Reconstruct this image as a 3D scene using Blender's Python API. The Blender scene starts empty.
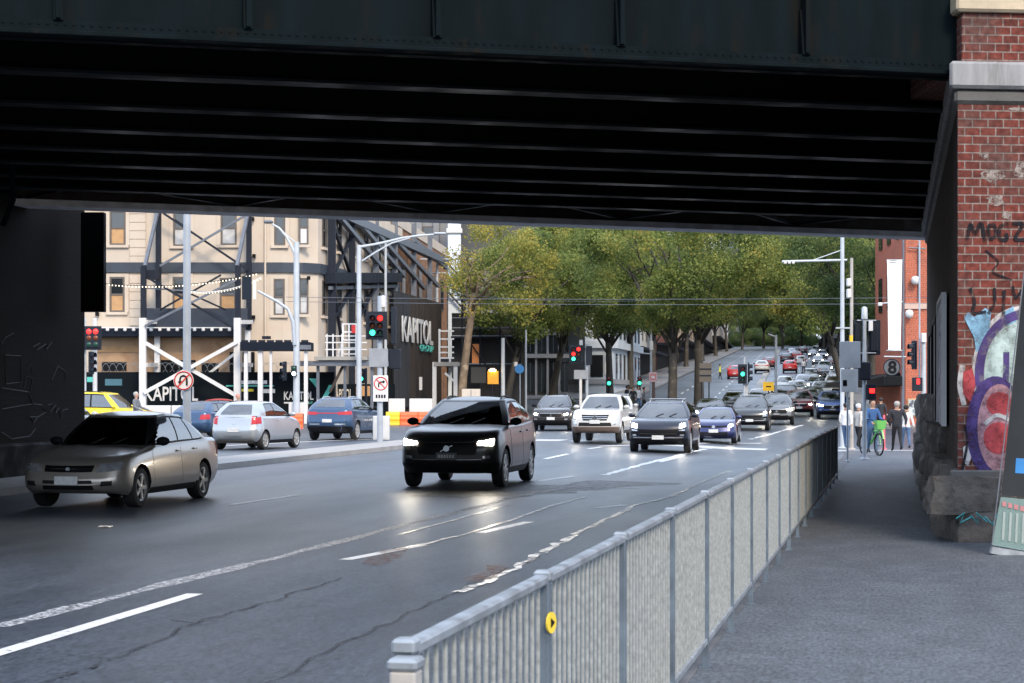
import bpy, bmesh, math, random
from mathutils import Vector, Matrix
from math import sin, cos, pi, sqrt, exp, atan2, tan
R = math.radians
rnd = random.Random(11)
scene = bpy.context.scene
COL = scene.collection
# ---------------------------------------------------------------- survey of the place
F, CX, HY, TH, CAMZ = 1900.0, 512.0, 395.0, R(11.5), 1.70
CS, SN = cos(TH), sin(TH)

def sstep(a, b, x):
    t = max(0., min(1., (x-a)/(b-a)))
    return t*t*(3-2*t)

def gz(x, y):
    s = 26. if y < 78 else 17.
    dip = -0.36*exp(-((y-78)/s)**2)*sstep(-12, -4, x)
    d = (y-116)/9.
    sp = 9*math.log1p(exp(d)) if d < 40 else y-116
    if y > 560:
        sp -= (y-560)*(1-exp(-(y-560)/200.))
    return dip+0.036*sp-.1*(1-sstep(18, 42, y))

def bend(x, y):
    d = (y-66)/6.
    return x-0.0545*(6*math.log1p(exp(d)) if d < 40 else y-66)

def at(px, D):
    r = (px-CX)/F*D
    return (r*CS-D*SN, r*SN+D*CS)

def zz(py, D): return CAMZ+(HY-py)/F*D
def W(px, py, D):
    x, y = at(px, D)
    return Vector((x, y, zz(py, D)))

def G(px, py, lift=0.):
    D = CAMZ*F/max(2., (py-HY))
    for _ in range(30):
        x, y = at(px, D)
        D = 0.5*D+0.5*(CAMZ-gz(x, y)-lift)*F/max(1., (py-HY))
    x, y = at(px, D)
    return Vector((x, y, gz(x, y)))

# ---------------------------------------------------------------- materials
MATS = {}
def nodes_of(m):
    m.use_nodes = True
    return m.node_tree.nodes, m.node_tree.links, m.node_tree.nodes['Principled BSDF']

def M(name, col, rough=.6, metal=0., var=.12, vs=3., bump=0., bs=30., coat=0., spec=.5, emit=None, es=0.,
      col2=None, c2s=1.5, c2lo=.5, c2hi=.65, stretch=None, coord='Object'):
    if name in MATS: return MATS[name]
    m = bpy.data.materials.new(name)
    n, l, b = nodes_of(m)
    b.inputs['Roughness'].default_value = rough
    b.inputs['Metallic'].default_value = metal
    b.inputs['Coat Weight'].default_value = coat
    b.inputs['Coat Roughness'].default_value = .10
    b.inputs['Specular IOR Level'].default_value = spec
    b.inputs['Base Color'].default_value = (*col, 1)
    if emit:
        b.inputs['Emission Color'].default_value = (*emit, 1)
        b.inputs['Emission Strength'].default_value = es
    tc = n.new('ShaderNodeTexCoord')
    vec = tc.outputs[coord]
    if stretch:
        mp = n.new('ShaderNodeMapping'); mp.inputs['Scale'].default_value = stretch
        l.new(vec, mp.inputs[0]); vec = mp.outputs[0]
    last = None
    if var > 0:
        t = n.new('ShaderNodeTexNoise'); t.inputs['Scale'].default_value = vs; t.inputs['Detail'].default_value = 6
        l.new(vec, t.inputs['Vector'])
        r = n.new('ShaderNodeMapRange')
        r.inputs['From Min'].default_value = .3; r.inputs['From Max'].default_value = .7
        r.inputs['To Min'].default_value = 1-var; r.inputs['To Max'].default_value = 1+var
        l.new(t.outputs['Fac'], r.inputs['Value'])
        x = n.new('ShaderNodeMix'); x.data_type = 'RGBA'; x.blend_type = 'MULTIPLY'
        x.inputs['Factor'].default_value = 1
        x.inputs['A'].default_value = (*col, 1)
        l.new(r.outputs[0], x.inputs['B'])
        last = x.outputs['Result']
        rr = n.new('ShaderNodeMapRange')
        rr.inputs['From Min'].default_value = .3; rr.inputs['From Max'].default_value = .7
        rr.inputs['To Min'].default_value = max(0.02, rough*(1-var)); rr.inputs['To Max'].default_value = min(1, rough*(1+var))
        l.new(t.outputs['Fac'], rr.inputs['Value']); l.new(rr.outputs[0], b.inputs['Roughness'])
    if col2:
        t2 = n.new('ShaderNodeTexNoise'); t2.inputs['Scale'].default_value = c2s; t2.inputs['Detail'].default_value = 7
        t2.inputs['Roughness'].default_value = .62
        l.new(vec, t2.inputs['Vector'])
        r2 = n.new('ShaderNodeMapRange')
        r2.inputs['From Min'].default_value = c2lo; r2.inputs['From Max'].default_value = c2hi
        l.new(t2.outputs['Fac'], r2.inputs['Value'])
        x2 = n.new('ShaderNodeMix'); x2.data_type = 'RGBA'
        if last: l.new(last, x2.inputs['A'])
        else: x2.inputs['A'].default_value = (*col, 1)
        x2.inputs['B'].default_value = (*col2, 1)
        l.new(r2.outputs[0], x2.inputs['Factor'])
        last = x2.outputs['Result']
    if last: l.new(last, b.inputs['Base Color'])
    if bump > 0:
        t3 = n.new('ShaderNodeTexNoise'); t3.inputs['Scale'].default_value = bs; t3.inputs['Detail'].default_value = 4
        l.new(vec, t3.inputs['Vector'])
        bp = n.new('ShaderNodeBump'); bp.inputs['Strength'].default_value = bump; bp.inputs['Distance'].default_value = .02
        l.new(t3.outputs['Fac'], bp.inputs['Height']); l.new(bp.outputs[0], b.inputs['Normal'])
    MATS[name] = m
    return m

def paint(name, col, metal=.35, rough=.32, coat=.55, spec=.5):
    return M(name, col, rough=rough, metal=metal, var=.05, vs=1.2, coat=coat, spec=spec)

def lamp_mat(name, col, es):
    return M(name, col, rough=.3, var=0, emit=col, es=es)

def brick_mat(name, c1, c2, mortar, stain=(.05, .045, .045), scale=1.):
    if name in MATS: return MATS[name]
    m = bpy.data.materials.new(name); n, l, b = nodes_of(m)
    uv = n.new('ShaderNodeUVMap')
    br = n.new('ShaderNodeTexBrick')
    br.inputs['Scale'].default_value = 1
    br.inputs['Brick Width'].default_value = .185*scale; br.inputs['Row Height'].default_value = .098*scale
    br.inputs['Mortar Size'].default_value = .009*scale; br.inputs['Mortar Smooth'].default_value = .3
    br.inputs['Bias'].default_value = -.2
    br.inputs['Color1'].default_value = (*c1, 1); br.inputs['Color2'].default_value = (*c2, 1)
    br.inputs['Mortar'].default_value = (*mortar, 1)
    l.new(uv.outputs[0], br.inputs['Vector'])
    t = n.new('ShaderNodeTexNoise'); t.inputs['Scale'].default_value = 1.3; t.inputs['Detail'].default_value = 8
    l.new(uv.outputs[0], t.inputs['Vector'])
    r = n.new('ShaderNodeMapRange'); r.inputs['From Min'].default_value = .48; r.inputs['From Max'].default_value = .75
    r.inputs['To Max'].default_value = .85
    l.new(t.outputs['Fac'], r.inputs['Value'])
    x = n.new('ShaderNodeMix'); x.data_type = 'RGBA'
    l.new(r.outputs[0], x.inputs['Factor']); l.new(br.outputs['Color'], x.inputs['A']); x.inputs['B'].default_value = (*stain, 1)
    t2 = n.new('ShaderNodeTexNoise'); t2.inputs['Scale'].default_value = 14; t2.inputs['Detail'].default_value = 5
    l.new(uv.outputs[0], t2.inputs['Vector'])
    r2 = n.new('ShaderNodeMapRange'); r2.inputs['From Min'].default_value = .3; r2.inputs['From Max'].default_value = .7
    r2.inputs['To Min'].default_value = .6; r2.inputs['To Max'].default_value = 1.3
    l.new(t2.outputs['Fac'], r2.inputs['Value'])
    x2 = n.new('ShaderNodeMix'); x2.data_type = 'RGBA'; x2.blend_type = 'MULTIPLY'; x2.inputs['Factor'].default_value = 1
    l.new(x.outputs['Result'], x2.inputs['A']); l.new(r2.outputs[0], x2.inputs['B'])
    l.new(x2.outputs['Result'], b.inputs['Base Color'])
    bp = n.new('ShaderNodeBump'); bp.inputs['Strength'].default_value = .5; bp.inputs['Distance'].default_value = .01
    bp.invert = True
    l.new(br.outputs['Fac'], bp.inputs['Height']); l.new(bp.outputs[0], b.inputs['Normal'])
    b.inputs['Roughness'].default_value = .85; b.inputs['Specular IOR Level'].default_value = .15
    MATS[name] = m
    return m

def asphalt_mat(name, col, light, rough, streak=True):
    m = bpy.data.materials.new(name); n, l, b = nodes_of(m)
    g = n.new('ShaderNodeNewGeometry')
    def noise(scale, detail=6, stretch=None, rough_=.55):
        t = n.new('ShaderNodeTexNoise'); t.inputs['Scale'].default_value = scale; t.inputs['Detail'].default_value = detail
        t.inputs['Roughness'].default_value = rough_
        v = g.outputs['Position']
        if stretch:
            mp = n.new('ShaderNodeMapping'); mp.inputs['Scale'].default_value = stretch
            l.new(v, mp.inputs[0]); v = mp.outputs[0]
        l.new(v, t.inputs['Vector']); return t.outputs['Fac']
    def rng(v, a, b_, c, d):
        r = n.new('ShaderNodeMapRange')
        for k, q in zip(('From Min', 'From Max', 'To Min', 'To Max'), (a, b_, c, d)): r.inputs[k].default_value = q
        l.new(v, r.inputs['Value']); return r.outputs[0]
    def mix(f, a, b_, mode='MIX'):
        x = n.new('ShaderNodeMix'); x.data_type = 'RGBA'; x.blend_type = mode
        if isinstance(f, float): x.inputs['Factor'].default_value = f
        else: l.new(f, x.inputs['Factor'])
        for k, q in (('A', a), ('B', b_)):
            if isinstance(q, tuple): x.inputs[k].default_value = (*q, 1)
            else: l.new(q, x.inputs[k])
        return x.outputs['Result']
    patch = rng(noise(.35, 5, (1, .25, 1) if streak else (1, .4, 1)), .36, .66, 0, 1)
    c = mix(patch, col, light)
    tracks = rng(noise(.9, 3, (1, .02, 1)), .35, .65, .9, 1.1) if streak else rng(noise(2., 4), .3, .7, .88, 1.12)
    c = mix(1., c, tracks, 'MULTIPLY')
    grit = rng(noise(34, 3, (1, .3, 1), .8), .32, .68, .5, 1.5)
    c = mix(1., c, grit, 'MULTIPLY')
    spots = rng(noise(9, 4), .66, .72, 1, .62)
    c = mix(1., c, spots, 'MULTIPLY')
    stain = rng(noise(2.6, 8, (1, .35, 1), .7), .40, .62, .86, 1.06)
    c = mix(1., c, stain, 'MULTIPLY')
    gum = rng(noise(22, 1), .76, .78, 0, .5)
    c = mix(gum, c, (.16, .165, .17))
    l.new(c, b.inputs['Base Color']); b.inputs['Specular IOR Level'].default_value = .36
    l.new(rng(noise(.5, 5, (1, .2, 1)), .35, .65, rough-.03, rough+.05), b.inputs['Roughness'])
    bp = n.new('ShaderNodeBump'); bp.inputs['Strength'].default_value = .35; bp.inputs['Distance'].default_value = .006
    l.new(noise(90, 2), bp.inputs['Height']); l.new(bp.outputs[0], b.inputs['Normal'])
    MATS[name] = m
    return m

def worn_mat(name, col, thr=.5, sc=7., rough=.45, soft=.04):
    m = bpy.data.materials.new(name); n, l, b = nodes_of(m)
    b.inputs['Base Color'].default_value = (*col, 1); b.inputs['Roughness'].default_value = rough
    g = n.new('ShaderNodeNewGeometry')
    t = n.new('ShaderNodeTexNoise'); t.inputs['Scale'].default_value = sc; t.inputs['Detail'].default_value = 8
    t.inputs['Roughness'].default_value = .7
    l.new(g.outputs['Position'], t.inputs['Vector'])
    r = n.new('ShaderNodeMapRange'); r.inputs['From Min'].default_value = thr-soft; r.inputs['From Max'].default_value = thr+soft
    l.new(t.outputs['Fac'], r.inputs['Value']); l.new(r.outputs[0], b.inputs['Alpha'])
    MATS[name] = m
    return m

# ---------------------------------------------------------------- mesh helpers
class MB:
    def __init__(s): s.v = []; s.f = []; s.m = []
    def add(s, vs, fs, mi=0):
        o = len(s.v); s.v += [tuple(v) for v in vs]
        for f in fs: s.f.append([i+o for i in f]); s.m.append(mi)
        return s
    def box(s, x0, x1, y0, y1, z0, z1, mi=0, mat=None):
        vs = [Vector((x, y, z)) for z in (z0, z1) for y in (y0, y1) for x in (x0, x1)]
        if mat: vs = [mat @ v for v in vs]
        return s.add(vs, [(0, 2, 3, 1), (4, 5, 7, 6), (0, 1, 5, 4), (2, 6, 7, 3), (0, 4, 6, 2), (1, 3, 7, 5)], mi)
    def bar(s, p, q, w, h=None, mi=0, up=Vector((0, 0, 1))):
        p, q = Vector(p), Vector(q); d = (q-p)
        h = h or w
        a = d.normalized(); b = a.cross(up)
        if b.length < 1e-3: b = a.cross(Vector((0, 1, 0)))
        b.normalize(); c = b.cross(a)
        vs = [e+b*i*w/2+c*j*h/2 for e in (p, q) for i, j in ((-1, -1), (1, -1), (1, 1), (-1, 1))]
        return s.add(vs, [(3, 2, 1, 0), (4, 5, 6, 7), (0, 1, 5, 4), (1, 2, 6, 5), (2, 3, 7, 6), (3, 0, 4, 7)], mi)
    def tube(s, pts, r, n=8, mi=0):
        pts = [Vector(p) for p in pts]; rs = r if isinstance(r, (list, tuple)) else [r]*len(pts)
        vs = []; fs = []
        pb = None
        for i, p in enumerate(pts):
            d = (pts[min(i+1, len(pts)-1)]-pts[max(i-1, 0)]).normalized()
            if pb is None:
                ref = Vector((0, 0, 1)) if abs(d.z) < .9 else Vector((1, 0, 0))
                b = d.cross(ref).normalized()
            else:
                b = (pb-d*pb.dot(d)).normalized()
            pb = b; c = d.cross(b)
            for k in range(n):
                a = 2*pi*k/n
                vs.append(p+(b*cos(a)+c*sin(a))*rs[i])
        for i in range(len(pts)-1):
            for k in range(n):
                k2 = (k+1) % n
                fs.append((i*n+k, i*n+k2, (i+1)*n+k2, (i+1)*n+k))
        fs.append(tuple(range(n-1, -1, -1))); fs.append(tuple(range((len(pts)-1)*n, len(pts)*n)))
        return s.add(vs, fs, mi)
    def lathe(s, prof, n=16, mat=None, mi=0, cap=True):
        vs = []; fs = []
        for r, z in prof:
            for k in range(n):
                a = 2*pi*k/n
                v = Vector((r*cos(a), r*sin(a), z)); vs.append(mat @ v if mat else v)
        for i in range(len(prof)-1):
            for k in range(n):
                k2 = (k+1) % n
                fs.append((i*n+k, i*n+k2, (i+1)*n+k2, (i+1)*n+k))
        if cap:
            fs.append(tuple(range(n-1, -1, -1))); fs.append(tuple(range((len(prof)-1)*n, len(prof)*n)))
        return s.add(vs, fs, mi)
    def prism(s, poly, fn, d0, d1, mi=0):
        """poly of (a,b); fn(a,b,d)->point; d0 is the front"""
        n = len(poly)
        vs = [fn(a, b, d0) for a, b in poly]+[fn(a, b, d1) for a, b in poly]
        fs = [tuple(range(n)), tuple(range(2*n-1, n-1, -1))]+[(i, i+n, (i+1) % n+n, (i+1) % n) for i in range(n)]
        return s.add(vs, fs, mi)
    def disc(s, c, r, nrm, t=.01, n=16, mi=0):
        q = Vector(nrm).normalized().to_track_quat('Z', 'Y').to_matrix().to_4x4()
        return s.lathe([(r, 0), (r, t)], n, Matrix.Translation(Vector(c)) @ q, mi)
    def build(s, name, mats, parent=None, smooth=None, bevel=0., segs=1, fix=True, uv=True, weld=False):
        me = bpy.data.meshes.new(name)
        me.from_pydata(s.v, [], s.f)
        if not isinstance(mats, (list, tuple)): mats = [mats]
        for m in mats: me.materials.append(m)
        me.polygons.foreach_set('material_index', s.m)
        if fix or bevel or weld:
            bm = bmesh.new(); bm.from_mesh(me)
            if weld: bmesh.ops.remove_doubles(bm, verts=bm.verts, dist=1e-4)
            if fix: bmesh.ops.recalc_face_normals(bm, faces=bm.faces)
            if bevel:
                bmesh.ops.bevel(bm, geom=[e for e in bm.edges if len(e.link_faces) == 2 and e.calc_face_angle(0) > .5],
                                offset=bevel, segments=segs, affect='EDGES', clamp_overlap=True)
            bm.to_mesh(me); bm.free()
        if smooth is not None:
            me.polygons.foreach_set('use_smooth', [True]*len(me.polygons))
            me.set_sharp_from_angle(angle=R(smooth))
        if uv: box_uv(me)
        return link(name, me, parent)

def box_uv(me):
    l = me.uv_layers.new(name='UVMap')
    for p in me.polygons:
        nrm = p.normal
        if abs(nrm.z) > .8: t, b = Vector((1, 0, 0)), Vector((0, 1, 0))
        else:
            t = Vector((0, 0, 1)).cross(nrm).normalized(); b = Vector((0, 0, 1))
        for li in p.loop_indices:
            v = me.vertices[me.loops[li].vertex_index].co
            l.data[li].uv = (v.dot(t), v.dot(b))

def link(name, me, parent=None):
    o = bpy.data.objects.new(name, me); COL.objects.link(o)
    if parent: o.parent = parent
    return o

def thing(name, label, cat, loc=(0, 0, 0), rz=0., group=None):
    o = bpy.data.objects.new(name, None); COL.objects.link(o)
    o.empty_display_size = .2
    o.location = loc; o.rotation_euler = (0, 0, rz)
    return tag(o, label, cat, group)

def tag(o, label, cat, group=None):
    o['label'] = label; o['category'] = cat
    if group: o['group'] = group
    return o

def setting(o):
    o['kind'] = 'structure'; return o

def dup(o, parent=None):
    c = o.copy(); COL.objects.link(c)
    if parent: c.parent = parent
    for ch in list(o.children): dup(ch, c)
    return c

def repaint(o, old, new):
    for x in [o]+list(o.children_recursive):
        for sl in x.material_slots:
            if sl.material == old:
                sl.link = 'OBJECT'; sl.material = new

def text(s, name, mat, parent, x, y, z, w, h, depth=.02, shear=0., bold=0.):
    """raised lettering in the local x/z plane facing -y, lower left corner at x,z, fitted to w by h"""
    cu = bpy.data.curves.new('lettering', 'FONT'); cu.body = s; cu.extrude = .5; cu.offset = bold
    cu.resolution_u = 3
    o = bpy.data.objects.new('lettering', cu); COL.objects.link(o)
    bpy.context.view_layer.update()
    me = bpy.data.meshes.new_from_object(o.evaluated_get(bpy.context.evaluated_depsgraph_get()))
    bpy.data.objects.remove(o); bpy.data.curves.remove(cu)
    xs = [v.co.x for v in me.vertices]; ys = [v.co.y for v in me.vertices]
    x0, x1, y0, y1 = min(xs), max(xs), min(ys), max(ys)
    for v in me.vertices:
        a = (v.co.x-x0)/(x1-x0); b = (v.co.y-y0)/(y1-y0)
        v.co = Vector((x+a*w+shear*b*h, y-v.co.z*depth, z+b*h))
    me.materials.clear(); me.materials.append(mat)
    return link(name, me, parent)

def frame(px, D, name, label, cat, group=None, z=0., rz=None):
    x, y = at(px, D)
    return thing(name, label, cat, (x, y, z), TH if rz is None else rz, group)

class Fr:
    """local metres (camera aligned yaw) of survey points round a root at (px0, D)"""
    def __init__(s, px0, D): s.px0, s.D = px0, D
    def x(s, px, dy=0.): return ((px-CX)*(s.D+dy)-(s.px0-CX)*s.D)/F
    def z(s, py, dy=0.): return zz(py, s.D+dy)
    def p(s, px, py, dy=0.): return Vector((s.x(px, dy), dy, s.z(py, dy)))

# ---------------------------------------------------------------- camera, sky, sun
cam = bpy.data.cameras.new('camera'); camo = bpy.data.objects.new('camera', cam); COL.objects.link(camo)
camo.location = (0, 0, CAMZ); camo.rotation_euler = (R(90), 0, TH)
cam.sensor_width = 36; cam.lens = 36*F/1024
cam.shift_y = (HY-341.5)/1024
cam.clip_start = .1; cam.clip_end = 4000
cam.dof.use_dof = True; cam.dof.focus_distance = 42; cam.dof.aperture_fstop = 13
scene.camera = camo
SUN_EL, SUN_AZ = 38., 150.      # azimuth clockwise from +Y: behind the camera, a little to the right
wd = bpy.data.worlds.new('World'); scene.world = wd; wd.use_nodes = True
wn = wd.node_tree.nodes; wl = wd.node_tree.links
sky = wn.new('ShaderNodeTexSky'); sky.sky_type = 'NISHITA'; sky.sun_disc = False
sky.sun_elevation = R(SUN_EL); sky.sun_rotation = R(SUN_AZ)
sky.air_density = 1.0; sky.dust_density = 1.5; sky.ozone_density = 1.0
# thin broken overcast over the clear sky
tcw = wn.new('ShaderNodeTexCoord'); ncl = wn.new('ShaderNodeTexNoise'); ncl.inputs['Scale'].default_value = 2.2; ncl.inputs['Detail'].default_value = 5
wl.new(tcw.outputs['Generated'], ncl.inputs['Vector'])
mrc = wn.new('ShaderNodeMapRange'); mrc.inputs['From Min'].default_value = .3; mrc.inputs['From Max'].default_value = .62
mrc.inputs['To Min'].default_value = .45; mrc.inputs['To Max'].default_value = .9
wl.new(ncl.outputs['Fac'], mrc.inputs['Value'])
mxc = wn.new('ShaderNodeMix'); mxc.data_type = 'RGBA'; mxc.inputs['B'].default_value = (4.5, 5.2, 6.4, 1)
wl.new(mrc.outputs[0], mxc.inputs['Factor']); wl.new(sky.outputs[0], mxc.inputs['A'])
wl.new(mxc.outputs['Result'], wn['Background'].inputs[0]); wn['Background'].inputs[1].default_value = .15
sun = bpy.data.lights.new('sun', 'SUN'); sun.energy = 1.3; sun.angle = R(14); sun.color = (1., .83, .62)
suno = bpy.data.objects.new('sun', sun); COL.objects.link(suno)
sd = Vector((sin(R(SUN_AZ))*cos(R(SUN_EL)), cos(R(SUN_AZ))*cos(R(SUN_EL)), sin(R(SUN_EL))))
suno.rotation_euler = sd.to_track_quat('Z', 'Y').to_euler(); suno.location = (20, -30, 60)
vs_ = scene.view_settings
vs_.view_transform = 'Standard'; vs_.look = 'None'; vs_.exposure = 1.42; vs_.gamma = 1
scene.cycles.use_denoising = True
scene.cycles.max_bounces = 7; scene.cycles.transparent_max_bounces = 12
scene.cycles.sample_clamp_indirect = 6
# ---------------------------------------------------------------- shared materials
CREAM = M('cream_render', (.49, .42, .345), .85, var=.08, vs=.6, bump=.1, bs=20, col2=(.46, .36, .27), c2s=.5, c2lo=.52, c2hi=.8)
STEELDK = M('dark_steel', (.014, .018, .028), .6, .0, var=.2, spec=.15)
STEELGR = M('grey_steel', (.12, .135, .165), .5, .3, var=.15)
WHITEP = M('white_paint', (.57, .57, .57), .5, var=.06)
GALV = M('galvanised_steel', (.31, .34, .37), .42, .55, var=.22, vs=9., bump=.05, bs=60)
POLEG = M('pole_grey', (.36, .40, .45), .5, .15, var=.12, vs=2.)
POLEW = M('pole_pale', (.42, .46, .50), .5, .1, var=.1, vs=2.)
BLACKP = M('black_plastic', (.006, .007, .009), .55, var=.1, spec=.12)
NAVYP = M('navy_black_paint', (.008, .012, .021), .6, var=.1, spec=.1)
HOARD = M('black_hoarding_paint', (.006, .009, .012), .7, var=.25, vs=.7, spec=.05)
TEAL = M('teal_paint', (.08, .42, .36), .6)
REDP = M('red_paint', (.6, .03, .03), .5)
ORANGEP = M('orange_plastic', (.80, .13, .04), .45, var=.12)
YELLOWP = M('yellow_plastic', (.80, .47, .02), .45, var=.1)
BLUES = M('blue_sign', (.03, .18, .45), .4)
GLASSD = M('dark_window_glass', (.012, .015, .02), .05, var=0, spec=1.0)
GLASSL = M('window_glass', (.03, .036, .04), .05, var=0, spec=.9)
PLY = M('plywood', (.42, .25, .12), .8, var=.15)
BLUESTONE = M('bluestone', (.085, .085, .09), .8, var=.3, vs=3, bump=.5, bs=12)
CONC = M('concrete', (.30, .29, .28), .85, var=.15, vs=2., bump=.15, bs=40)
RED_L = lamp_mat('red_lamp', (1., .012, .01), 2.6)
GREEN_L = lamp_mat('green_lamp', (.03, .9, .38), 2.2)
AMBER_OFF = M('amber_lens', (.14, .03, .005), .25, var=0)
RED_OFF = M('red_lens', (.09, .008, .006), .25, var=0)
GREEN_OFF = M('green_lens', (.006, .05, .03), .25, var=0)
WARM_L = lamp_mat('warm_lamp', (1., .7, .4), 4)

# ---------------------------------------------------------------- ground, footpaths, kerbs
ROAD = asphalt_mat('road_asphalt', (.043, .052, .067), (.068, .081, .101), .40)
PATH = asphalt_mat('footpath_asphalt', (.070, .079, .092), (.086, .097, .112), .62, False)
PAVE = asphalt_mat('pale_paving', (.13, .13, .135), (.19, .19, .19), .6, False)

def frange(a, b, n): return [a+(b-a)*i/n for i in range(n+1)]
xs = [-900, -500, -300, -200, -150]+frange(-120, 60, 60)+[80, 120, 200, 400, 900]
ys = [-500, -200, -80, -40]+frange(-20, 130, 75)+frange(140, 600, 46)+[640, 700, 800, 1000, 1400]
mb = MB(); nx = len(xs)
mb.add([(x, y, gz(x, y)) for y in ys for x in xs],
       [(j*nx+i, j*nx+i+1, (j+1)*nx+i+1, (j+1)*nx+i) for j in range(len(ys)-1) for i in range(nx-1)])
setting(mb.build('road', ROAD, smooth=60))

def slab(name, xl, xr, y0, y1, h, mat, n=None, bent=True, kerb=0.):
    """raised strip between two lateral lines, following the ground"""
    n = n or max(2, int((y1-y0)/3))
    mb = MB(); rows = []
    fl = xl if callable(xl) else (lambda y: xl); fr = xr if callable(xr) else (lambda y: xr)
    k = 6
    vs = []
    for y in frange(y0, y1, n):
        a, b = fl(y), fr(y)
        if bent: a, b = bend(a, y), bend(b, y)
        row = [(a, y, gz(a, y)-.2)]+[(a+(b-a)*i/k, y, gz(a+(b-a)*i/k, y)+h) for i in range(k+1)]+[(b, y, gz(b, y)-.2)]
        vs += row
    c = k+3
    fs = [(j*c+i, j*c+i+1, (j+1)*c+i+1, (j+1)*c+i) for j in range(n) for i in range(c-1)]
    fs += [tuple(range(c)), tuple(range(n*c, n*c+c))]
    mb.add(vs, fs)
    return setting(mb.build(name, mat, smooth=30))

slab('footpath', -1.22, 40, -40, 66, .10, PATH)
slab('kerb', -1.52, -1.22, -40, 66, .103, BLUESTONE)
slab('footpath', 1.2, 60, 106, 520, .10, PAVE)
slab('footpath', lambda y: 1.2-max(0, 0)-0, 60, 99, 106, .098, PAVE)
slab('kerb', .9, 1.2, 99, 520, .103, BLUESTONE)
slab('median', -16.9, -15.2, 20, 67, .13, CONC)
slab('median', -7.1, -6.4, 137, 480, .10, CONC)
slab('traffic_island', -6.7, -4.6, 110.5, 126, .10, CONC)
slab('traffic_island', -13, -9.2, 114, 148, .11, PAVE)
slab('footpath', -120, -31, 98.2, 104, .11, PAVE, bent=False)
slab('footpath', -60, -27.5, 104, 152, .11, PAVE)
slab('kerb', -27.5, -27.2, 104, 152, .114, BLUESTONE)
slab('footpath', -60, -16.6, 152, 480, .112, PAVE)
slab('kerb', -16.6, -16.3, 152, 480, .116, BLUESTONE)
slab('footpath', -140, -33, -40, 72, .10, PAVE, bent=False)
slab('pale_crossing', -13.5, 1.0, 69, 71.5, .006, worn_mat('pale_cement', (.45, .45, .44), .36), bent=False)

WHITEL = worn_mat('line_white', (.66, .66, .66), .36, 9., .34, .06)
WORNL = worn_mat('line_worn', (.50, .51, .54), .50, 26., .5, .06)

SILVER_W = worn_mat('joint_worn', (.66, .62, .56), .46)
SILVER_W.node_tree.nodes['Principled BSDF'].inputs['Roughness'].default_value = .25
TAR = worn_mat('tar_seam', (.026, .029, .034), .50, 12., .5, .1)
RUST = worn_mat('rust_stain', (.16, .085, .06), .56, 14., .7, .1)

def ribbon(name, pts, w, mat, lift=.004, jit=0., step=.6, g=True):
    P = [G(*p) for p in pts]; Q = []
    for a, b in zip(P, P[1:]):
        n = max(1, int((b-a).length/step))
        Q += [a.lerp(b, i/n) for i in range(n)]
    Q.append(P[-1])
    rr = random.Random(len(pts)*7+int(pts[0][0]))
    vs = []
    for i, p in enumerate(Q):
        d = (Q[min(i+1, len(Q)-1)]-Q[max(i-1, 0)]); d.z = 0; d.normalize()
        nrm = Vector((-d.y, d.x, 0))
        c = p+nrm*rr.uniform(-jit, jit)
        ww = w*(1+rr.uniform(-.4, .5)*(jit > 0))
        for sg in (-1, 1):
            q = c+nrm*sg*ww/2
            vs.append((q.x, q.y, gz(q.x, q.y)+lift))
    fs = [(2*i, 2*i+1, 2*i+3, 2*i+2) for i in range(len(Q)-1)]
    mb = MB().add(vs, fs)
    o = mb.build(name, mat)
    return setting(o)

for pts in ([(-80, 677), (195, 594)], [(345, 560), (423, 545)], [(480, 533), (529, 522)], [(230, 505), (299, 495)],
            [(545, 459), (568, 454)], [(596, 508), (625, 505)], [(540, 481), (575, 476)], [(660, 462), (684, 455.5)],
            [(690, 428), (712, 424)], [(452, 472), (478, 467)], [(588, 449), (602, 447)]):
    ribbon('lane_line', pts, .155, WHITEL)
ribbon('edge_line', [(605, 475), (660, 460), (700, 450), (740, 441), (775, 433), (803, 425)], .16, WHITEL, jit=.01)
ribbon('edge_line', [(0, 627), (100, 601), (200, 576), (300, 552), (380, 531), (440, 516), (500, 501), (590, 480)], .17, WORNL, jit=.03)
ribbon('joint_line', [(380, 553), (441, 541), (507, 522), (553, 506), (586, 497)], .07, SILVER_W, .008, jit=.035, step=.4)
ribbon('joint_line', [(460, 593), (516, 569), (544, 551), (591, 527), (635, 506), (671, 497), (708, 480), (729, 471)], .09, SILVER_W, .008, jit=.04, step=.3)
ribbon('joint_line', [(400, 535), (455, 520), (510, 505)], .05, SILVER_W, .008, jit=.02, step=.4)
ribbon('tar_seam', [(20, 695), (47, 682), (109, 661), (195, 624), (281, 598), (345, 578)], .028, TAR, .008, jit=.05, step=.25)
ribbon('tar_seam', [(109, 661), (70, 655)], .03, TAR, .008, jit=.02, step=.2)
ribbon('tar_seam', [(195, 624), (172, 620)], .03, TAR, .008, jit=.02, step=.2)
ribbon('tar_seam', [(262, 690), (312, 659), (398, 620), (470, 585), (540, 556)], .028, TAR, .009, jit=.04, step=.25)
ribbon('tar_seam', [(520, 497), (575, 488), (640, 489)], .10, TAR, .008, jit=.05, step=.4)
ribbon('rust_stain', [(368, 566), (405, 548)], .25, RUST, .012, jit=.05, step=.3)
ribbon('rust_stain', [(478, 582), (498, 566)], .2, RUST, .012, jit=.05, step=.3)
DPATCH = worn_mat('dark_asphalt_patch', (.026, .028, .033), .40, 5., .5, .12)
ribbon('asphalt_patch', [(430, 497), (520, 491), (645, 482)], 1.7, DPATCH, .003, jit=.15)
ribbon('stop_line', [(600, 446.5), (720, 443)], .3, WHITEL, .012)
ribbon('stop_line', [(728, 443.5), (815, 441)], .35, WHITEL, .012)
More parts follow.
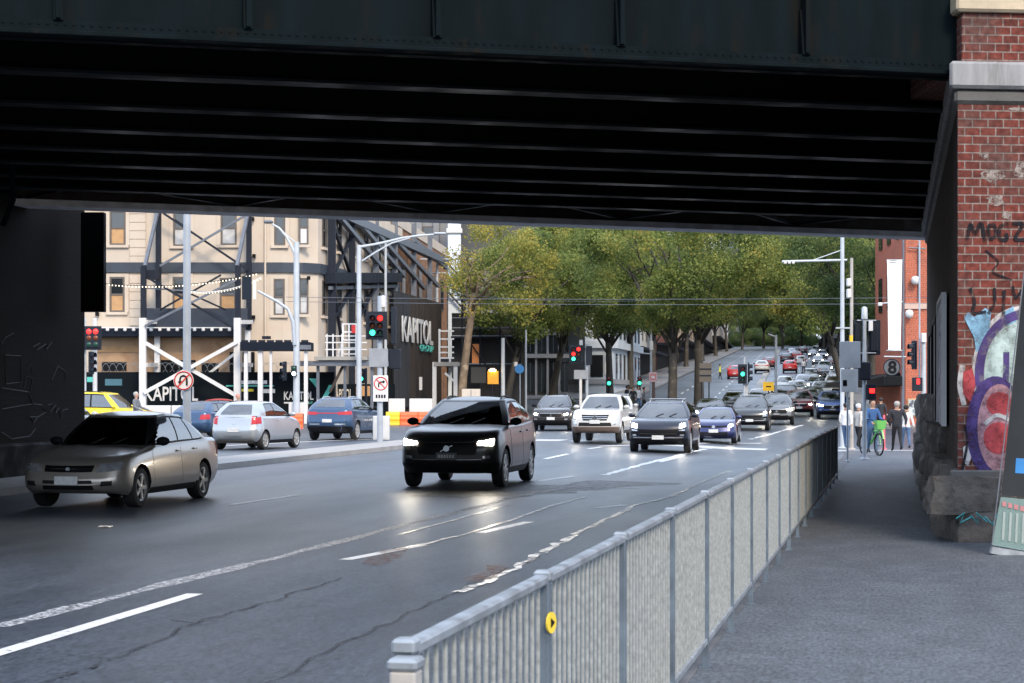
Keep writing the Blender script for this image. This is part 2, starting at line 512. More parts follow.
ribbon('stop_line', [(225, 446), (330, 441), (372, 439.5)], .35, WHITEL, .012)
# the far street's lane lines
for xl in (-13.2, -9.9, -2.6):
    mbv = []
    for i in range(40):
        y0 = 112+i*9.
        q = []
        for yy in (y0, y0+1.5, y0+3.0):
            for sg in (-.07, .07):
                xx = bend(xl, yy)+sg; q.append((xx, yy, gz(xx, yy)+.006))
        mbv.append(q)
    mb = MB()
    for q in mbv: mb.add(q, [(0, 1, 3, 2), (2, 3, 5, 4)])
    setting(mb.build('lane_line', WHITEL))
pq = G(98, 528)
lt = MB(); lr = random.Random(8)
lg = [(i*.045+lr.uniform(-.01, .01), j*.03+lr.uniform(-.01, .01), .012+lr.uniform(0, .02)) for j in range(4) for i in range(5)]
lt.add(lg+[(x, y, z-.004) for x, y, z in lg], [(j*5+i, j*5+i+1, j*5+i+6, j*5+i+5) for j in range(3) for i in range(4)]+[(20+j*5+i, 25+j*5+i, 26+j*5+i, 21+j*5+i) for j in range(3) for i in range(4)])
lo = lt.build('paper_scrap', WHITEP, None, fix=False); lo.location = pq; tag(lo, 'small white paper scrap lying on the road in front of the gold silver sedan', 'litter')
# unseen dark mass added behind the viewpoint to darken reflections and front light
REFLBLOCK = M('dark_blocker', (.02, .028, .016), .95, var=.4, vs=.2, spec=.05)
mb = MB(); hx = frange(-320, 320, 40); hy = [-52, -60, -72, -90, -130, -220]; hh = [0, 9, 18, 23, 22, 0]
mb.add([(x, y, h*(1+.2*sin(x*.05)+.12*sin(x*.13+1))-.15) for y, h in zip(hy, hh) for x in hx], [(j*41+i, j*41+i+1, (j+1)*41+i+1, (j+1)*41+i) for j in range(5) for i in range(40)])
setting(mb.build('reflection_blocker', REFLBLOCK, smooth=60))
# ---------------------------------------------------------------- railway bridge over the road
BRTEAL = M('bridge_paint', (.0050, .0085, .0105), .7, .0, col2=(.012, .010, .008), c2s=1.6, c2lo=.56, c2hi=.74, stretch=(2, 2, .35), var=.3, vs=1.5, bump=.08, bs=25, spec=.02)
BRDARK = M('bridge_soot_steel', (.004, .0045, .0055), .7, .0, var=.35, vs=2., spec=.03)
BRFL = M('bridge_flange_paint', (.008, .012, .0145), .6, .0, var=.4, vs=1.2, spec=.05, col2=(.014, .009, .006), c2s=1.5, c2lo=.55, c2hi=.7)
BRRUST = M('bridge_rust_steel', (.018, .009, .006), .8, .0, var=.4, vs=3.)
BRLIT = M('bridge_lit_edge', (.68, .68, .70), .7, var=.25, vs=3.)  # pale colour stands in for the far street's light on this edge

def cam2w(r, D, z): return Vector((r*CS-D*SN, r*SN+D*CS, z))

br = thing('railway_bridge', 'dark steel railway girder bridge spanning the whole road overhead', 'bridge', cam2w(-6, 20, 0))
o0 = Vector(br.location)
def gl(k0, sl, r): return k0+sl*r
GIRD = [(20.98, .25), (23.5, .262), (26.2, .275), (28.6, .287), (31.0, .30), (33.1, .312), (35.2, .325), (37.4, .34), (40.9, .36)]
RL, RR = -24., 13.
def gline(k0, sl, z, r0=RL, r1=RR, rise=0.):
    return cam2w(r0, k0+sl*r0, z+rise)-o0, cam2w(r1, k0+sl*r1, z)-o0
# near girder: web, flanges, stiffeners
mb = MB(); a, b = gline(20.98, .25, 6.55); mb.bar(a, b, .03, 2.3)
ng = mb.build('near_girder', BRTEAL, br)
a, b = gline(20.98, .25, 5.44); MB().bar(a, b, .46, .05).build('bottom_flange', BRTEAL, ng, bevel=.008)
a, b = gline(20.98, .25, 5.50)
d = (b-a).normalized(); nrm = Vector((d.y, -d.x, 0))
a, b = gline(20.98, .25, 5.53)
MB().bar(a+nrm*.07, b+nrm*.07, .10, .12).build('angle_iron', BRTEAL, ng)
for px in (-130, 58, 247, 435, 618, 802):
    q = (px-CX)/F; Dk = 20.98/(1-.25*q); r = q*Dk
    p = cam2w(r, Dk, 0)-o0
    m2 = MB(); m2.bar(p+nrm*.10+Vector((0, 0, 5.60)), p+nrm*.10+Vector((0, 0, 7.7)), .05, .16, up=nrm)
    m2.bar(p+nrm*.12+Vector((0, 0, 5.58)), p+nrm*.04+Vector((0, 0, 6.1)), .10, .05, up=nrm)
    m2.build('stiffener', BRTEAL, ng)
rb = random.Random(3)
mr = MB()
for i in range(150):
    r = -7+13*i/150; p = cam2w(r, 20.98+.25*r, 5.545)-o0
    mr.disc(p+nrm*.118, .017, nrm, .012, 6)
mr.build('rivets', BRTEAL, ng)['kind'] = 'stuff'
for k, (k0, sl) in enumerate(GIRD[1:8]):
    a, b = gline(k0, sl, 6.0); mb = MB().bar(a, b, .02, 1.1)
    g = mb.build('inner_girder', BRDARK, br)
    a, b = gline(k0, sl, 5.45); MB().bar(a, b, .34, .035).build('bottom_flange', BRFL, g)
# cross frames between the girders
for j, r in enumerate([-19.5, -15.5, -11.5, -7.5, -3.5, .5, 4.5, 8.5]):
    m2 = MB()
    a = cam2w(r, 37.4+.34*r, 5.58)-o0; b = cam2w(r+1.9, 40.9+.36*(r+1.9), 5.58)-o0
    c = cam2w(r+3.8, 37.4+.34*(r+3.8), 5.58)-o0
    m2.bar(a, b, .09, .06)
    m2.bar(b+Vector((0, 0, .003)), c+Vector((0, 0, .003)), .09, .06)
    m2.build('wind_brace', BRFL, br)
# far girder
RI = .12
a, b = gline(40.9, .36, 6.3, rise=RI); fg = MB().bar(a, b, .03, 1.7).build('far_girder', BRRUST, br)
a, b = gline(41.12, .36, 5.42, rise=RI); MB().bar(a, b, .72, .13).build('bottom_flange', BRLIT, fg, bevel=.01)
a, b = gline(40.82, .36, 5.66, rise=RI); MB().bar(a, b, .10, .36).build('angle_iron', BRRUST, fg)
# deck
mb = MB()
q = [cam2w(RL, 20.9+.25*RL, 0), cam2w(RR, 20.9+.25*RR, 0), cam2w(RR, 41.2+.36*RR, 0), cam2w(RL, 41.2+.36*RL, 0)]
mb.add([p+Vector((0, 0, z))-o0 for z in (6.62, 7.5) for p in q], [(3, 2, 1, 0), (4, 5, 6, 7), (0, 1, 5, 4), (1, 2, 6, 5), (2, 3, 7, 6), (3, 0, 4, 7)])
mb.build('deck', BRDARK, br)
p0, p1 = W(82, 312, 39.6)-o0, W(105, 208, 39.6)-o0
e = (p1-p0); e.z = 0
mb = MB(); mb.bar(Vector((*(p0+e/2).xy, p0.z)), Vector((*(p0+e/2).xy, 5.5)), e.length, .25, up=Vector((-SN, CS, 0)))
mb.build('end_plate', BRDARK, br, bevel=.01)
mb = MB(); mb.tube([W(12, 165, 30)-o0, W(13, 200, 30)-o0, W(3, 226, 30)-o0], .05, 8); mb.build('drain_pipe', BRTEAL, br, smooth=60)

# ---------------------------------------------------------------- left pier on the median
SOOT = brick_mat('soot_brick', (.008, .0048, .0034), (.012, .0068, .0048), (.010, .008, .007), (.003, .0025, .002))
CHALK = M('chalk_graffiti', (.10, .10, .10), .9, var=.3)
lp = thing('bridge_pier', 'sooty dark brick pier with faint chalk graffiti at the left edge', 'pier', (-17.9, 31, 0))
l0 = Vector(lp.location)
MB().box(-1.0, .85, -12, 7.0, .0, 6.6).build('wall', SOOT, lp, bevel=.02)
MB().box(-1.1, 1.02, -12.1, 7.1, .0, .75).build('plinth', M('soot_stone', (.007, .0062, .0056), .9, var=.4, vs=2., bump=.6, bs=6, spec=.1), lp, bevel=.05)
def onleft(px, py):
    k = (px-CX)/F; D = -17.046/(k*CS-SN)
    r = k*D
    return Vector((.852, r*SN+D*CS-l0.y, zz(py, D)))
def scrib(pts, r, parent, mat, fn, n=5):
    return MB().tube([fn(*p) for p in pts], r, n).build('graffiti', mat, parent, smooth=80)
for pts in ([(5, 355), (21, 356), (21, 382), (6, 384), (5, 356)], [(2, 388), (28, 392), (32, 404), (2, 409)],
            [(33, 347), (40, 343), (37, 350), (46, 344), (46, 350), (52, 342)], [(30, 395), (33, 404), (42, 405), (46, 412), (38, 417), (30, 417), (34, 423), (38, 416)],
            [(48, 405), (53, 404), (50, 412), (56, 405), (55, 414), (59, 408), (61, 419), (63, 410), (68, 409)],
            [(1, 432), (12, 439), (30, 436), (36, 428)], [(27, 374), (30, 365), (33, 372)], [(52, 380), (58, 366), (66, 372), (64, 384)],
            [(1, 345), (6, 337), (14, 333)], [(24, 388), (26, 376), (32, 378), (31, 390)]):
    scrib(pts, .011, lp, CHALK, onleft)

# ---------------------------------------------------------------- right brick pier
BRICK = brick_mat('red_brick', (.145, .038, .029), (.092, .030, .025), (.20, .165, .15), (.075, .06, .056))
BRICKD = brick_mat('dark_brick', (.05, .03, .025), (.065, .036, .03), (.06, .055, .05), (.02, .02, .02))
LEDGE = M('weathered_stone', (.25, .255, .265), .85, var=.2, vs=4, bump=.3, bs=25, col2=(.12, .115, .11), c2s=2.2, c2lo=.46, c2hi=.70, stretch=(2.2, 2.2, .35))
MOULD = M('dark_moulding', (.09, .088, .085), .85, var=.3, vs=4, bump=.3, bs=20)
CAPST = M('sandstone', (.42, .35, .25), .85, var=.2, vs=3, bump=.2, bs=20)
RP = 22.0; SLP = .10
pp = frame(957, RP, 'brick_pier', 'red brick bridge pier with stone ledge and graffiti on the right', 'pier')
fr = Fr(957, RP); ploc = Vector(pp.location)
inv = Matrix.Rotation(-TH, 4, 'Z')
def tol(v): return inv @ (Vector(v)-ploc)
# footprint in local coordinates (x right, y depth)
far1 = tol((.62, 43.5, 0)); far2 = tol((16, 50, 0))
def foot(dx, dy=None):
    dy = dx if dy is None else dy
    return [(-dx, -dy), (14, 14*SLP-dy), (far2.x, far2.y), (far1.x-dx, far1.y+.3*dx)]
def prismz(fp, z0, z1, name, mat, parent, bevel=0., mats=None):
    n = len(fp); mb = MB()
    mb.add([(x, y, z) for z in (z0, z1) for x, y in fp], [tuple(range(n-1, -1, -1)), tuple(range(n, 2*n))]+[(i, (i+1) % n, (i+1) % n+n, i+n) for i in range(n)])
    return mb.build(name, mat, parent, bevel=bevel)
zl0, zl1 = fr.z(104), fr.z(62)
front = [(0, 0), (14, 14*SLP), (14, 14*SLP+.5), (0, .5)]
fw = prismz([(0, 0), (14, 1.4), (14.0, 2.2), (.9, .9)], 0, zl0, 'wall', BRICK, pp, bevel=.012)
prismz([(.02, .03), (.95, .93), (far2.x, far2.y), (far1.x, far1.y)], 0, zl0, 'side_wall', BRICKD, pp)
prismz(foot(.04), zl0, zl0+.17, 'moulding', MOULD, pp, bevel=.04)
prismz(foot(.11), zl0+.173, zl1, 'ledge', LEDGE, pp, bevel=.035)
up = [(.06, .02), (14, 1.42), (14, 4), (.06, 3)]
prismz(up, zl1, fr.z(12), 'upper_wall', BRICK, pp, bevel=.01)
prismz([(-.02, -.07), (14, 1.33), (14, 4.1), (-.02, 3.1)], fr.z(12)+.002, fr.z(-8), 'capstone', CAPST, pp, bevel=.03)
prismz(up, fr.z(-8)+.002, 8.6, 'parapet', BRICK, pp)
# rock faced plinth on the front and along the footpath: separate rough stones
ROCK = M('rock_faced_bluestone', (.085, .076, .068), .85, var=.45, vs=6, bump=.9, bs=16, col2=(.19, .15, .12), c2s=1.2, c2lo=.5, c2hi=.75)
rk = random.Random(5)
from mathutils import noise as mn
def rock(c, sx, sy, sz, parent, seed):
    bm = bmesh.new(); bmesh.ops.create_cube(bm, size=1)
    bmesh.ops.subdivide_edges(bm, edges=bm.edges, cuts=9, use_grid_fill=True)
    for v in bm.verts:
        p = v.co
        k = max(abs(p.x), abs(p.y), abs(p.z))*2
        rr_ = p.normalized()*.5*1.25
        q = p.lerp(rr_, .22)
        w = Vector((q.x*sx, q.y*sy, q.z*sz))
        n1 = mn.fractal(w*2.6+Vector((seed*3.1, 0, 0)), .9, 2., 6)
        v.co = w*(1+.20*n1)+Vector(c)
    me = bpy.data.meshes.new('plinth_stone'); bm.to_mesh(me); bm.free()
    me.materials.append(ROCK); me.polygons.foreach_set('use_smooth', [True]*len(me.polygons)); me.set_sharp_from_angle(angle=R(50))
    return link('plinth_stone', me, parent)
sd_ = 0
for row in range(2):
    x = -.02-.3*row
    while x < 4:
        w_ = rk.uniform(.55, 1.0); sd_ += 1
        rock((x+w_/2, x*SLP+.07, .19+.37*row), w_*1.02, .52, .42, pp, sd_); x += w_
edge = Vector((far1.x, far1.y, 0)); ln = edge.length; ed = edge/ln
t = .1
while t < ln-.5:
    w_ = rk.uniform(.7, 1.3)
    nrow = 2 if t < 5 else (4 if t > 9 else 3)
    for row in range(nrow):
        sd_ += 1
        if row > 1 and rk.random() < .15: continue
        c = ed*(t+w_/2)
        off = .02-.03*row+rk.uniform(-.04, .05)
        rock((c.x-off+.12, c.y, .2+.42*row), .50+.1*(nrow > 2), w_*1.03, .48, pp, sd_)
    t += w_
prismz([(-.10, -.06), (14, 1.34), (14, 1.5), (-.02, .2)], fr.z(480)-.03, fr.z(470)+.0, 'string_course', MOULD, pp, bevel=.02)
# graffiti on the front face: flat paint, a few millimetres thick
def onf(px, py, d=0.):
    q = (px-CX)/F
    # ray / sloped plane  y = SLP*x
    D = (RP-SLP*(957-CX)/F*RP)/(1-SLP*q)
    r = q*D
    v = Vector((r-(957-CX)/F*RP, D-RP, zz(py, D)))
    return v+Vector((0, -.004-d, 0))
def gpoly(pts, mat, d):
    mb = MB(); n = len(pts)
    mb.prism(pts, lambda a, b, t: onf(a, b, t), d+.003, d)
    return mb.build('graffiti', mat, pp, fix=True)
def gstroke(pts, w, mat, d):
    P = []
    for (a, b), (c, e_) in zip(pts, pts[1:]):
        for i in range(6): P.append((a+(c-a)*i/6, b+(e_-b)*i/6))
    P.append(pts[-1])
    for _ in range(3):
        P = [P[0]]+[((P[i-1][0]+2*P[i][0]+P[i+1][0])/4, (P[i-1][1]+2*P[i][1]+P[i+1][1])/4) for i in range(1, len(P)-1)]+[P[-1]]
    L, Rr = [], []
    for i, p in enumerate(P):
        q = P[min(i+1, len(P)-1)]; o_ = P[max(0, i-1)]
        dx, dy = q[0]-o_[0], q[1]-o_[1]; m_ = max(1e-6, sqrt(dx*dx+dy*dy))
        L.append((p[0]-dy/m_*w/2, p[1]+dx/m_*w/2)); Rr.append((p[0]+dy/m_*w/2, p[1]-dx/m_*w/2))
    mb = MB(); n = len(P)
    vs = [onf(*p, d+.003) for p in L]+[onf(*p, d+.003) for p in Rr]+[onf(*p, d) for p in L]+[onf(*p, d) for p in Rr]
    fs = [(i, i+1, n+i+1, n+i) for i in range(n-1)]+[(2*n+i, 2*n+i+1, i+1, i) for i in range(n-1)]+[(n+i, n+i+1, 3*n+i+1, 3*n+i) for i in range(n-1)]
    mb.add(vs, fs)
    return mb.build('graffiti', mat, pp, fix=False)
def SP(nm, c, v=.12):
    m = worn_mat(nm, c, .42, 9., .8, .12); n, l, b = m.node_tree.nodes, m.node_tree.links, m.node_tree.nodes['Principled BSDF']
    t = n.new('ShaderNodeTexNoise'); t.inputs['Scale'].default_value = 5; t.inputs['Detail'].default_value = 6
    g = n.new('ShaderNodeNewGeometry'); l.new(g.outputs['Position'], t.inputs['Vector'])
    r = n.new('ShaderNodeMapRange'); r.inputs['From Min'].default_value = .35; r.inputs['From Max'].default_value = .65
    r.inputs['To Min'].default_value = .65; r.inputs['To Max'].default_value = 1.15; l.new(t.outputs['Fac'], r.inputs['Value'])
    x = n.new('ShaderNodeMix'); x.data_type = 'RGBA'; x.blend_type = 'MULTIPLY'; x.inputs['Factor'].default_value = 1
    x.inputs['A'].default_value = (*c, 1); l.new(r.outputs[0], x.inputs['B']); l.new(x.outputs['Result'], b.inputs['Base Color'])
    b.inputs['Specular IOR Level'].default_value = .15
    return m
G_BLK, G_PUR, G_CYAN, G_BLU, G_PNK, G_RED, G_WHT, G_TEA = (SP('spray_black', (.015, .015, .02)), SP('spray_purple', (.075, .05, .17)),
    SP('spray_mint', (.42, .53, .52)), SP('spray_light_blue', (.20, .37, .52)), SP('spray_pink', (.40, .23, .26), .3), SP('spray_red', (.42, .07, .08), .4), SP('spray_white', (.52, .50, .50), .2), SP('spray_teal', (.10, .40, .42)))
def arc(cx, cy, rx, ry, a0, a1, n=18): return [(cx+rx*cos(R(a0+(a1-a0)*i/n)), cy+ry*sin(R(a0+(a1-a0)*i/n))) for i in range(n+1)]
gpoly(arc(1022, 372, 50, 66, 150, 275)+[(1030, 380)], G_WHT, .000)
gpoly(arc(1024, 372, 40, 52, 100, 275)+[(1040, 372)], G_CYAN, .004)
gstroke(arc(1026, 374, 47, 60, 150, 268), 9, G_PUR, .008)
gstroke([(1006, 352), (1006, 368), (1005, 388)], 6, G_PUR, .008)
gpoly(arc(995, 428, 29, 52, 0, 360, 30), G_PUR, .0085)
gpoly(arc(999, 428, 22, 44, 0, 360, 30), G_PNK, .012)
gpoly(arc(999, 404, 13, 12, 0, 360, 20), G_RED, .016)
gpoly(arc(998, 438, 15, 16, 0, 360, 20), G_RED, .016)
gstroke([(984, 424), (996, 414), (1010, 420)], 4, G_WHT, .020)
gstroke([(962, 365), (959, 385), (964, 405)], 5, G_WHT, .002)
gpoly([(963, 372), (972, 368), (976, 384), (970, 402), (963, 394)], G_RED, .005)
gpoly([(964, 318), (968, 312), (974, 317), (985, 308), (991, 312), (989, 330), (982, 348), (976, 352), (974, 338)], G_BLU, .005)
gpoly([(1004, 312), (1013, 306), (1016, 322), (1006, 326)], G_BLU, .005)
gstroke([(970, 288), (975, 302), (971, 314), (986, 312)], 3.2, G_BLK, .010)
gstroke([(994, 288), (995, 303), (988, 314)], 3., G_BLK, .010)
gstroke([(1004, 290), (1003, 316)], 3., G_BLK, .010)
gstroke([(1012, 286), (1015, 300), (1022, 290)], 3., G_BLK, .010)
for pts in ([(967, 240), (970, 222), (975, 236), (981, 220), (985, 242)], [(988, 226), (994, 224), (996, 236), (989, 240), (988, 226)],
            [(1008, 224), (999, 226), (999, 240), (1007, 240), (1006, 233)], [(1012, 224), (1024, 223), (1013, 240), (1028, 239)]):
    gstroke(pts, 3.6, G_BLK, .010)
gstroke([(985, 250), (1000, 262), (990, 272), (1012, 280)], 1.6, G_BLK, .010)
gstroke([(973, 436), (982, 460), (1000, 470)], 5, G_WHT, .002)
gpoly([(963, 447), (968, 444), (972, 455), (968, 466), (963, 462)], G_WHT, .006)
gstroke([(964, 425), (968, 440), (962, 470)], 2.5, G_BLK, .010)
def onrock(px, py, d=0): return onf(px, py, .30+d)
for pts in ([(950, 517), (958, 511), (954, 521), (966, 515)], [(964, 514), (972, 522), (970, 511), (980, 520)], [(978, 515), (986, 523), (990, 513), (996, 520)]):
    MB().tube([onrock(*p) for p in pts], .012, 5).build('graffiti', G_TEA, pp, smooth=80)
# patches of bare render on the bricks
REND = worn_mat('bare_render', (.27, .23, .21), .5, 16., .9, .08)
for cx_, cy_, a_, b_ in ((992, 176, 13, 7), (996, 200, 10, 6), (1021, 170, 9, 12), (1006, 215, 5, 5), (984, 155, 6, 4), (1018, 109, 12, 2)):
    pts = [(cx_+a_*cos(i*pi/9)*rk.uniform(.6, 1.1), cy_+b_*sin(i*pi/9)*rk.uniform(.6, 1.1)) for i in range(18)]
    gpoly(pts, REND, -.003)
# posters on the side wall
PST = M('poster_blue_print', (.60, .60, .66), .6, var=.3, vs=2.5, col2=(.10, .09, .28), c2s=4.5, c2lo=.5, c2hi=.56)
PSD = M('poster_grey_print', (.22, .22, .23), .6, var=.3, vs=2.5, col2=(.07, .07, .08), c2s=3, c2lo=.48, c2hi=.6)
for t0, t1, z0, z1, mt, lab in ((3.6, 6.6, 1.28, 3.05, PST, 'pale poster with blue print nearest on the pier side wall'),
                                (7.6, 10.2, 1.3, 2.9, PSD, 'grey poster in the middle of the pier side wall'),
                                (11.0, 13.4, 1.35, 2.8, PSD, 'small dim poster farthest along the pier side wall')):
    a_ = ed*t0; b_ = ed*t1; nn = Vector((-ed.y, ed.x, 0))
    if nn.x > 0: nn = -nn
    ctr = (a_+b_)/2
    wm = Matrix.Translation(ploc) @ Matrix.Rotation(TH, 4, 'Z')
    t_ = thing('poster', lab, 'poster', wm @ Vector((ctr.x, ctr.y, z0)), 0)
    R3 = Matrix.Rotation(TH, 3, 'Z'); edw = R3 @ ed; nw = R3 @ nn
    h_ = (t1-t0)/2
    mb = MB(); mb.bar(edw*-h_+nw*.05+Vector((0, 0, (z1-z0)/2)), edw*h_+nw*.05+Vector((0, 0, (z1-z0)/2)), .03, z1-z0); mb.build('sheet', mt, t_)
    for s_ in (-1, 1):
        MB().bar(edw*s_*h_+nw*.06, edw*s_*h_+nw*.06+Vector((0, 0, z1-z0)), .07, .06).build('frame', WHITEP if mt == PST else STEELDK, t_)
    MB().bar(edw*-h_+nw*.06+Vector((0, 0, z1-z0)), edw*h_+nw*.06+Vector((0, 0, z1-z0)), .06, .07).build('frame', WHITEP if mt == PST else STEELDK, t_)

# ---------------------------------------------------------------- leaning glass screen in front of the pier
SGL = bpy.data.materials.new('greenish_glass'); n_, l_, b_ = nodes_of(SGL)
b_.inputs['Base Color'].default_value = (.22, .33, .32, 1); b_.inputs['Roughness'].default_value = .06; b_.inputs['Alpha'].default_value = .55
gs = frame(990, 20.2, 'glass_screen', 'leaning green glass screen with pale base rail before the brick pier', 'glass screen')
f2 = Fr(990, 20.2)
def gp(px, py, dy=0.): return f2.p(px, py, dy)
def plate(pts, name, mat, parent, d0=0., d1=.02, fr_=gp):
    mb = MB(); n = len(pts)
    vs = [fr_(*p)+Vector((0, d0, 0)) for p in pts]+[fr_(*p)+Vector((0, d1, 0)) for p in pts]
    mb.add(vs, [tuple(range(n)), tuple(range(2*n-1, n-1, -1))]+[(i, i+n, (i+1) % n+n, (i+1) % n) for i in range(n)])
    return mb.build(name, mat, parent)
plate([(992, 545), (1001, 497), (1110, 507), (1110, 566)], 'glass_pane', SGL, gs)
plate([(1001.5, 495), (1027, 250), (1110, 250), (1110, 505)], 'dark_pane', M('smoked_panel', (.022, .026, .031), .2, var=.2, vs=1.5), gs)
plate([(990, 553), (992, 546.5), (1110, 566), (1110, 576)], 'base_rail', GALV, gs, -.03, .05)
plate([(991.2, 545), (1026, 250), (1027, 250), (992.2, 545)], 'edge_frame', STEELGR, gs, -.012, .0)
for i in range(7):
    x_ = 1003+i*6.5
    plate([(x_, 512+i*.6), (x_+2.4, 512+i*.6), (x_+1, 540+i*1.2), (x_-1.4, 540+i*1.2)], 'bar_reflection', M('reflection_stripe', (.26, .31, .30), .6), gs, -.006, -.002)  # pale strips paint the reflection of white bars in the pane
for i in range(4):
    x_ = 1002+i*6.
    plate([(x_, 501+i*1.5), (x_+4, 502+i*1.5), (x_+4, 507+i*1.5), (x_, 506+i*1.5)], 'pane_marker', M('pink_marker', (.40, .17, .18), .6), gs, -.007, -.003)
plate([(1016, 458), (1030, 459), (1029, 474), (1015, 473)], 'blue_sticker', BLUES, gs, -.006, -.002)

# ---------------------------------------------------------------- pedestrian guardrail
GALVB = M('galvanised_bar', (.265, .28, .275), .5, .2, var=.22, vs=34.)
GALVP = M('galvanised_post_steel', (.13, .165, .20), .45, .45, var=.2, vs=7., bump=.06, bs=50)
gr = thing('pedestrian_guardrail', 'long galvanised steel pedestrian guardrail along the footpath kerb', 'guardrail', (-1.18, 4.5, 0))
NP_, SPN = 18, 1.835
def pz(i): return gz(-1.21, 4.5+SPN*i)+.1
for i in range(NP_+1):
    y = SPN*i
    p = MB().box(-.022, .022, y-.024, y+.024, pz(i), 1.085+pz(i)*.0).build('post', GALVP, gr, bevel=.004)
    MB().box(-.036, .036, y-.04, y+.04, pz(i)-.01, pz(i)+.012).build('base_plate', GALVP, p)
    MB().box(-.03, .03, y-.034, y+.034, 1.068, 1.106).build('collar', GALV, p, bevel=.008)
    if i < NP_:
        MB().box(-.025, .025, y+.036, y+SPN-.036, 1.06, 1.094).build('top_rail', GALV, gr, bevel=.008)
        MB().box(-.018, .018, y+.026, y+SPN-.026, .15, .185).build('bottom_rail', GALV, gr, bevel=.004)
        mb = MB(); nb = 18
        for k in range(1, nb):
            yy = y+SPN*k/nb
            mb.tube([(0, yy, .186), (0, yy, 1.06)], .0078, 7)
        pn = mb.build('infill_bars', GALVB, gr, smooth=60)
mk = MB().disc((.026, SPN*1-.012, .93), .036, (.966, -.26, 0), .006, 20).build('marker', M('yellow_marker', (.75, .55, .04), .4), gr)
MB().disc((.032, SPN*1-.0136, .93), .018, (.966, -.26, 0), .003, 3).build('symbol', BLACKP, mk)
MB().box(-.012, .052, -.115, -.04, pz(0), 1.04).build('end_post', M('aluminium_post', (.42, .40, .37), .5, .3, var=.2, vs=6), gr, bevel=.006)
MB().box(-.018, .058, -.121, -.034, 1.04, 1.07).build('post_cap', GALV, gr, bevel=.008)
# ---------------------------------------------------------------- vehicles
def lerp(a, b, t): return a+(b-a)*t
def pl(tab, x):
    """smooth piecewise table lookup"""
    if x <= tab[0][0]: return tab[0][1]
    for (a, va), (b, vb) in zip(tab, tab[1:]):
        if x <= b:
            return va+(vb-va)*(x-a)/(b-a)
    return tab[-1][1]

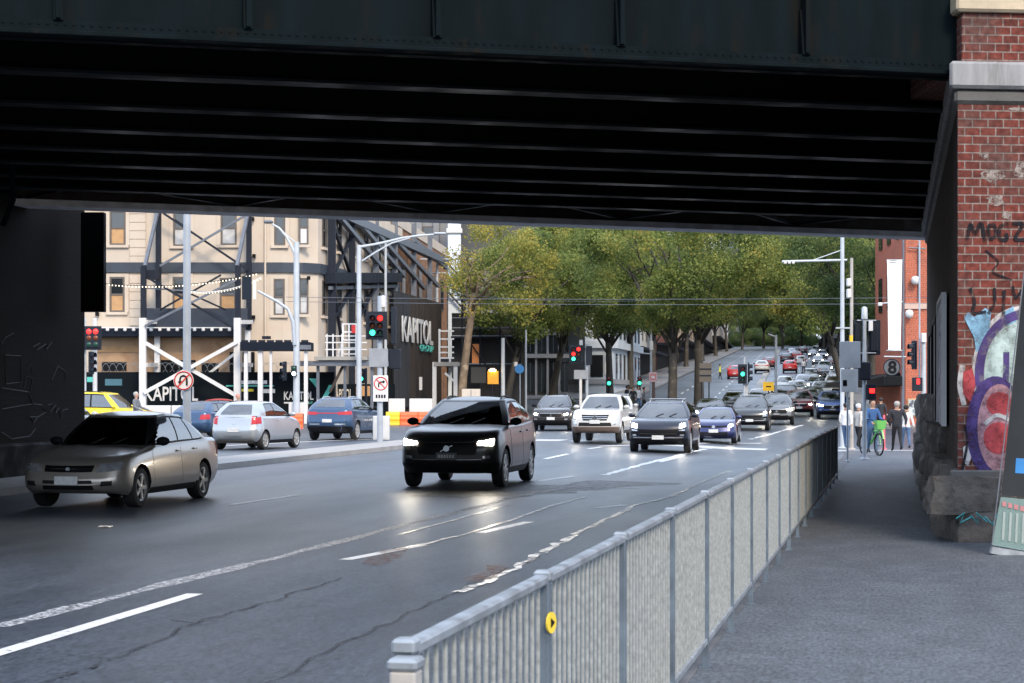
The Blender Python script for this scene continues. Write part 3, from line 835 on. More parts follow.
class Surf:
    KEYS = ('yf', 'yr', 'w', 'rc', 'bf', 'br')
    def __init__(s, levels, zlo, zhi, taper=None): s.lv, s.zlo, s.zhi, s.tp = levels, zlo, zhi, taper
    def par(s, t):
        L = s.lv
        if t <= L[0][0]: return L[0][1]
        for (a, p), (b, q) in zip(L, L[1:]):
            if t <= b:
                k = (t-a)/(b-a)
                return tuple(u+(v-u)*k for u, v in zip(p, q))
        return L[-1][1]
    def plan(s, sv, t, scale=1.):
        yf, yr, w, rc, bf, br_ = s.par(t)
        sv %= 8; k = int(sv); u = sv-k
        xc = w-rc
        yfc = yf+bf*(xc/w)**2; yrc = yr-br_*(xc/w)**2
        if k == 0: x = (2*u-1)*xc; y = yf+bf*(x/w)**2
        elif k == 1: x = xc+rc*sin(u*pi/2); y = yfc+rc*(1-cos(u*pi/2))
        elif k == 2: x = w; y = lerp(yfc+rc, yrc-rc, u)
        elif k == 3: x = xc+rc*cos(u*pi/2); y = yrc-rc+rc*sin(u*pi/2)
        elif k == 4: x = (1-2*u)*xc; y = yr-br_*(x/w)**2
        elif k == 5: x = -xc-rc*sin(u*pi/2); y = yrc-rc*(1-cos(u*pi/2))
        elif k == 6: x = -w; y = lerp(yrc-rc, yfc+rc, u)
        else: x = -xc-rc*cos(u*pi/2); y = yfc+rc-rc*sin(u*pi/2)
        if s.tp: x *= s.tp(y)
        return x*scale, (yf+yr)/2+(y-(yf+yr)/2)*scale
    def pt(s, sv, t):
        x, y = s.plan(sv, t)
        return Vector((x, y, lerp(s.zlo(y), s.zhi(y), t)))
    def side_s(s, y, t, side):
        """ring coordinate for a lengthwise position on a side (side=+1 right in local x, -1 left)"""
        yf, yr, w, rc, bf, br_ = s.par(t)
        xc = w-rc
        a = yf+bf*(xc/w)**2+rc; b = yr-br_*(xc/w)**2-rc
        u = (y-a)/(b-a)
        if u < 0:
            k = max(0., min(1., 1-(a-y)/rc)); v = 1+2/pi*math.acos(max(-1, min(1, 1-k)))
        elif u > 1:
            k = max(0., min(1., (y-b)/rc)); v = 3+2/pi*math.asin(k)
        else: v = 2+u
        return v if side > 0 else (9-v)
    def nrm(s, sv, t):
        e = 2e-3
        a = s.pt(sv+e, t)-s.pt(sv-e, t); b = s.pt(sv, min(1, t+e))-s.pt(sv, max(0, t-e))
        n = a.cross(b)
        return n.normalized() if n.length > 1e-12 else Vector((0, 0, 1))
    def mesh(s, ts, crown=.04, nf=10, nc=5, ns=44):
        ss = [i/nf for i in range(nf)]+[1+i/nc for i in range(nc)]+[2+i/ns for i in range(ns)]+[3+i/nc for i in range(nc)]+[4+i/nf for i in range(nf)]
        ss += [5+i/nc for i in range(nc)]+[6+i/ns for i in range(ns)]+[7+i/nc for i in range(nc)]
        n = len(ss); mb = MB(); vs = []
        for t in ts: vs += [s.pt(v, t) for v in ss]
        sc = (.93, .78, .55, .28)
        for k in sc:
            for v in ss:
                x, y = s.plan(v, 1., k); vs.append(Vector((x, y, s.zhi(y)+crown*(1-k*k))))
        rows = len(ts)+len(sc)
        fs = [(r*n+i, r*n+(i+1) % n, (r+1)*n+(i+1) % n, (r+1)*n+i) for r in range(rows-1) for i in range(n)]
        yc = sum(v.y for v in vs[-n:])/n
        vs.append(Vector((0, yc, s.zhi(yc)+crown))); top = len(vs)-1
        fs += [((rows-1)*n+i, (rows-1)*n+(i+1) % n, top) for i in range(n)]
        # underside
        b0 = len(vs)
        for v in ss:
            x, y = s.plan(v, ts[0], .6); vs.append(Vector((x, y, s.zlo(y))))
        vs.append(Vector((0, yc, s.zlo(yc)))); bt = len(vs)-1
        fs += [((i+1) % n, i, b0+i, b0+(i+1) % n) for i in range(n)]
        fs += [(b0+(i+1) % n, b0+i, bt) for i in range(n)]
        return mb.add(vs, fs)

def patch(S, corners, name, mat, parent, off=.004, nu=8, nv=4, th=.012, smooth=40, inset=None):
    (s00, t00), (s10, t10), (s11, t11), (s01, t01) = corners
    mb = MB(); top = []; bot = []
    for j in range(nv+1):
        for i in range(nu+1):
            u, v = i/nu, j/nv
            sv = (s00*(1-u)+s10*u)*(1-v)+(s01*(1-u)+s11*u)*v
            tv = (t00*(1-u)+t10*u)*(1-v)+(t01*(1-u)+t11*u)*v
            p, n = S.pt(sv, tv), S.nrm(sv, tv)
            top.append(p+n*off); bot.append(p-n*th)
    N = len(top); w = nu+1
    fs = [(j*w+i, j*w+i+1, (j+1)*w+i+1, (j+1)*w+i) for j in range(nv) for i in range(nu)]
    rim = [i for i in range(w)]+[j*w+nu for j in range(1, nv+1)]+[nv*w+i for i in range(nu-1, -1, -1)]+[j*w for j in range(nv-1, 0, -1)]
    fs += [(rim[i], rim[i]+N, rim[(i+1) % len(rim)]+N, rim[(i+1) % len(rim)]) for i in range(len(rim))]
    mb.add(top+bot, fs)
    return mb.build(name, mat, parent, smooth=smooth, fix=False, uv=False)

def epatch(S, sL, sR, t0, t1, name, mat, parent, off=.004, nu=8, nv=6, th=.012, side=1):
    """patch between two edges given as ring coordinate functions of t"""
    mb = MB(); top = []; bot = []
    for j in range(nv+1):
        t = t0+(t1-t0)*j/nv
        a, b = sL(t), sR(t)
        if side < 0: a, b = 1-b, 1-a
        for i in range(nu+1):
            sv = a+(b-a)*i/nu
            p, n = S.pt(sv, t), S.nrm(sv, t)
            top.append(p+n*off); bot.append(p-n*th)
    N = len(top); w = nu+1
    fs = [(j*w+i, j*w+i+1, (j+1)*w+i+1, (j+1)*w+i) for j in range(nv) for i in range(nu)]
    rim = [i for i in range(w)]+[j*w+nu for j in range(1, nv+1)]+[nv*w+i for i in range(nu-1, -1, -1)]+[j*w for j in range(nv-1, 0, -1)]
    fs += [(rim[i], rim[i]+N, rim[(i+1) % len(rim)]+N, rim[(i+1) % len(rim)]) for i in range(len(rim))]
    mb.add(top+bot, fs)
    return mb.build(name, mat, parent, smooth=40, fix=False, uv=False)

def mir(cs):
    """mirror ring coordinates left-right"""
    return [(1-s, t) for s, t in cs]

TYRE = M('tyre_rubber', (.014, .014, .015), .75, var=.15)
RIMS = M('alloy_rim', (.52, .51, .49), .35, .6, var=.1)
RIMB = M('dark_rim_well', (.012, .012, .013), .6, .2, var=.1)  # even near-black behind the spokes
CHROME = M('chrome_trim', (.62, .63, .65), .18, .9, var=.05)
TRIM = M('black_trim', (.009, .009, .010), .55, var=.1, spec=.25)
GRILL = M('grille_black', (.004, .004, .005), .5, var=.1, spec=.15)
PLATE = M('number_plate', (.55, .56, .56), .45, var=.12, vs=18)
PLATED = M('number_plate_dark', (.06, .06, .065), .4, var=.1)
LENS = M('headlamp_glass', (.55, .58, .62), .10, .7, var=.35, vs=9, coat=.6)
TAIL = M('tail_lamp_red', (.42, .012, .02), .2, var=.1)
TAIL_L = lamp_mat('tail_lamp_lit', (1., .05, .03), 5)
HEAD_L = lamp_mat('headlamp_lit', (1., .88, .70), 45)
HEAD_F = lamp_mat('headlamp_lit_far', (1., .86, .66), 22)
WELL = M('wheel_well', (.006, .006, .006), .9, var=0)
CARGL = bpy.data.materials.new('car_glass'); n_ = CARGL; CARGL.use_nodes = True
_n, _l = CARGL.node_tree.nodes, CARGL.node_tree.links
for q_ in list(_n): _n.remove(q_)
_o = _n.new('ShaderNodeOutputMaterial'); _m = _n.new('ShaderNodeMixShader'); _t = _n.new('ShaderNodeBsdfTransparent'); _g = _n.new('ShaderNodeBsdfGlossy'); _f = _n.new('ShaderNodeFresnel')
_t.inputs[0].default_value = (.42, .47, .48, 1); _g.inputs['Roughness'].default_value = .03; _f.inputs['IOR'].default_value = 3.0
_l.new(_f.outputs[0], _m.inputs[0]); _l.new(_t.outputs[0], _m.inputs[1]); _l.new(_g.outputs[0], _m.inputs[2]); _l.new(_m.outputs[0], _o.inputs['Surface'])
MATS['car_glass'] = CARGL
CABIN = M('seat_fabric', (.05, .05, .055), .8)

def wheel(parent, x, y, r, w, side, style='spoke'):
    m = Matrix.Translation((x, y, r)) @ Matrix.Rotation(R(90)*side, 4, 'Y')
    # lathe axis -> outward
    mb = MB().lathe([(r*.62, -w), (r*.90, -w), (r*.985, -w+.03), (r, -w+.07), (r, -.055), (r*.985, -.02), (r*.93, .0), (r*.72, .004), (r*.66, -.012), (r*.62, -.04)], 28, m)
    t = mb.build('wheel', TYRE, parent, smooth=40, uv=False)
    MB().lathe([(r*.655, -.10), (r*.655, -.06), (.03, -.06), (.02, -.065)], 20, m).build('brake_disc', RIMB, t, uv=False)
    mb = MB()
    mb.lathe([(r*.60, -.03), (r*.665, -.012), (r*.69, .002), (r*.665, .006), (r*.60, -.01)], 28, m, cap=False)
    n = 5 if style == 'spoke' else 7
    for k in range(n):
        a = 2*pi*k/n+.3
        for da in ((-.13, .13) if style == 'twin' else (0,)):
            d0 = Vector((cos(a), sin(a), 0)); d1 = Vector((cos(a+da*1.3), sin(a+da*1.3), 0))
            p, q = d0*r*.10+Vector((0, 0, -.012)), d1*r*.64+Vector((0, 0, -.012))
            wd_ = r*(.20 if style == 'spoke' else .12)
            b0 = len(mb.v); mb.bar(p, q, wd_, .022)
            for i in range(b0, len(mb.v)): mb.v[i] = tuple(m @ Vector(mb.v[i]))
    mb.lathe([(r*.17, -.02), (r*.17, .0), (r*.08, .006)], 14, m)
    mb.build('rim', RIMS, t, smooth=35, uv=False)
    return t

def car(sp, label, cat, loc, rz, group, name='parked_car'):
    L, Wd, H = sp['L'], sp['W'], sp['H']
    hw = Wd/2; y0, y1 = -L/2, L/2
    wr = sp['wr']; ya = y0+sp['fo']; yb = ya+sp['wb']
    pm = sp['paint']; lower = sp.get('lower', pm)
    detail = sp.get('detail', 2)
    root = thing(name, label, cat, loc, rz, group)
    deck = sp['deck']; cl = sp.get('clear', .2)
    zhi = lambda y: pl(deck, y)
    zlo = lambda y: cl+.07*sstep(y0+.7, y0, y)+.09*sstep(y1-.7, y1, y)
    nose = sp.get('nose', [(0, .14, .90), (.10, .05, .965), (.25, .0, 1.), (.42, .0, 1.), (.58, .03, .995), (.74, .06, .985), (.86, .12, .965), (.94, .22, .945), (1., .36, .90)])
    tail = sp.get('tail', [(0, .16), (.12, .06), (.28, 0.), (.45, .0), (.6, .03), (.8, .05), (.94, .07), (1., .12)])
    lev = []
    rc = sp.get('rc', .34)
    for t, o, w in nose:
        ro = pl(tail, t)
        lev.append((t, (y0+o, y1-ro, hw*w, rc*(1-.25*t), sp.get('bow', .14), .08)))
    tp = lambda y: 1-.085*sstep(ya, y0, y)**1.5-.05*sstep(yb+.1, y1, y)
    B = Surf(lev, zlo, zhi, tp)
    ts = [0, .05, .10, .17, .25, .34, .42, .5, .58, .66, .74, .80, .86, .90, .94, .975, 1.]
    mb = B.mesh(ts, crown=sp.get('crown', .045))
    me = bpy.data.meshes.new('body'); me.from_pydata(mb.v, [], mb.f)
    me.materials.append(pm); me.materials.append(WELL)
    tmp = bpy.data.objects.new('body_tmp', me); COL.objects.link(tmp)
    # wheel arches: cut with two cylinders right through
    cb = MB()
    for yy in (ya, yb):
        for sd_ in (-1, 1):
            mm = Matrix.Translation((sd_*(hw-.31), yy, wr*1.0+.01)) @ Matrix.Rotation(R(90)*sd_, 4, 'Y')
            cb.lathe([(wr*1.14, 0), (wr*1.14, .6)], 36, mm)
    cme = bpy.data.meshes.new('cut'); cme.from_pydata(cb.v, [], cb.f)
    bmx = bmesh.new(); bmx.from_mesh(cme); bmesh.ops.recalc_face_normals(bmx, faces=bmx.faces); bmx.to_mesh(cme); bmx.free()
    cme.materials.append(pm); cme.materials.append(WELL)
    cme.polygons.foreach_set('material_index', [1]*len(cme.polygons))
    co = bpy.data.objects.new('cut', cme); COL.objects.link(co)
    bmx = bmesh.new(); bmx.from_mesh(me); bmesh.ops.recalc_face_normals(bmx, faces=bmx.faces); bmx.to_mesh(me); bmx.free()
    md = tmp.modifiers.new('arch', 'BOOLEAN'); md.operation = 'DIFFERENCE'; md.object = co; md.solver = 'EXACT'
    bpy.context.view_layer.update()
    bme = bpy.data.meshes.new_from_object(tmp.evaluated_get(bpy.context.evaluated_depsgraph_get()))
    bpy.data.objects.remove(tmp); bpy.data.objects.remove(co)
    bme.name = 'body'
    bme.polygons.foreach_set('use_smooth', [True]*len(bme.polygons)); bme.set_sharp_from_angle(angle=R(38))
    body = link('body', bme, root)
    # greenhouse
    g = sp['gh']          # cowl y, roof front y, roof rear y, rear base y, base half width, roof half width
    cy, rf, rr_, rb_, gw, rw = g
    zb = lambda y: pl(deck, y)-.035
    rtop = sp.get('roof', [(rf, H-.085), (rf+.5, H-.05), (rr_-.5, H-.055), (rr_, H-.09)])
    zr = lambda y: pl(rtop, y)
    glv = []
    for t in (0, .2, .4, .6, .8, .92, 1.):
        k = t
        bulge = .035*sin(pi*t)
        w = lerp(gw, rw, k**1.15)+bulge*.8
        glv.append((t, (lerp(cy, rf, k)-.04*sin(pi*t), lerp(rb_, rr_, k)+.05*sin(pi*t), w, lerp(.13, .12, k), lerp(.26, .10, k), lerp(.16, .10, k))))
    GH = Surf(glv, zb, zr)
    tsg = [0, .09, .92, .95, .98, 1.]
    gm = GH.mesh(tsg, crown=.045, ns=24)
    nring = 2*10+4*5+2*24
    gm.f = [f for f in gm.f if not (min(f) >= nring and max(f) < 3*nring) and len(f) >= 3 and max(f) < (len(tsg)+4)*nring+1]
    gm.m = [0]*len(gm.f)
    cabin = gm.build('roof', sp.get('roofpaint', pm), root, smooth=50, uv=False, fix=False)
    MB().box(-gw*.93, gw*.93, cy+.30, rb_-.12, zb(0)-.02, zb(0)+.055).build('cabin_floor', CABIN, root)
    for sx_ in (-1, 1):
        yb_ = lerp(rf, rr_, .36)
        st_ = MB().box(sx_*.36-.23, sx_*.36+.23, yb_-.02, yb_+.10, zb(0)+.05, H-.36).build('seat', CABIN, root, bevel=.04)
        MB().box(sx_*.36-.13, sx_*.36+.13, yb_+.02, yb_+.10, H-.345, H-.19).build('headrest', CABIN, st_, bevel=.03)
    MB().box(-gw*.8, gw*.8, lerp(rr_, rb_, .2)-.22, lerp(rr_, rb_, .2)-.10, zb(0)+.05, H-.40).build('rear_bench', CABIN, root, bevel=.04)
    pcol = sp.get('pillar', pm)
    for side in (1, -1):
        wl_ = sp['windows']
        def edge(yb, yt): return lambda t: GH.side_s(lerp(yb, yt, (t-.13)/.73), t, 1)
        ed_ = [lambda t: 1.1-.1*(t-.1)/.83]
        for (b0, b1, c0, c1) in wl_: ed_ += [edge(b0, c0), edge(b1, c1)]
        ed_.append(lambda t: 4.08+.02*t)
        for i_ in range(0, len(ed_), 2):
            epatch(GH, ed_[i_], ed_[i_+1], .08, .93, 'pillar', TRIM if 0 < i_ < len(ed_)-2 else (sp.get('apillar', pcol) if i_ == 0 else pcol), root, .0025, 8, 8, .04, side)
        for i_ in range(len(wl_)):
            for t0_, t1_ in ((.08, .15), (.85, .93)): epatch(GH, ed_[1+2*i_], ed_[2+2*i_], t0_, t1_, 'window_trim', TRIM, root, .002, 6, 1, .03, side)
            epatch(GH, ed_[1+2*i_], ed_[2+2*i_], .14, .86, 'side_window', CARGL, root, .006, 8, 6, .012, side)
    q0 = sp.get('rgt', .22)
    patch(GH, [(4.07, .08), (4.93, .08), (4.93, q0+.01), (4.07, q0+.01)], 'tailgate_top', pm, root, .002, 8, 2, th=.03)
    patch(GH, [(4.07, .89), (4.93, .89), (4.93, .93), (4.07, .93)], 'rear_header', pm, root, .002, 8, 1, th=.03)
    # glass
    patch(GH, [(-.1, .10), (1.1, .10), (1.0, .93), (.0, .93)], 'windscreen', sp.get('glass', CARGL), root, .006, 14, 8)
    patch(GH, [(4.08, sp.get('rgt', .22)), (4.92, sp.get('rgt', .22)), (4.90, .90), (4.10, .90)], 'rear_window', CARGL, root, .006, 12, 6)
    # lamps, grille, bumper
    def pm2(cs_, nm, mt, par=root, **k):
        patch(B, cs_, nm, mt, par, **k); m_ = mir(cs_); patch(B, [m_[1], m_[0], m_[3], m_[2]], nm, mt, par, **k)
    if detail:
        hl = sp['head']
        pm2(hl, 'headlight', LENS, off=.008, nu=10, nv=4)
        if sp.get('lit'):
            pm2(sp['lit'], 'headlight_bulb', sp.get('litmat', HEAD_L), off=.022, nu=6, nv=3)
        if 'fog' in sp: pm2(sp['fog'], 'fog_light', LENS, off=.008, nu=6, nv=3)
        pm2(sp['taillight'], 'taillight', sp.get('tailmat', TAIL), off=.008, nu=8, nv=4)
        for c_ in sp.get('grille', []): patch(B, c_, 'grille', GRILL, root, .007, 12, 4)
        for c_ in sp.get('grillebars', []): patch(B, c_, 'grille_bar', CHROME, root, .013, 12, 1)
        for c_ in sp.get('intake', []): patch(B, c_, 'air_intake', TRIM, root, .006, 12, 3)
        for c_ in sp.get('chrome', []): patch(B, c_, 'bumper_trim', CHROME, root, .014, 12, 2)
        for c_ in sp.get('cladding', []): pm2(c_, 'cladding', TRIM, off=.006, nu=12, nv=2)
        if 'skirt' in sp:
            patch(B, [(.0, .0), (1., .0), (1., sp['skirt']), (0., sp['skirt'])], 'lower_bumper', sp.get('bumpmat', TRIM), root, .005, 12, 3)
            patch(B, [(1., .0), (1.98, .0), (1.98, sp['skirt']), (1., sp['skirt'])], 'lower_bumper', sp.get('bumpmat', TRIM), root, .005, 8, 3)
            patch(B, [(7.02, .0), (8., .0), (8., sp['skirt']), (7.02, sp['skirt'])], 'lower_bumper', sp.get('bumpmat', TRIM), root, .005, 8, 3)
            for q0 in (3.02, 4., 5.): patch(B, [(q0, .0), (q0+.98, .0), (q0+.98, sp['skirt']), (q0, sp['skirt'])], 'rear_lower_bumper', TRIM, root, .005, 8, 3)
        # sill between the wheels
        for side in (1, -1):
            a_, b_ = ya+wr*1.2, yb-wr*1.2
            q = [(B.side_s(y, t, side), t) for y, t in ((a_, .0), (b_, .0), (b_, .13), (a_, .13))]
            if side < 0: q = [q[1], q[0], q[3], q[2]]
            patch(B, q, 'sill', TRIM, root, .006, 12, 2)
        # doors
        for side in (1, -1):
            for (d0, d1) in sp['doors']:
                q = [(B.side_s(y, t, side), t) for y, t in ((d0, .15), (d1, .15), (d1, .955), (d0, .955))]
                if side < 0: q = [q[1], q[0], q[3], q[2]]
                d_ = patch(B, q, 'door', pm, root, .0035, 14, 14, th=.004)
                yh = d1-.14; p = B.pt(B.side_s(yh, .84, side), .84)
                MB().box(p.x-.012, p.x+.028*1 if side > 0 else p.x+.012, yh-.09, yh+.09, p.z-.014, p.z+.014).build('handle', sp.get('handle', pm), d_, bevel=.006) if side > 0 else \
                    MB().box(p.x-.028, p.x+.012, yh-.09, yh+.09, p.z-.014, p.z+.014).build('handle', sp.get('handle', pm), d_, bevel=.006)
            # seam strip under the doors' bottom edge, mirrors
            ym = sp.get('mirror', cy+.42)
            p = GH.pt(GH.side_s(ym, .06, side), .06)
            mm = Matrix.Translation((p.x+side*.125, ym, p.z+.075))
            bm = bmesh.new(); bmesh.ops.create_icosphere(bm, subdivisions=2, radius=1, matrix=Matrix.Diagonal((.115, .065, .075, 1)))
            me2 = bpy.data.meshes.new('mirror'); bm.to_mesh(me2); bm.free()
            for v in me2.vertices: v.co = mm @ v.co
            me2.materials.append(sp.get('mirrormat', pm)); me2.polygons.foreach_set('use_smooth', [True]*len(me2.polygons))
            mo = link('mirror', me2, root)
            MB().box(min(p.x-side*.02, p.x+side*.10), max(p.x-side*.02, p.x+side*.10), ym-.025, ym+.025, p.z+.01, p.z+.05).build('mirror_arm', TRIM, mo)
        # plates
        tpz = sp.get('platet', .36)
        p = B.pt(.5, tpz)
        MB().box(-.186, .186, p.y-.022, p.y+.015, p.z-.065, p.z+.065).build('number_plate', sp.get('plate', PLATE), root, bevel=.004)
        p = B.pt(4.5, sp.get('rplatet', .5))
        MB().box(-.186, .186, p.y-.015, p.y+.022, p.z-.062, p.z+.062).build('number_plate', sp.get('plate', PLATE), root, bevel=.004)
        if 'rails' in sp:
            for side in (1, -1):
                yy = [lerp(rf+.15, rr_-.12, i/6) for i in range(7)]
                MB().tube([(side*(rw-.10), y, zr(y)+(.045 if 0 < i < 6 else -.01)) for i, y in enumerate(yy)], .018, 7).build('roof_rail', sp['rails'], root, smooth=60)
        if detail > 1:
            for yy_ in (.36, .64):
                p = GH.pt(yy_, .12)
                q = GH.pt(yy_+.16, .30)
                n_ = GH.nrm(yy_, .12)
                MB().bar(p+n_*.02, q+n_*.02, .018, .012).build('wiper', TRIM, root)
        if detail > 1:
            MB().box(-.62, .62, ya-.2, yb+.6, cl+.02, cl+.10).build('underbody', WELL, root)
    sx = hw*.985
    for side in (1, -1):
        for yy in (ya, yb): wheel(root, side*(sx-.01), yy, wr, .21, side, sp.get('rim', 'spoke'))
    root['surf'] = 0
    del root['surf']
    return root, B, GH

def grp(px, D, rz=0., dy=0.):
    x, y = at(px, D)
    return (x, y, gz(x, y)), rz

P_SILV = paint('silver_gold_paint', (.38, .345, .30), .6, .3)
P_BLK = paint('black_paint', (.010, .011, .013), .2, .22)
P_GRN = paint('dark_grey_paint', (.016, .018, .020), .1, .33, .3, .4)
P_WHT = paint('white_car_paint', (.43, .43, .42), .0, .3)
P_NVY = paint('navy_paint', (.006, .009, .022), .0, .25, .35, .4)
P_BLU = paint('violet_blue_paint', (.020, .027, .10), .45, .26)
P_SBL = paint('steel_blue_paint', (.035, .075, .15), .45, .28)
P_SIL = paint('silver_paint', (.40, .43, .46), .55, .3)
P_BRZ = paint('bronze_black_paint', (.030, .024, .022), .5, .25)
P_RED = paint('red_car_paint', (.42, .02, .02), .1, .3)
P_BBL = paint('bright_blue_paint', (.02, .06, .20), .4, .28)
P_GRY = paint('grey_car_paint', (.16, .17, .18), .5, .3)
P_YEL = paint('taxi_yellow_paint', (.80, .58, .01), .0, .35)

SUV = dict(L=4.43, W=1.87, H=1.65, wb=2.70, fo=.88, wr=.355, clear=.24, paint=P_GRN,
    deck=[(-2.21, .93), (-1.95, 1.01), (-1.55, 1.06), (-.85, 1.11), (-.5, 1.12), (.6, 1.13), (1.5, 1.17), (1.95, 1.20), (2.21, 1.18)],
    gh=(-1.10, .02, 1.42, 2.08, .86, .615),
    windows=[(-.74, .36, .06, .40), (.42, 1.16, .46, 1.06), (1.22, 1.62, 1.12, 1.36)],
    doors=[(-.78, .34), (.36, 1.04)],
    head=[(1.0, .66), (1.65, .70), (1.68, .84), (1.0, .81)], lit=[(1.06, .70), (1.42, .71), (1.42, .81), (1.06, .80)],
    taillight=[(3.10, .66), (3.90, .66), (3.75, .96), (3.10, .90)],
    grille=[[(.06, .48), (.94, .48), (.98, .81), (.02, .81)]], intake=[[(-.15, .10), (1.15, .10), (1.1, .34), (-.1, .34)]],
    skirt=.24, fog=[(1.15, .36), (1.45, .36), (1.45, .44), (1.15, .44)], platet=.44, rplatet=.62, rim='twin', rails=TRIM, mirrormat=BLACKP)
SUV['nose'] = [(0, .16, .90), (.10, .06, .96), (.25, .0, 1.), (.42, -.005, 1.), (.58, .0, 1.0), (.74, .02, .99), (.86, .06, .97), (.94, .16, .95), (1., .30, .90)]

def spec(base, **k):
    d = dict(base); d.update(k); return d

# 1 the sedan under the bridge
SEDAN = dict(L=4.62, W=1.74, H=1.50, wb=2.70, fo=.90, wr=.315, clear=.20, paint=P_SILV, handle=P_SILV,
    deck=[(-2.31, .70), (-2.1, .77), (-1.5, .86), (-.95, .94), (-.3, .96), (1.2, 1.0), (1.55, 1.035), (2.1, 1.02), (2.31, .97)],
    gh=(-1.10, -.30, 1.0, 1.74, .79, .575),
    apillar=TRIM, windows=[(-.84, .24, -.22, .26), (.30, .90, .32, .76), (.95, 1.36, .82, .95)],
    doors=[(-.86, .27), (.29, 1.02)],
    head=[(.92, .66), (1.74, .68), (1.70, .89), (.96, .86)],
    taillight=[(3.05, .62), (3.95, .62), (3.9, .92), (3.05, .9)],
    grille=[[(.14, .68), (.86, .68), (.88, .85), (.12, .85)]], grillebars=[[(.16, .76), (.84, .76), (.84, .77), (.16, .77)]],
    intake=[[(.06, .10), (.94, .10), (.90, .24), (.10, .24)], [(1.05, .22), (1.42, .24), (1.42, .38), (1.07, .38)], [(7.58, .24), (7.95, .22), (7.93, .38), (7.58, .38)], [(.10, .30), (.90, .30), (.88, .42), (.12, .42)]],
    platet=.42, rplatet=.6, mirrormat=BLACKP, rim='spoke')
CARG = 'cars driving on the wide city road'
loc, rz = grp(0, 1); 
s_sedan, B_, G_ = car(SEDAN, 'gold silver sedan with dark windscreen passing under the bridge', 'sedan', (-12.42, 29.3, gz(-12.42, 29.3)), 0, CARG, 'sedan_car')
p = B_.pt(.5, .775); MB().disc((0, p.y-.014, p.z), .032, (0, -1, .05), .01, 16).build('badge', GALV, s_sedan)

# 2 dark compact suv, lights on
VOLV = spec(SUV, head=[(.94, .70), (1.7, .69), (1.72, .86), (.96, .83)], lit=[(.96, .755), (1.55, .69), (1.62, .84), (.98, .815)], plate=PLATED, cladding=[[(2.0, .0), (2.001, .0), (2.001, .01), (2.0, .01)]])
VOLV.pop('cladding'); VOLV['grillebars'] = [[(.03, .80), (.97, .80), (.97, .812), (.03, .812)]]; VOLV['chrome'] = [[(-.1, .335), (1.1, .335), (1.1, .345), (-.1, .345)]]
s_v, B_, G_ = car(VOLV, 'dark grey compact SUV with both headlights on, largest car in the middle of the road', 'SUV', (-8.17, 36.2, gz(-8.17, 36.2)), R(1.0), CARG, 'suv_car')
p = B_.pt(.5, .66); MB().bar((-.11, p.y-.02, p.z-.055), (.11, p.y-.02, p.z+.055), .03, .014).build('badge', CHROME, s_v)
MB().disc((0, p.y-.012, p.z), .055, (0, -1, 0), .012, 16).build('badge', CHROME, s_v)

s_v.scale = (1.03, 1.03, 1.035)
q_ = B_.pt(.5, .44)
mb = MB()
for i_ in range(6): mb.box(-.15+i_*.052, -.115+i_*.052, q_.y-.028, q_.y-.021, q_.z-.028, q_.z+.028)
mb.build('plate_characters', M('plate_grey', (.42, .42, .40), .5), s_v)
# 3 white dual cab ute
UTE = dict(L=5.0, W=1.80, H=1.78, wb=3.0, fo=.85, wr=.37, clear=.34, paint=P_WHT,
    deck=[(-2.5, 1.10), (-2.2, 1.15), (-1.6, 1.19), (-1.0, 1.22), (-.4, 1.22), (.9, 1.23), (1.05, 1.19), (2.5, 1.19)],
    gh=(-1.22, -.34, .78, 1.05, .80, .60), rgt=.2,
    windows=[(-.84, .14, -.26, .18), (.21, .84, .25, .68)], doors=[(-.85, .18), (.20, .98)],
    head=[(.96, .62), (1.7, .67), (1.66, .87), (1.0, .85)], lit=[(1.05, .68), (1.45, .70), (1.45, .83), (1.07, .82)],
    taillight=[(3.4, .5), (3.95, .5), (3.95, .95), (3.4, .95)],
    grille=[[(.14, .58), (.86, .58), (.92, .85), (.08, .85)]], grillebars=[[(.13, .66), (.87, .66), (.87, .68), (.13, .68)], [(.12, .75), (.88, .75), (.88, .77), (.12, .77)]], bumpmat=M('dusty_bumper', (.16, .11, .085), .7, var=.2),
    intake=[[(-.05, .30), (1.05, .30), (.98, .48), (.02, .48)]], fog=[(1.2, .38), (1.45, .38), (1.45, .48), (1.2, .48)],
    skirt=.26, platet=.52, rplatet=.3, rc=.3, rim='spoke', mirrormat=P_WHT, tail=[(0, .1), (.2, .02), (1., .02)])
s_u, B_, G_ = car(UTE, 'white dual cab ute with headlights on beside the navy SUV', 'ute', (-10.6, 69.2, gz(-10.6, 69.2)), R(.5), CARG, 'ute_car')
p = B_.pt(.5, .70)
mb = MB()
for a in (90, 210, 330):
    c, s_ = cos(R(a)), sin(R(a)); e1 = Vector((cos(R(a-30)), 0, sin(R(a-30))))*.085; e2 = Vector((cos(R(a+30)), 0, sin(R(a+30))))*.085
    o = Vector((0, p.y-.03, p.z))
    mb.add([o+v+Vector((0, dd, 0)) for dd in (0, .015) for v in (Vector(), e1, e1+e2, e2)], [(0, 1, 2, 3), (7, 6, 5, 4), (0, 4, 5, 1), (1, 5, 6, 2), (2, 6, 7, 3), (3, 7, 4, 0)])
mb.build('badge', CHROME, s_u)

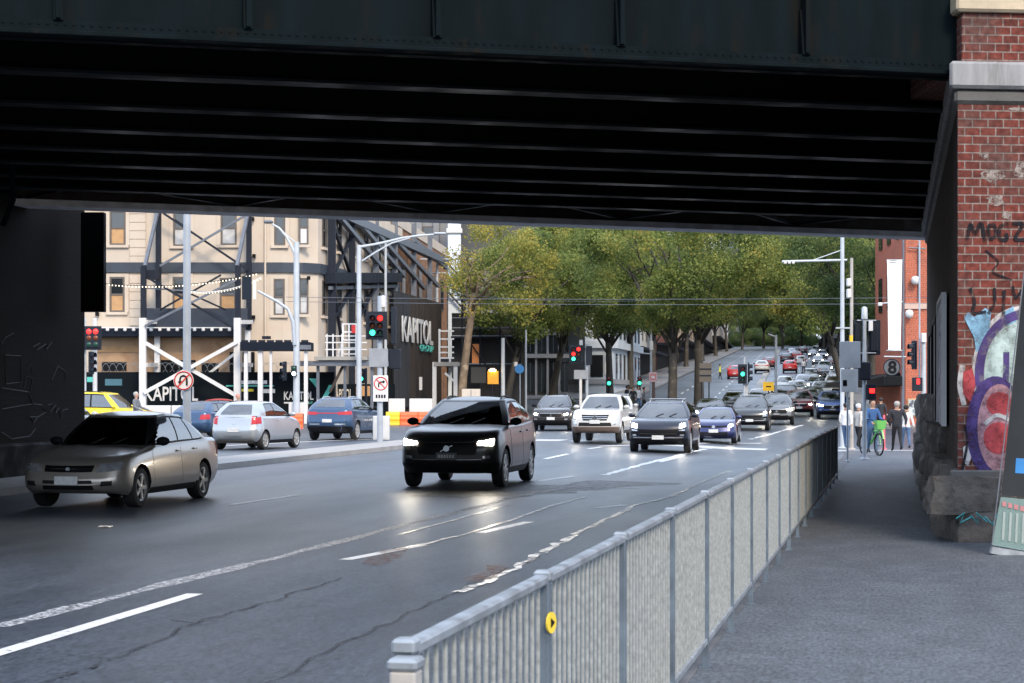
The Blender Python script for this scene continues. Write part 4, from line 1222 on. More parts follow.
# 4 navy large suv with roof bar
CAY = spec(SUV, L=4.88, W=1.96, H=1.68, wb=2.89, fo=.95, wr=.38, paint=P_NVY, clear=.25,
    deck=[(-2.44, .96), (-2.2, 1.03), (-1.7, 1.08), (-1.0, 1.12), (-.5, 1.13), (1.5, 1.14), (2.1, 1.16), (2.44, 1.10)],
    gh=(-1.22, -.10, 1.35, 2.2, .90, .63), windows=[(-.86, .36, -.04, .40), (.43, 1.2, .47, 1.08), (1.27, 1.72, 1.14, 1.3)], doors=[(-.88, .36), (.38, 1.14)],
    head=[(1.02, .71), (1.68, .75), (1.66, .92), (1.06, .90)], lit=[(1.16, .74), (1.46, .76), (1.46, .88), (1.18, .875)],
    grille=[[(.04, .36), (.96, .36), (1.0, .68), (.0, .68)], [(1.06, .36), (1.6, .38), (1.6, .56), (1.06, .56)], [(7.4, .38), (7.94, .36), (7.94, .56), (7.4, .56)]],
    grillebars=[[(.04, .47), (.96, .47), (.96, .48), (.04, .48)]],
    chrome=[[(-.4, .27), (1.4, .27), (1.4, .31), (-.4, .31)], [(1.06, .60), (1.5, .61), (1.5, .65), (1.06, .64)], [(7.5, .61), (7.94, .60), (7.94, .64), (7.5, .65)]],
    platet=.30, intake=[[(-.2, .04), (1.2, .04), (1.2, .22), (-.2, .22)]], rails=CHROME, mirrormat=P_NVY)
s_c, B_, G_ = car(CAY, 'navy large SUV with pale roof bar and lit headlights in front of the violet hatchback', 'SUV', (-7.45, 61.8, gz(-7.45, 61.8)), R(1.0), CARG, 'suv_car')
MB().box(-.58, .58, .3, .36, 1.69, 1.73).build('roof_bar', CHROME, s_c, bevel=.01)
MB().box(-.58, .58, 1.0, 1.06, 1.69, 1.73).build('roof_bar', CHROME, s_c, bevel=.01)

# 5 violet blue hatchback
GOLF = dict(L=4.25, W=1.79, H=1.47, wb=2.63, fo=.86, wr=.315, clear=.18, paint=P_BLU,
    deck=[(-2.12, .76), (-1.9, .84), (-1.4, .92), (-.8, .98), (1.3, 1.02), (1.9, 1.05), (2.12, 1.0)],
    gh=(-1.12, -.05, 1.30, 2.0, .81, .58), windows=[(-.76, .30, .02, .33), (.36, .98, .39, .90), (1.04, 1.44, .96, 1.22)], doors=[(-.80, .32), (.34, 1.0)],
    head=[(.98, .72), (1.68, .74), (1.66, .89), (1.0, .88)], lit=[(1.1, .75), (1.45, .76), (1.45, .87), (1.12, .865)],
    taillight=[(3.1, .62), (4.05, .62), (4.0, .86), (3.1, .86)],
    grille=[[(.02, .73), (.98, .73), (.98, .83), (.02, .83)]], intake=[[(-.1, .12), (1.1, .12), (1.0, .42), (.0, .42)]],
    platet=.5, rplatet=.45, rim='spoke', mirrormat=P_BLU)
x5, y5 = at(717, 77)
s_g, B_, G_ = car(GOLF, 'violet blue hatchback with one bright headlight right of the navy SUV', 'hatchback', (x5, y5, gz(x5, y5)), R(1.5), CARG, 'hatchback_car')
p = B_.pt(.5, .78); MB().disc((0, p.y-.02, p.z), .065, (0, -1, .1), .012, 18).build('badge', CHROME, s_g)

# 6 dark bronze suv at the left edge of the oncoming lanes
BMW = spec(SUV, L=4.65, W=1.88, H=1.70, paint=P_BRZ, grille=[[(.10, .56), (.46, .56), (.47, .82), (.06, .82)], [(.54, .56), (.90, .56), (.94, .82), (.53, .82)]],
    chrome=[[(.06, .82), (.94, .82), (.94, .84), (.06, .84)]], rails=CHROME, head=[(1.02, .66), (1.66, .70), (1.64, .84), (1.02, .82)], lit=[(1.1, .70), (1.45, .71), (1.45, .80), (1.1, .80)])
x6, y6 = at(556, 91)
s_b, B_, G_ = car(BMW, 'dark bronze SUV with twin grille half hidden behind the white ute', 'SUV', (x6, y6, gz(x6, y6)), R(4), CARG, 'suv_car')

# 7 pale silver small hatch driving away
YARIS = dict(L=3.78, W=1.69, H=1.53, wb=2.46, fo=.70, wr=.295, clear=.19, paint=P_SIL,
    deck=[(-1.89, .72), (-1.65, .84), (-1.2, .95), (-.75, 1.02), (1.2, 1.04), (1.7, 1.06), (1.89, 1.03)],
    gh=(-1.12, -.08, 1.25, 1.80, .77, .56), windows=[(-.76, .34, .0, .40), (.40, 1.12, .46, .98)], doors=[(-.72, .44)],
    head=[(.72, .7), (1.6, .72), (1.6, .94), (.78, .9)], taillight=[(3.10, .70), (3.9, .66), (3.85, .98), (3.10, .98)],
    grille=[[(.3, .66), (.7, .66), (.7, .74), (.3, .74)]], intake=[[(.2, .2), (.8, .2), (.8, .4), (.2, .4)]], rplatet=.44, rgt=.16, rim='twin', mirrormat=P_SIL,
    tail=[(0, .12), (.12, .04), (.3, 0.), (.45, .0), (.6, .05), (.8, .08), (.94, .10), (1., .15)])
x7, y7 = at(258, 60.5)
s_y, B_, G_ = car(YARIS, 'pale silver small hatchback driving away from the camera, rear lamps unlit', 'hatchback', (x7, y7, gz(x7, y7)), R(178-3), 'cars driving away on the far carriageway', 'hatchback_car')
MB().box(-.3, .3, 1.888, 1.905, .42, .43).build('bumper_seam', TRIM, s_y)
p = B_.pt(4.5, .72); MB().disc((0, p.y, p.z), .045, (0, 1, .1), .01, 14).build('badge', CHROME, s_y)

# 8 steel blue suv driving away
KIA = spec(SUV, L=4.48, W=1.855, H=1.64, paint=P_SBL, taillight=[(3.15, .74), (4.16, .74), (4.16, .86), (3.15, .90)], rplatet=.48, rails=CHROME, rgt=.2)
x8, y8 = at(346, 73)
s_k, B_, G_ = car(KIA, 'steel blue SUV with wide red tail lamps waiting beside the traffic signal', 'SUV', (x8, y8, gz(x8, y8)), R(178), 'cars driving away on the far carriageway', 'suv_car')
patch(B_, [(4.16, .79), (4.84, .79), (4.84, .83), (4.16, .83)], 'tail_lamp_strip', TAIL, s_k, .010, 10, 1)
for q0 in (3.75, 4.75): patch(B_, [(q0, .30), (q0+.5, .30), (q0+.5, .36), (q0, .36)], 'rear_reflector', CHROME, s_k, .012, 8, 1)
# ---------------------------------------------------------------- corner building with the retained facade
DB = 107.
bl = frame(190, DB, 'corner_building', 'cream rendered corner building with dark string course and sash windows', 'building')
fb = Fr(190, DB)
blo = Vector(bl.location)
def tolb(v): return Matrix.Rotation(-TH, 4, 'Z') @ (Vector(v)-blo)
def wallpoly(pts, z0, z1, name, mat, parent, bevel=0):
    n = len(pts)
    return MB().add([(x, y, z) for z in (z0, z1) for x, y in pts], [tuple(range(n-1, -1, -1)), tuple(range(n, 2*n))]+[(i, (i+1) % n, (i+1) % n+n, i+n) for i in range(n)]).build(name, mat, parent, bevel=bevel)
A_ = Vector((fb.x(-60), 0)); B_1 = Vector((fb.x(283), 0))
C_1 = Vector((fb.x(327, 2.6), 2.6))
E_1 = Vector((fb.x(398, 21), 21.))
mid = [B_1+Vector((.9, .25)), B_1+Vector((1.8, 1.0))]
fp = [(A_.x, 0), (B_1.x, 0), (C_1.x-1.2, .25), (C_1.x-.35, .95), (C_1.x, 2.6), (E_1.x, E_1.y), (E_1.x-12, E_1.y+1), (A_.x, 20)]
ZT = 17.
wallpoly(fp, -.5, ZT, 'wall', CREAM, bl)
BAND = M('navy_band', (.028, .038, .055), .6, var=.2, vs=1.)
def off(fp_, d):
    return [(A_.x, -d), (B_1.x+.2*d, -d), (C_1.x-1.2+.6*d, .25-d), (C_1.x-.35+d, .95-.6*d), (C_1.x+d, 2.6-.1*d), (E_1.x+d, E_1.y), (E_1.x-12, E_1.y+1), (A_.x, 20)]
wallpoly(off(fp, .14), fb.z(272.5), fb.z(262.5), 'string_course', BAND, bl)
wallpoly(off(fp, .3), fb.z(206), fb.z(196), 'cornice', CREAM, bl)
WFR = M('window_timber', (.10, .085, .075), .6, var=.2)
CURT = M('window_blind', (.42, .42, .42), .7, var=.25, vs=2)
def win(px0, px1, py0, py1, lower=GLASSD, upper=GLASSD, name='window'):
    x0, x1 = fb.x(px0), fb.x(px1); z0, z1 = fb.z(py1), fb.z(py0)
    mb = MB(); w = .09
    mb.box(x0, x0+w, -.06, .02, z0, z1).box(x1-w, x1, -.06, .02, z0, z1).box(x0+w, x1-w, -.06, .02, z1-w, z1).box(x0+w, x1-w, -.06, .02, z0, z0+w)
    zm = (z0+z1)/2
    mb.box(x0+w, x1-w, -.05, .02, zm-.05, zm+.05)
    f = mb.build(name, WFR, bl)
    MB().box(x0+w, x1-w, -.012, .01, zm+.05, z1-w).build('pane', upper, f)
    MB().box(x0+w, x1-w, -.012, .01, z0+w, zm-.05).build('pane', lower, f)
    MB().box(x0-.2, x1+.2, -.16, .02, z0-.16, z0-.01).build('sill', CREAM, f, bevel=.01)
    s_ = MB()
    s_.box(x0-.24, x0-.02, -.05, .01, z0, z1+.2).box(x1+.02, x1+.24, -.05, .01, z0, z1+.2).box(x0-.02, x1+.02, -.05, .01, z1+.01, z1+.2)
    s_.build('surround', CREAM, f)
win(110, 125.5, 211, 245, PLY, GLASSL); win(110, 124.5, 277, 312, PLY, GLASSD)
win(173.5, 190, 211, 246, CURT, GLASSL); win(173, 189, 277, 312, PLY, GLASSD)
win(221, 236.5, 211, 245, CURT, GLASSL); win(220, 236, 278, 312, PLY, GLASSD)
win(274.5, 285, 211, 245.5, GLASSL, GLASSL); win(274, 284.5, 279, 315, CURT, GLASSL)
# pilaster with joints
for za_, zb2_ in ((206, 265.5), (275.5, 329)):
    mb = MB(); n_ = int((fb.z(za_)-fb.z(zb2_))/.475)
    for i in range(n_):
        z1_ = fb.z(za_)-i*.475
        mb.box(fb.x(130), fb.x(146), -.10, .0, z1_-.435, z1_).box(fb.x(130)+.03, fb.x(146)-.03, -.06, .0, z1_-.4751, z1_-.4349)
    mb.build('pilaster', CREAM, bl)
# corner windows on the curved bay
def cwin(p, q, py0, py1, gl_, fn=None):
    """window on the wall segment p-q (local xy)"""
    d = Vector((q[0]-p[0], q[1]-p[1], 0)); L_ = d.length; d.normalize(); n_ = Vector((d.y, -d.x, 0)); o_ = Vector((p[0], p[1], 0))
    z0, z1 = fb.z(py1, 1), fb.z(py0, 1)
    m = Matrix((( d.x, -n_.x, 0, o_.x), (d.y, -n_.y, 0, o_.y), (0, 0, 1, 0), (0, 0, 0, 1)))
    mb = MB(); w = .09
    for a in ((0, w, -.06, .02, z0, z1), (L_-w, L_, -.06, .02, z0, z1), (w, L_-w, -.06, .02, z1-w, z1), (w, L_-w, -.06, .02, z0, z0+w), (w, L_-w, -.05, .02, (z0+z1)/2-.05, (z0+z1)/2+.05)): mb.box(*a, mat=m)
    f = mb.build('window', WFR, bl)
    MB().box(w, L_-w, -.012, .01, z0+w, (z0+z1)/2-.05, mat=m).build('pane', gl_, f)
    MB().box(w, L_-w, -.012, .01, (z0+z1)/2+.05, z1-w, mat=m).build('pane', GLASSL, f)
    MB().box(-.15, L_+.15, -.16, .02, z0-.16, z0-.01, mat=m).build('sill', CREAM, f)
for py0, py1 in ((212, 246), (279, 315)):
    a = (fb.x(299), 0); b = (fb.x(309), 0)
    cwin((fb.x(299), -.0), (fb.x(308.5), -.0), py0, py1, WHITEP if py0 < 250 else CURT)  # white pane paints a bright reflection in the upper window
    cwin((C_1.x-.20, 1.65), (C_1.x-.05, 2.4), py0, py1, GLASSD)
    for k in (.12, .3, .48, .66, .84):
        p = C_1.lerp(E_1, k); q = C_1.lerp(E_1, k+.055)
        cwin(p, q, py0, py1, GLASSD)
# downpipe and small floodlights
MB().tube([(fb.x(265.5), -.10, fb.z(206)), (fb.x(265.5), -.10, fb.z(345))], .07, 8).build('downpipe', CREAM, bl, smooth=60)
for px, py in ((254.5, 256), (254, 317), (253, 219), (98, 314), (299, 277), (309, 278)):
    MB().box(fb.x(px-1.5), fb.x(px+1.5), -.35, -.05, fb.z(py+2), fb.z(py-1.5)).build('wall_lamp', BLACKP, bl)
# shopfront
TAN = M('tan_shopfront', (.36, .235, .14), .75, var=.25, vs=.5, col2=(.24, .13, .07), c2s=.6, c2lo=.5, c2hi=.7)
MB().box(fb.x(96), fb.x(240), -.12, .0, -.3, fb.z(338)).build('shopfront', TAN, bl)
MB().box(fb.x(98), fb.x(139), -.18, -.12, fb.z(352), fb.z(346)).build('orange_panel', PLY, bl)
for a, b, c, d in ((102.5, 127, 362, 371), (160, 196, 360, 380), (202, 219, 363, 380), (230, 240, 352, 380), (243, 255, 352, 380)):
    MB().box(fb.x(a), fb.x(b), -.16, -.121, fb.z(d), fb.z(c)).build('shop_opening', BLACKP, bl)
# awning with bulbs
aw = MB().box(fb.x(97), fb.x(240), -1.3, -.02, fb.z(337), fb.z(329)).build('awning', NAVYP, bl)
for i in range(16):
    px = 104+i*8.6
    if 140 < px < 146: continue
    m = Matrix.Translation((fb.x(px), -1.34, fb.z(330.5)))
    MB().lathe([(.04, -.10), (.10, -.06), (.10, .04), (.04, .10)], 8, m).build('bulb', WHITEP, aw, smooth=60)
MB().box(fb.x(96), fb.x(239), -1.32, -.02, fb.z(329), fb.z(328)).build('awning_edge', WHITEP, aw)
MB().box(fb.x(147), fb.x(250), -1.0, -.7, fb.z(328), fb.z(309)).build('fascia_sign', M('blue_black_fascia', (.018, .026, .042), .5, var=.15), bl)

# ---- brown brick building further along the street
BROWN = brick_mat('brown_brick', (.36, .17, .085), (.28, .13, .07), (.25, .19, .14), (.12, .07, .05), 1.0)
bb = frame(430, 132, 'brick_warehouse', 'orange brown brick warehouse behind the timber hoarding', 'building')
b2 = Fr(430, 132); bo = Vector(bb.location)
def seg2(px0, d0, px1, d1, depth, z1, name, mat, parent, F_, thick=None, z0=-.5):
    p = Vector((F_.x(px0, d0-F_.D), d0-F_.D)); q = Vector((F_.x(px1, d1-F_.D), d1-F_.D))
    return wallpoly([(p.x, p.y), (q.x, q.y), (q.x-depth, q.y+1), (p.x-depth, p.y+1)], z0, z1, name, mat, parent), p, q
w_, p, q = seg2(397, 129, 447, 158, 14, 13.2, 'wall', BROWN, bb, b2)
seg2(397.5, 128.6, 448, 158.4, 14.1, 13.9, 'parapet', CREAM, bb, b2, z0=13.201)
d_ = (q-p)
for i in range(6):
    for zrow in (8.6,):
        a = p+d_*(.06+.155*i); b = p+d_*(.06+.155*i+.07)
        n_ = Vector((d_.y, -d_.x)).normalized()
        mb = MB(); mb.bar((a.x+n_.x*.0, a.y+n_.y*.0, zrow+1.2), (b.x, b.y, zrow+1.2), .10, 2.6)
        f = mb.build('window', WFR, bb)
        MB().bar((a.x+n_.x*.06+d_.x*.006, a.y+n_.y*.06+d_.y*.006, zrow+1.2), (b.x+n_.x*.06-d_.x*.006, b.y+n_.y*.06-d_.y*.006, zrow+1.2), .02, 2.3).build('pane', GLASSD, f)
# cornice brackets
mb = MB()

# ---- timber hoarding along the street with the big lettering
WOODB = M('brown_boards', (.030, .021, .016), .7, var=.3, vs=.8, stretch=(3, 3, .15))
WOODN = M('navy_boards', (.018, .020, .026), .7, var=.3, vs=.8, stretch=(3, 3, .15))
th = frame(395, 120, 'timber_hoarding', 'tall dark vertical board hoarding with big white lettering along the street', 'hoarding')
ft = Fr(395, 120)
def hp(px):   # plane of the hoarding: depth at px
    k0, k1 = 1/120., 1/136.
    t = (px-394)/(440-394.)
    return 1/(k0+(k1-k0)*t)
p = Vector((ft.x(394, 0), 0)); q = Vector((ft.x(441, hp(441)-120), hp(441)-120))
d = (q-p); Lh = d.length; dh = d.normalized(); nh = Vector((dh.y, -dh.x))
ang = atan2(dh.y, dh.x)
zt, zb_ = ft.z(291), ft.z(408)
mbs = [MB(), MB()]
nb = 62; rr = random.Random(4)
for i in range(nb):
    a = p+dh*(Lh*i/nb+.012); b = p+dh*(Lh*(i+1)/nb-.012)
    dz = rr.uniform(-.01, .03); m_ = 0 if (i < 18) else 1
    mbs[m_].bar((a.x, a.y, (zt+zb_)/2), (b.x, b.y, (zt+zb_)/2), .06+dz, zt-zb_)
mbs[0].build('navy_boards', WOODN, th); mbs[1].build('brown_boards', WOODB, th)
MB().bar((p.x-nh.x*.1, p.y-nh.y*.1, (zt+zb_)/2), (q.x-nh.x*.1, q.y-nh.y*.1, (zt+zb_)/2), .05, zt-zb_+.1).build('backing', BLACKP, th)
def on_hoard(sub, s, name, mat, t0, t1, z0, z1, depth=.05):
    e = bpy.data.objects.new
    o = text(s, name, mat, sub, 0, 0, 0, (t1-t0)*Lh, z1-z0, depth, bold=.02)
    o.location = (p.x+dh.x*Lh*t0+nh.x*.14, p.y+dh.y*Lh*t0+nh.y*.14, z0); o.rotation_euler = (0, 0, ang)
tt = lambda px: ((ft.x(px, hp(px)-120)-p.x)/(q.x-p.x))
on_hoard(th, 'KAPITOL', 'lettering', WHITEP, tt(400), tt(431), zz(344, 128), zz(319, 128))
on_hoard(th, 'GROUP', 'lettering', TEAL, tt(418), tt(431.5), zz(352, 131), zz(345.5, 131))
MB().box(ft.x(419.5, 7)-.0, ft.x(422.5, 7), 6.6, 6.7, zz(390, 127), zz(377, 127)).build('white_notice', WHITEP, th)

# ---- black hoarding round the corner building
bh = frame(190, 105.4, 'site_hoarding', 'low black site hoarding with white and teal lettering under the cream building', 'hoarding')
f3 = Fr(190, 105.4)
def rect(f_, par, name, mat, a, b, c, d, y0, y1, bevel=0.):
    return MB().box(f_.x(a, y0), f_.x(b, y0), y0, y1, f_.z(d, y0), f_.z(c, y0)).build(name, mat, par, bevel=bevel)
rect(f3, bh, 'panel', HOARD, -60, 334, 372, 428, 0, .12)
def t3(s, mat, a, b, c, d, nm='lettering', dd=.03): text(s, nm, mat, bh, f3.x(a), -.004, f3.z(d), f3.x(b)-f3.x(a), f3.z(c)-f3.z(d), dd, bold=.015)
t3('KAPITOL', WHITEP, 145, 198, 386.5, 401)
t3('KAPITOL', WHITEP, 284, 313.5, 391.5, 400)
t3('GROUP', TEAL, 301, 313, 401.5, 404)
t3('KAPITOL', WHITEP, 331.5, 331.5+2, 391, 401) if False else None
def tri(pts, mat, nm):
    MB().prism(pts, lambda a, b, t: Vector((f3.x(a), t, f3.z(b))), -.02, -.003).build(nm, mat, bh)
tri([(309, 378.5), (317, 378.5), (317, 388.5)], TEAL, 'teal_triangle')
tri([(329, 385), (333.5, 385), (325, 402), (320, 402)], TEAL, 'teal_stripe')
rect(f3, bh, 'teal_block', TEAL, 87, 93, 377, 382, -.02, -.003)
rect(f3, bh, 'teal_block', M('dull_teal', (.04, .12, .16), .6), 105, 122, 379, 385.5, -.02, -.003)
rect(f3, bh, 'teal_line', TEAL, 226, 274, 385.2, 386.6, -.02, -.003)
rect(f3, bh, 'yellow_text_bar', M('yellow_print', (.62, .52, .03), .6, var=.4, vs=9), 241, 253.5, 389, 391.5, -.02, -.003)
rect(f3, bh, 'white_text_bar', M('white_print', (.7, .7, .7), .6, var=.5, vs=8), 238, 267, 380.5, 384, -.02, -.003)
rect(f3, bh, 'white_text_bar', WHITEP, 262, 275, 389, 393, -.02, -.003)
rect(f3, bh, 'white_text_bar', WHITEP, 284, 309, 402, 403.5, -.02, -.003)
mb = MB()
for i in range(34):
    px = 60+i*7; mb.tube([(f3.x(px)+.38*cos(a*.5), 0.06, f3.z(371)+.16+.30*sin(a*.5)) for a in range(0, 13)], .009, 5)
mb.build('razor_wire', GALV, bh)
bc = thing('jersey_barrier', 'white plastic barrier row behind the yellow taxi', 'barrier', (*at(185, 100), 0), TH)
fj = Fr(185, 100)
prof = [(-.35, 0), (.35, 0), (.3, .25), (.14, .45), (.14, 1.15), (-.14, 1.15), (-.14, .45), (-.3, .25)]
def barrier(par, x0, x1, prof_, mat, name='barrier_block', bevel=.02):
    return MB().prism(prof_, lambda a, b, t: Vector((t, a, b)), x0, x1).build(name, mat, par, bevel=bevel)
for i in range(3): barrier(bc, fj.x(145+i*27), fj.x(171+i*27), prof, WHITEP)
lb = frame(358, 112, 'site_hoarding', 'short dark hoarding with teal stripe behind the steel blue SUV', 'hoarding')
f4 = Fr(358, 112)
rect(f4, lb, 'panel', HOARD, 332, 395, 384, 424, 0, .12)
text('KAPITOL', 'lettering', M('cream_print', (.55, .50, .42), .7), lb, f4.x(332.5), -.004, f4.z(399.5), f4.x(352)-f4.x(332.5), f4.z(389)-f4.z(399.5), .03, bold=.01)
rect(f4, lb, 'opening_panel', M('tan_opening', (.40, .22, .10), .7), 356, 370, 386, 396, -.03, -.002)  # flat tan panel on the hoarding

# ---- steel retention towers
def member(par, f_, a, b, w, mat, name, dy0=0., dy1=None):
    dy1 = dy0 if dy1 is None else dy1
    return MB().bar(f_.p(*a, dy0), f_.p(*b, dy1), w, w).build(name, mat, par)
tw = frame(190, 104, 'steel_shoring_tower', 'steel facade shoring tower, dark above and white braced below', 'shoring', z=0)
f5 = Fr(190, 104)
for px in (143.5, 238):
    member(tw, f5, (px, 266), (px, 320), .28, STEELDK, 'column'); member(tw, f5, (px-.5, 318), (px-.5, 428), .36, WHITEP, 'white_column')
for px in (158.5, 249):
    member(tw, f5, (px, 200), (px, 330), .28, STEELDK, 'column', 2.3); member(tw, f5, (px-1, 322), (px-1, 375), .3, WHITEP, 'white_column', 2.4)
member(tw, f5, (158.5, 208), (145, 266), .17, STEELGR, 'raking_strut', 2.1, .0); member(tw, f5, (249, 208), (237, 266), .17, STEELGR, 'raking_strut', 2.1, .0)
member(tw, f5, (163, 213), (248, 270), .12, STEELDK, 'brace', 2.0); member(tw, f5, (160, 266), (246, 215), .12, STEELGR, 'brace', 1.8)
member(tw, f5, (150, 279), (235, 329), .12, STEELDK, 'brace', .0); member(tw, f5, (145, 326), (236, 280), .12, STEELGR, 'brace', -.25)
member(tw, f5, (191, 294), (226, 310), .10, STEELDK, 'brace', 1.4); member(tw, f5, (160, 310), (221, 275), .1, STEELDK, 'brace', 1.6)
for a, b in (((144, 342), (237, 396)), ((144, 393), (237, 342))):
    member(tw, f5, a, b, .20, WHITEP, 'white_brace', 0. if a[1] < 350 else -.24)
member(tw, f5, (150, 346), (198, 375), .14, WHITEP, 'white_brace', 2.2); member(tw, f5, (203, 378), (237, 352), .14, WHITEP, 'white_brace', 2.2)
member(tw, f5, (143, 288), (238, 294), .07, STEELGR, 'tie', .3)
for px in (143.5, 238):
    for py in (322, 365): MB().bar(f5.p(px+2, py, .0), f5.p(px+13, py, 2.3), .22, .22).build('white_tie', WHITEP, tw)
rect(f5, tw, 'winch_box', STEELDK, 146, 158, 270, 279, .4, 1.2)
g2 = frame(275, 102.5, 'site_gantry', 'dark pedestrian gantry deck on white posts beside the cream corner', 'gantry')
f6 = Fr(275, 102.5)
rect(f6, g2, 'deck', NAVYP, 240, 309.5, 342, 350.5, 0, 2.2)
rect(f6, g2, 'deck_edge', STEELGR, 300, 311, 345, 349.5, -.05, 0.)
for px, w in ((260.5, .26), (271, .14), (246, .2), (306, .2)): member(g2, f6, (px, 350), (px, 428), w, WHITEP, 'post', .3)
for i in range(8): rect(f6, g2, 'toe_board', STEELDK, 241+i*8.6, 248+i*8.6, 340, 342, .0, .1)
rect(f6, g2, 'flood_lamp', STEELDK, 262, 270, 336, 339, .2, .6)
# retention frame along the street
rf_ = frame(350, 112, 'retention_frame', 'tall grey steel facade retention frame along the cream side wall', 'steel frame')
f7 = Fr(350, 112)
def sidepx(px): return 109+(1/(1/110.+(1/142.-1/110.)*(px-330)/110.)-110)
for i, (px, w) in enumerate(((332, .42), (352, .36), (376, .36), (395, .36), (414, .34), (430, .34))):
    D = sidepx(px); member(rf_, f7, (px, 190+max(0, px-352)*.55), (px, 360 if px > 372 else 428), w, STEELDK if px < 360 else STEELGR, 'column', D-112)
for a, b in (((337, 214), (388, 275)), ((352, 214), (404, 276)), ((376, 232), (424, 288)), ((395, 240), (438, 286)), ((414, 240), (446, 268))):
    member(rf_, f7, a, b, .26, STEELGR, 'raking_strut', sidepx(a[0])-112.5, sidepx(b[0])-112.5)
for a, b in (((334, 228), (351, 275)), ((335, 271), (352, 236)), ((334, 290), (343, 350)), ((334, 318), (352, 290)), ((353, 330), (372, 292)), ((356, 290), (374, 330))):
    member(rf_, f7, a, b, .17, STEELDK, 'brace', sidepx(a[0])-111.6, sidepx(b[0])-111.6)
for a, b, w in (((330, 278), (398, 277.5), .62), ((330, 288), (398, 286), .2), ((338, 213), (446, 262), .5)):
    member(rf_, f7, a, b, w, STEELGR if w < .6 else STEELDK, 'beam', sidepx(a[0])-112.2, sidepx(b[0])-112.2)
# loading deck with pale rails and ladder cage
ld = frame(342, 103, 'scaffold_deck', 'scaffold loading deck with pale handrails and small ladder cage', 'scaffold')
f8 = Fr(342, 103)
rect(f8, ld, 'deck', M('weathered_deck', (.28, .27, .25), .8), 314, 367, 356.5, 360, 0, 3)
rect(f8, ld, 'beam', STEELGR, 300, 392, 361, 366, .2, .5)
for px in (327, 333, 342, 356): member(ld, f8, (px, 334), (px, 357), .07, WHITEP, 'rail_post', .05)
for py in (336, 342.5, 349.5): member(ld, f8, (325, py), (367, py), .06, WHITEP, 'rail', .05)
for px in (343, 349, 356.5): member(ld, f8, (px, 323.5), (px, 357), .09, WHITEP, 'cage_post', .5)
for py in (324, 332, 340, 348, 354): member(ld, f8, (343, py), (356.5, py), .08, WHITEP, 'cage_rung', .5)
member(ld, f8, (338, 356), (343, 340), .12, WHITEP, 'ladder', .4)
rect(f8, ld, 'red_notice', REDP, 351.5, 355.5, 325, 333, .42, .46)
for px in (318, 345, 372): member(ld, f8, (px, 362), (px, 426), .16, STEELGR, 'post', .6)
member(ld, f8, (330, 392), (344, 364), .14, WOODB, 'knee_brace', .7)
# red and white traffic barriers
ob = frame(410, 104, 'water_barrier', 'orange and white plastic barrier row in front of the timber hoarding', 'barrier')
f9 = Fr(410, 104)
low = [(-.3, 0), (.3, 0), (.3, .12), (.24, .16), (.24, .30), (.27, .34), (.27, .44), (.22, .48), (.22, .62), (.18, .78), (-.18, .78), (-.22, .62), (-.22, .48), (-.27, .44), (-.27, .34), (-.24, .30), (-.24, .16), (-.3, .12)]
for i, (a, b, m_) in enumerate(((386, 400, YELLOWP), (400.4, 418, ORANGEP), (418.4, 437, ORANGEP))): barrier(ob, f9.x(a), f9.x(b), low, m_)
for a, b in ((388, 404.5), (409, 432)): MB().box(f9.x(a), f9.x(b), .35, .55, .75, 1.5).build('white_board', WHITEP, ob, bevel=.02)
ob2 = frame(297, 95, 'water_barrier', 'small orange barrier with white top behind the pale hatchback', 'barrier')
fa = Fr(297, 95)
barrier(ob2, fa.x(291), fa.x(303), low, ORANGEP); MB().box(fa.x(288), fa.x(303), .3, .5, .75, 1.3).build('white_board', WHITEP, ob2, bevel=.02)

# ---- gantry with white posts beyond the timber hoarding
gn = frame(448, 126, 'site_gantry', 'pale scaffold gantry with ladder rails left of the leaning tree', 'gantry')
fg_ = Fr(448, 126)
for px in (434.5, 455.5): member(gn, fg_, (px, 362), (px, 424), .26, WHITEP, 'post')
member(gn, fg_, (445, 373), (455, 382), .14, WHITEP, 'knee_brace')
rect(fg_, gn, 'deck', M('weathered_deck', (.3, .29, .27), .8), 434, 459, 362, 366, -.2, 2.)
for px in (439.5, 450): member(gn, fg_, (px, 329), (px, 362), .13, WHITEP, 'ladder_post')
for py in (331, 339, 347, 352.5, 358): member(gn, fg_, (439, py), (454, py), .10, WHITEP, 'rung')
# ---------------------------------------------------------------- signals, poles and signs
HOUS = M('signal_housing', (.010, .015, .025), .5, var=.1, spec=.25)
SGREY = M('sign_back_grey', (.24, .26, .29), .5, .0, var=.12)
SGN_W = M('sign_white', (.72, .72, .72), .45, var=.06)
def tube(par, pts, r, mat, name, n=10): return MB().tube(pts, r, n).build(name, mat, par, smooth=60)
def base(px, D): x, y = at(px, D); return gz(x, y)
def post(px, D, name, label, cat, top, r, mat, group=None, lift=0., bottom=None):
    """root at the pole's foot; returns root, Fr in camera aligned local metres (z relative to root)"""
    z = base(px, D)+lift
    o = frame(px, D, name, label, cat, group, z)
    f_ = Fr(px, D); f_.z0 = z
    f_.z = lambda py, dy=0.: zz(py, D+dy)-z
    zt = f_.z(top)
    pp_ = MB().tube([(0, 0, 0), (0, 0, zt)], [r, r*.82], 12).build('pole', mat, o, smooth=60)
    MB().lathe([(r*2.2, 0), (r*2.2, .03), (r*1.25, .05)], 12).build('base_flange', mat, pp_)
    return o, f_
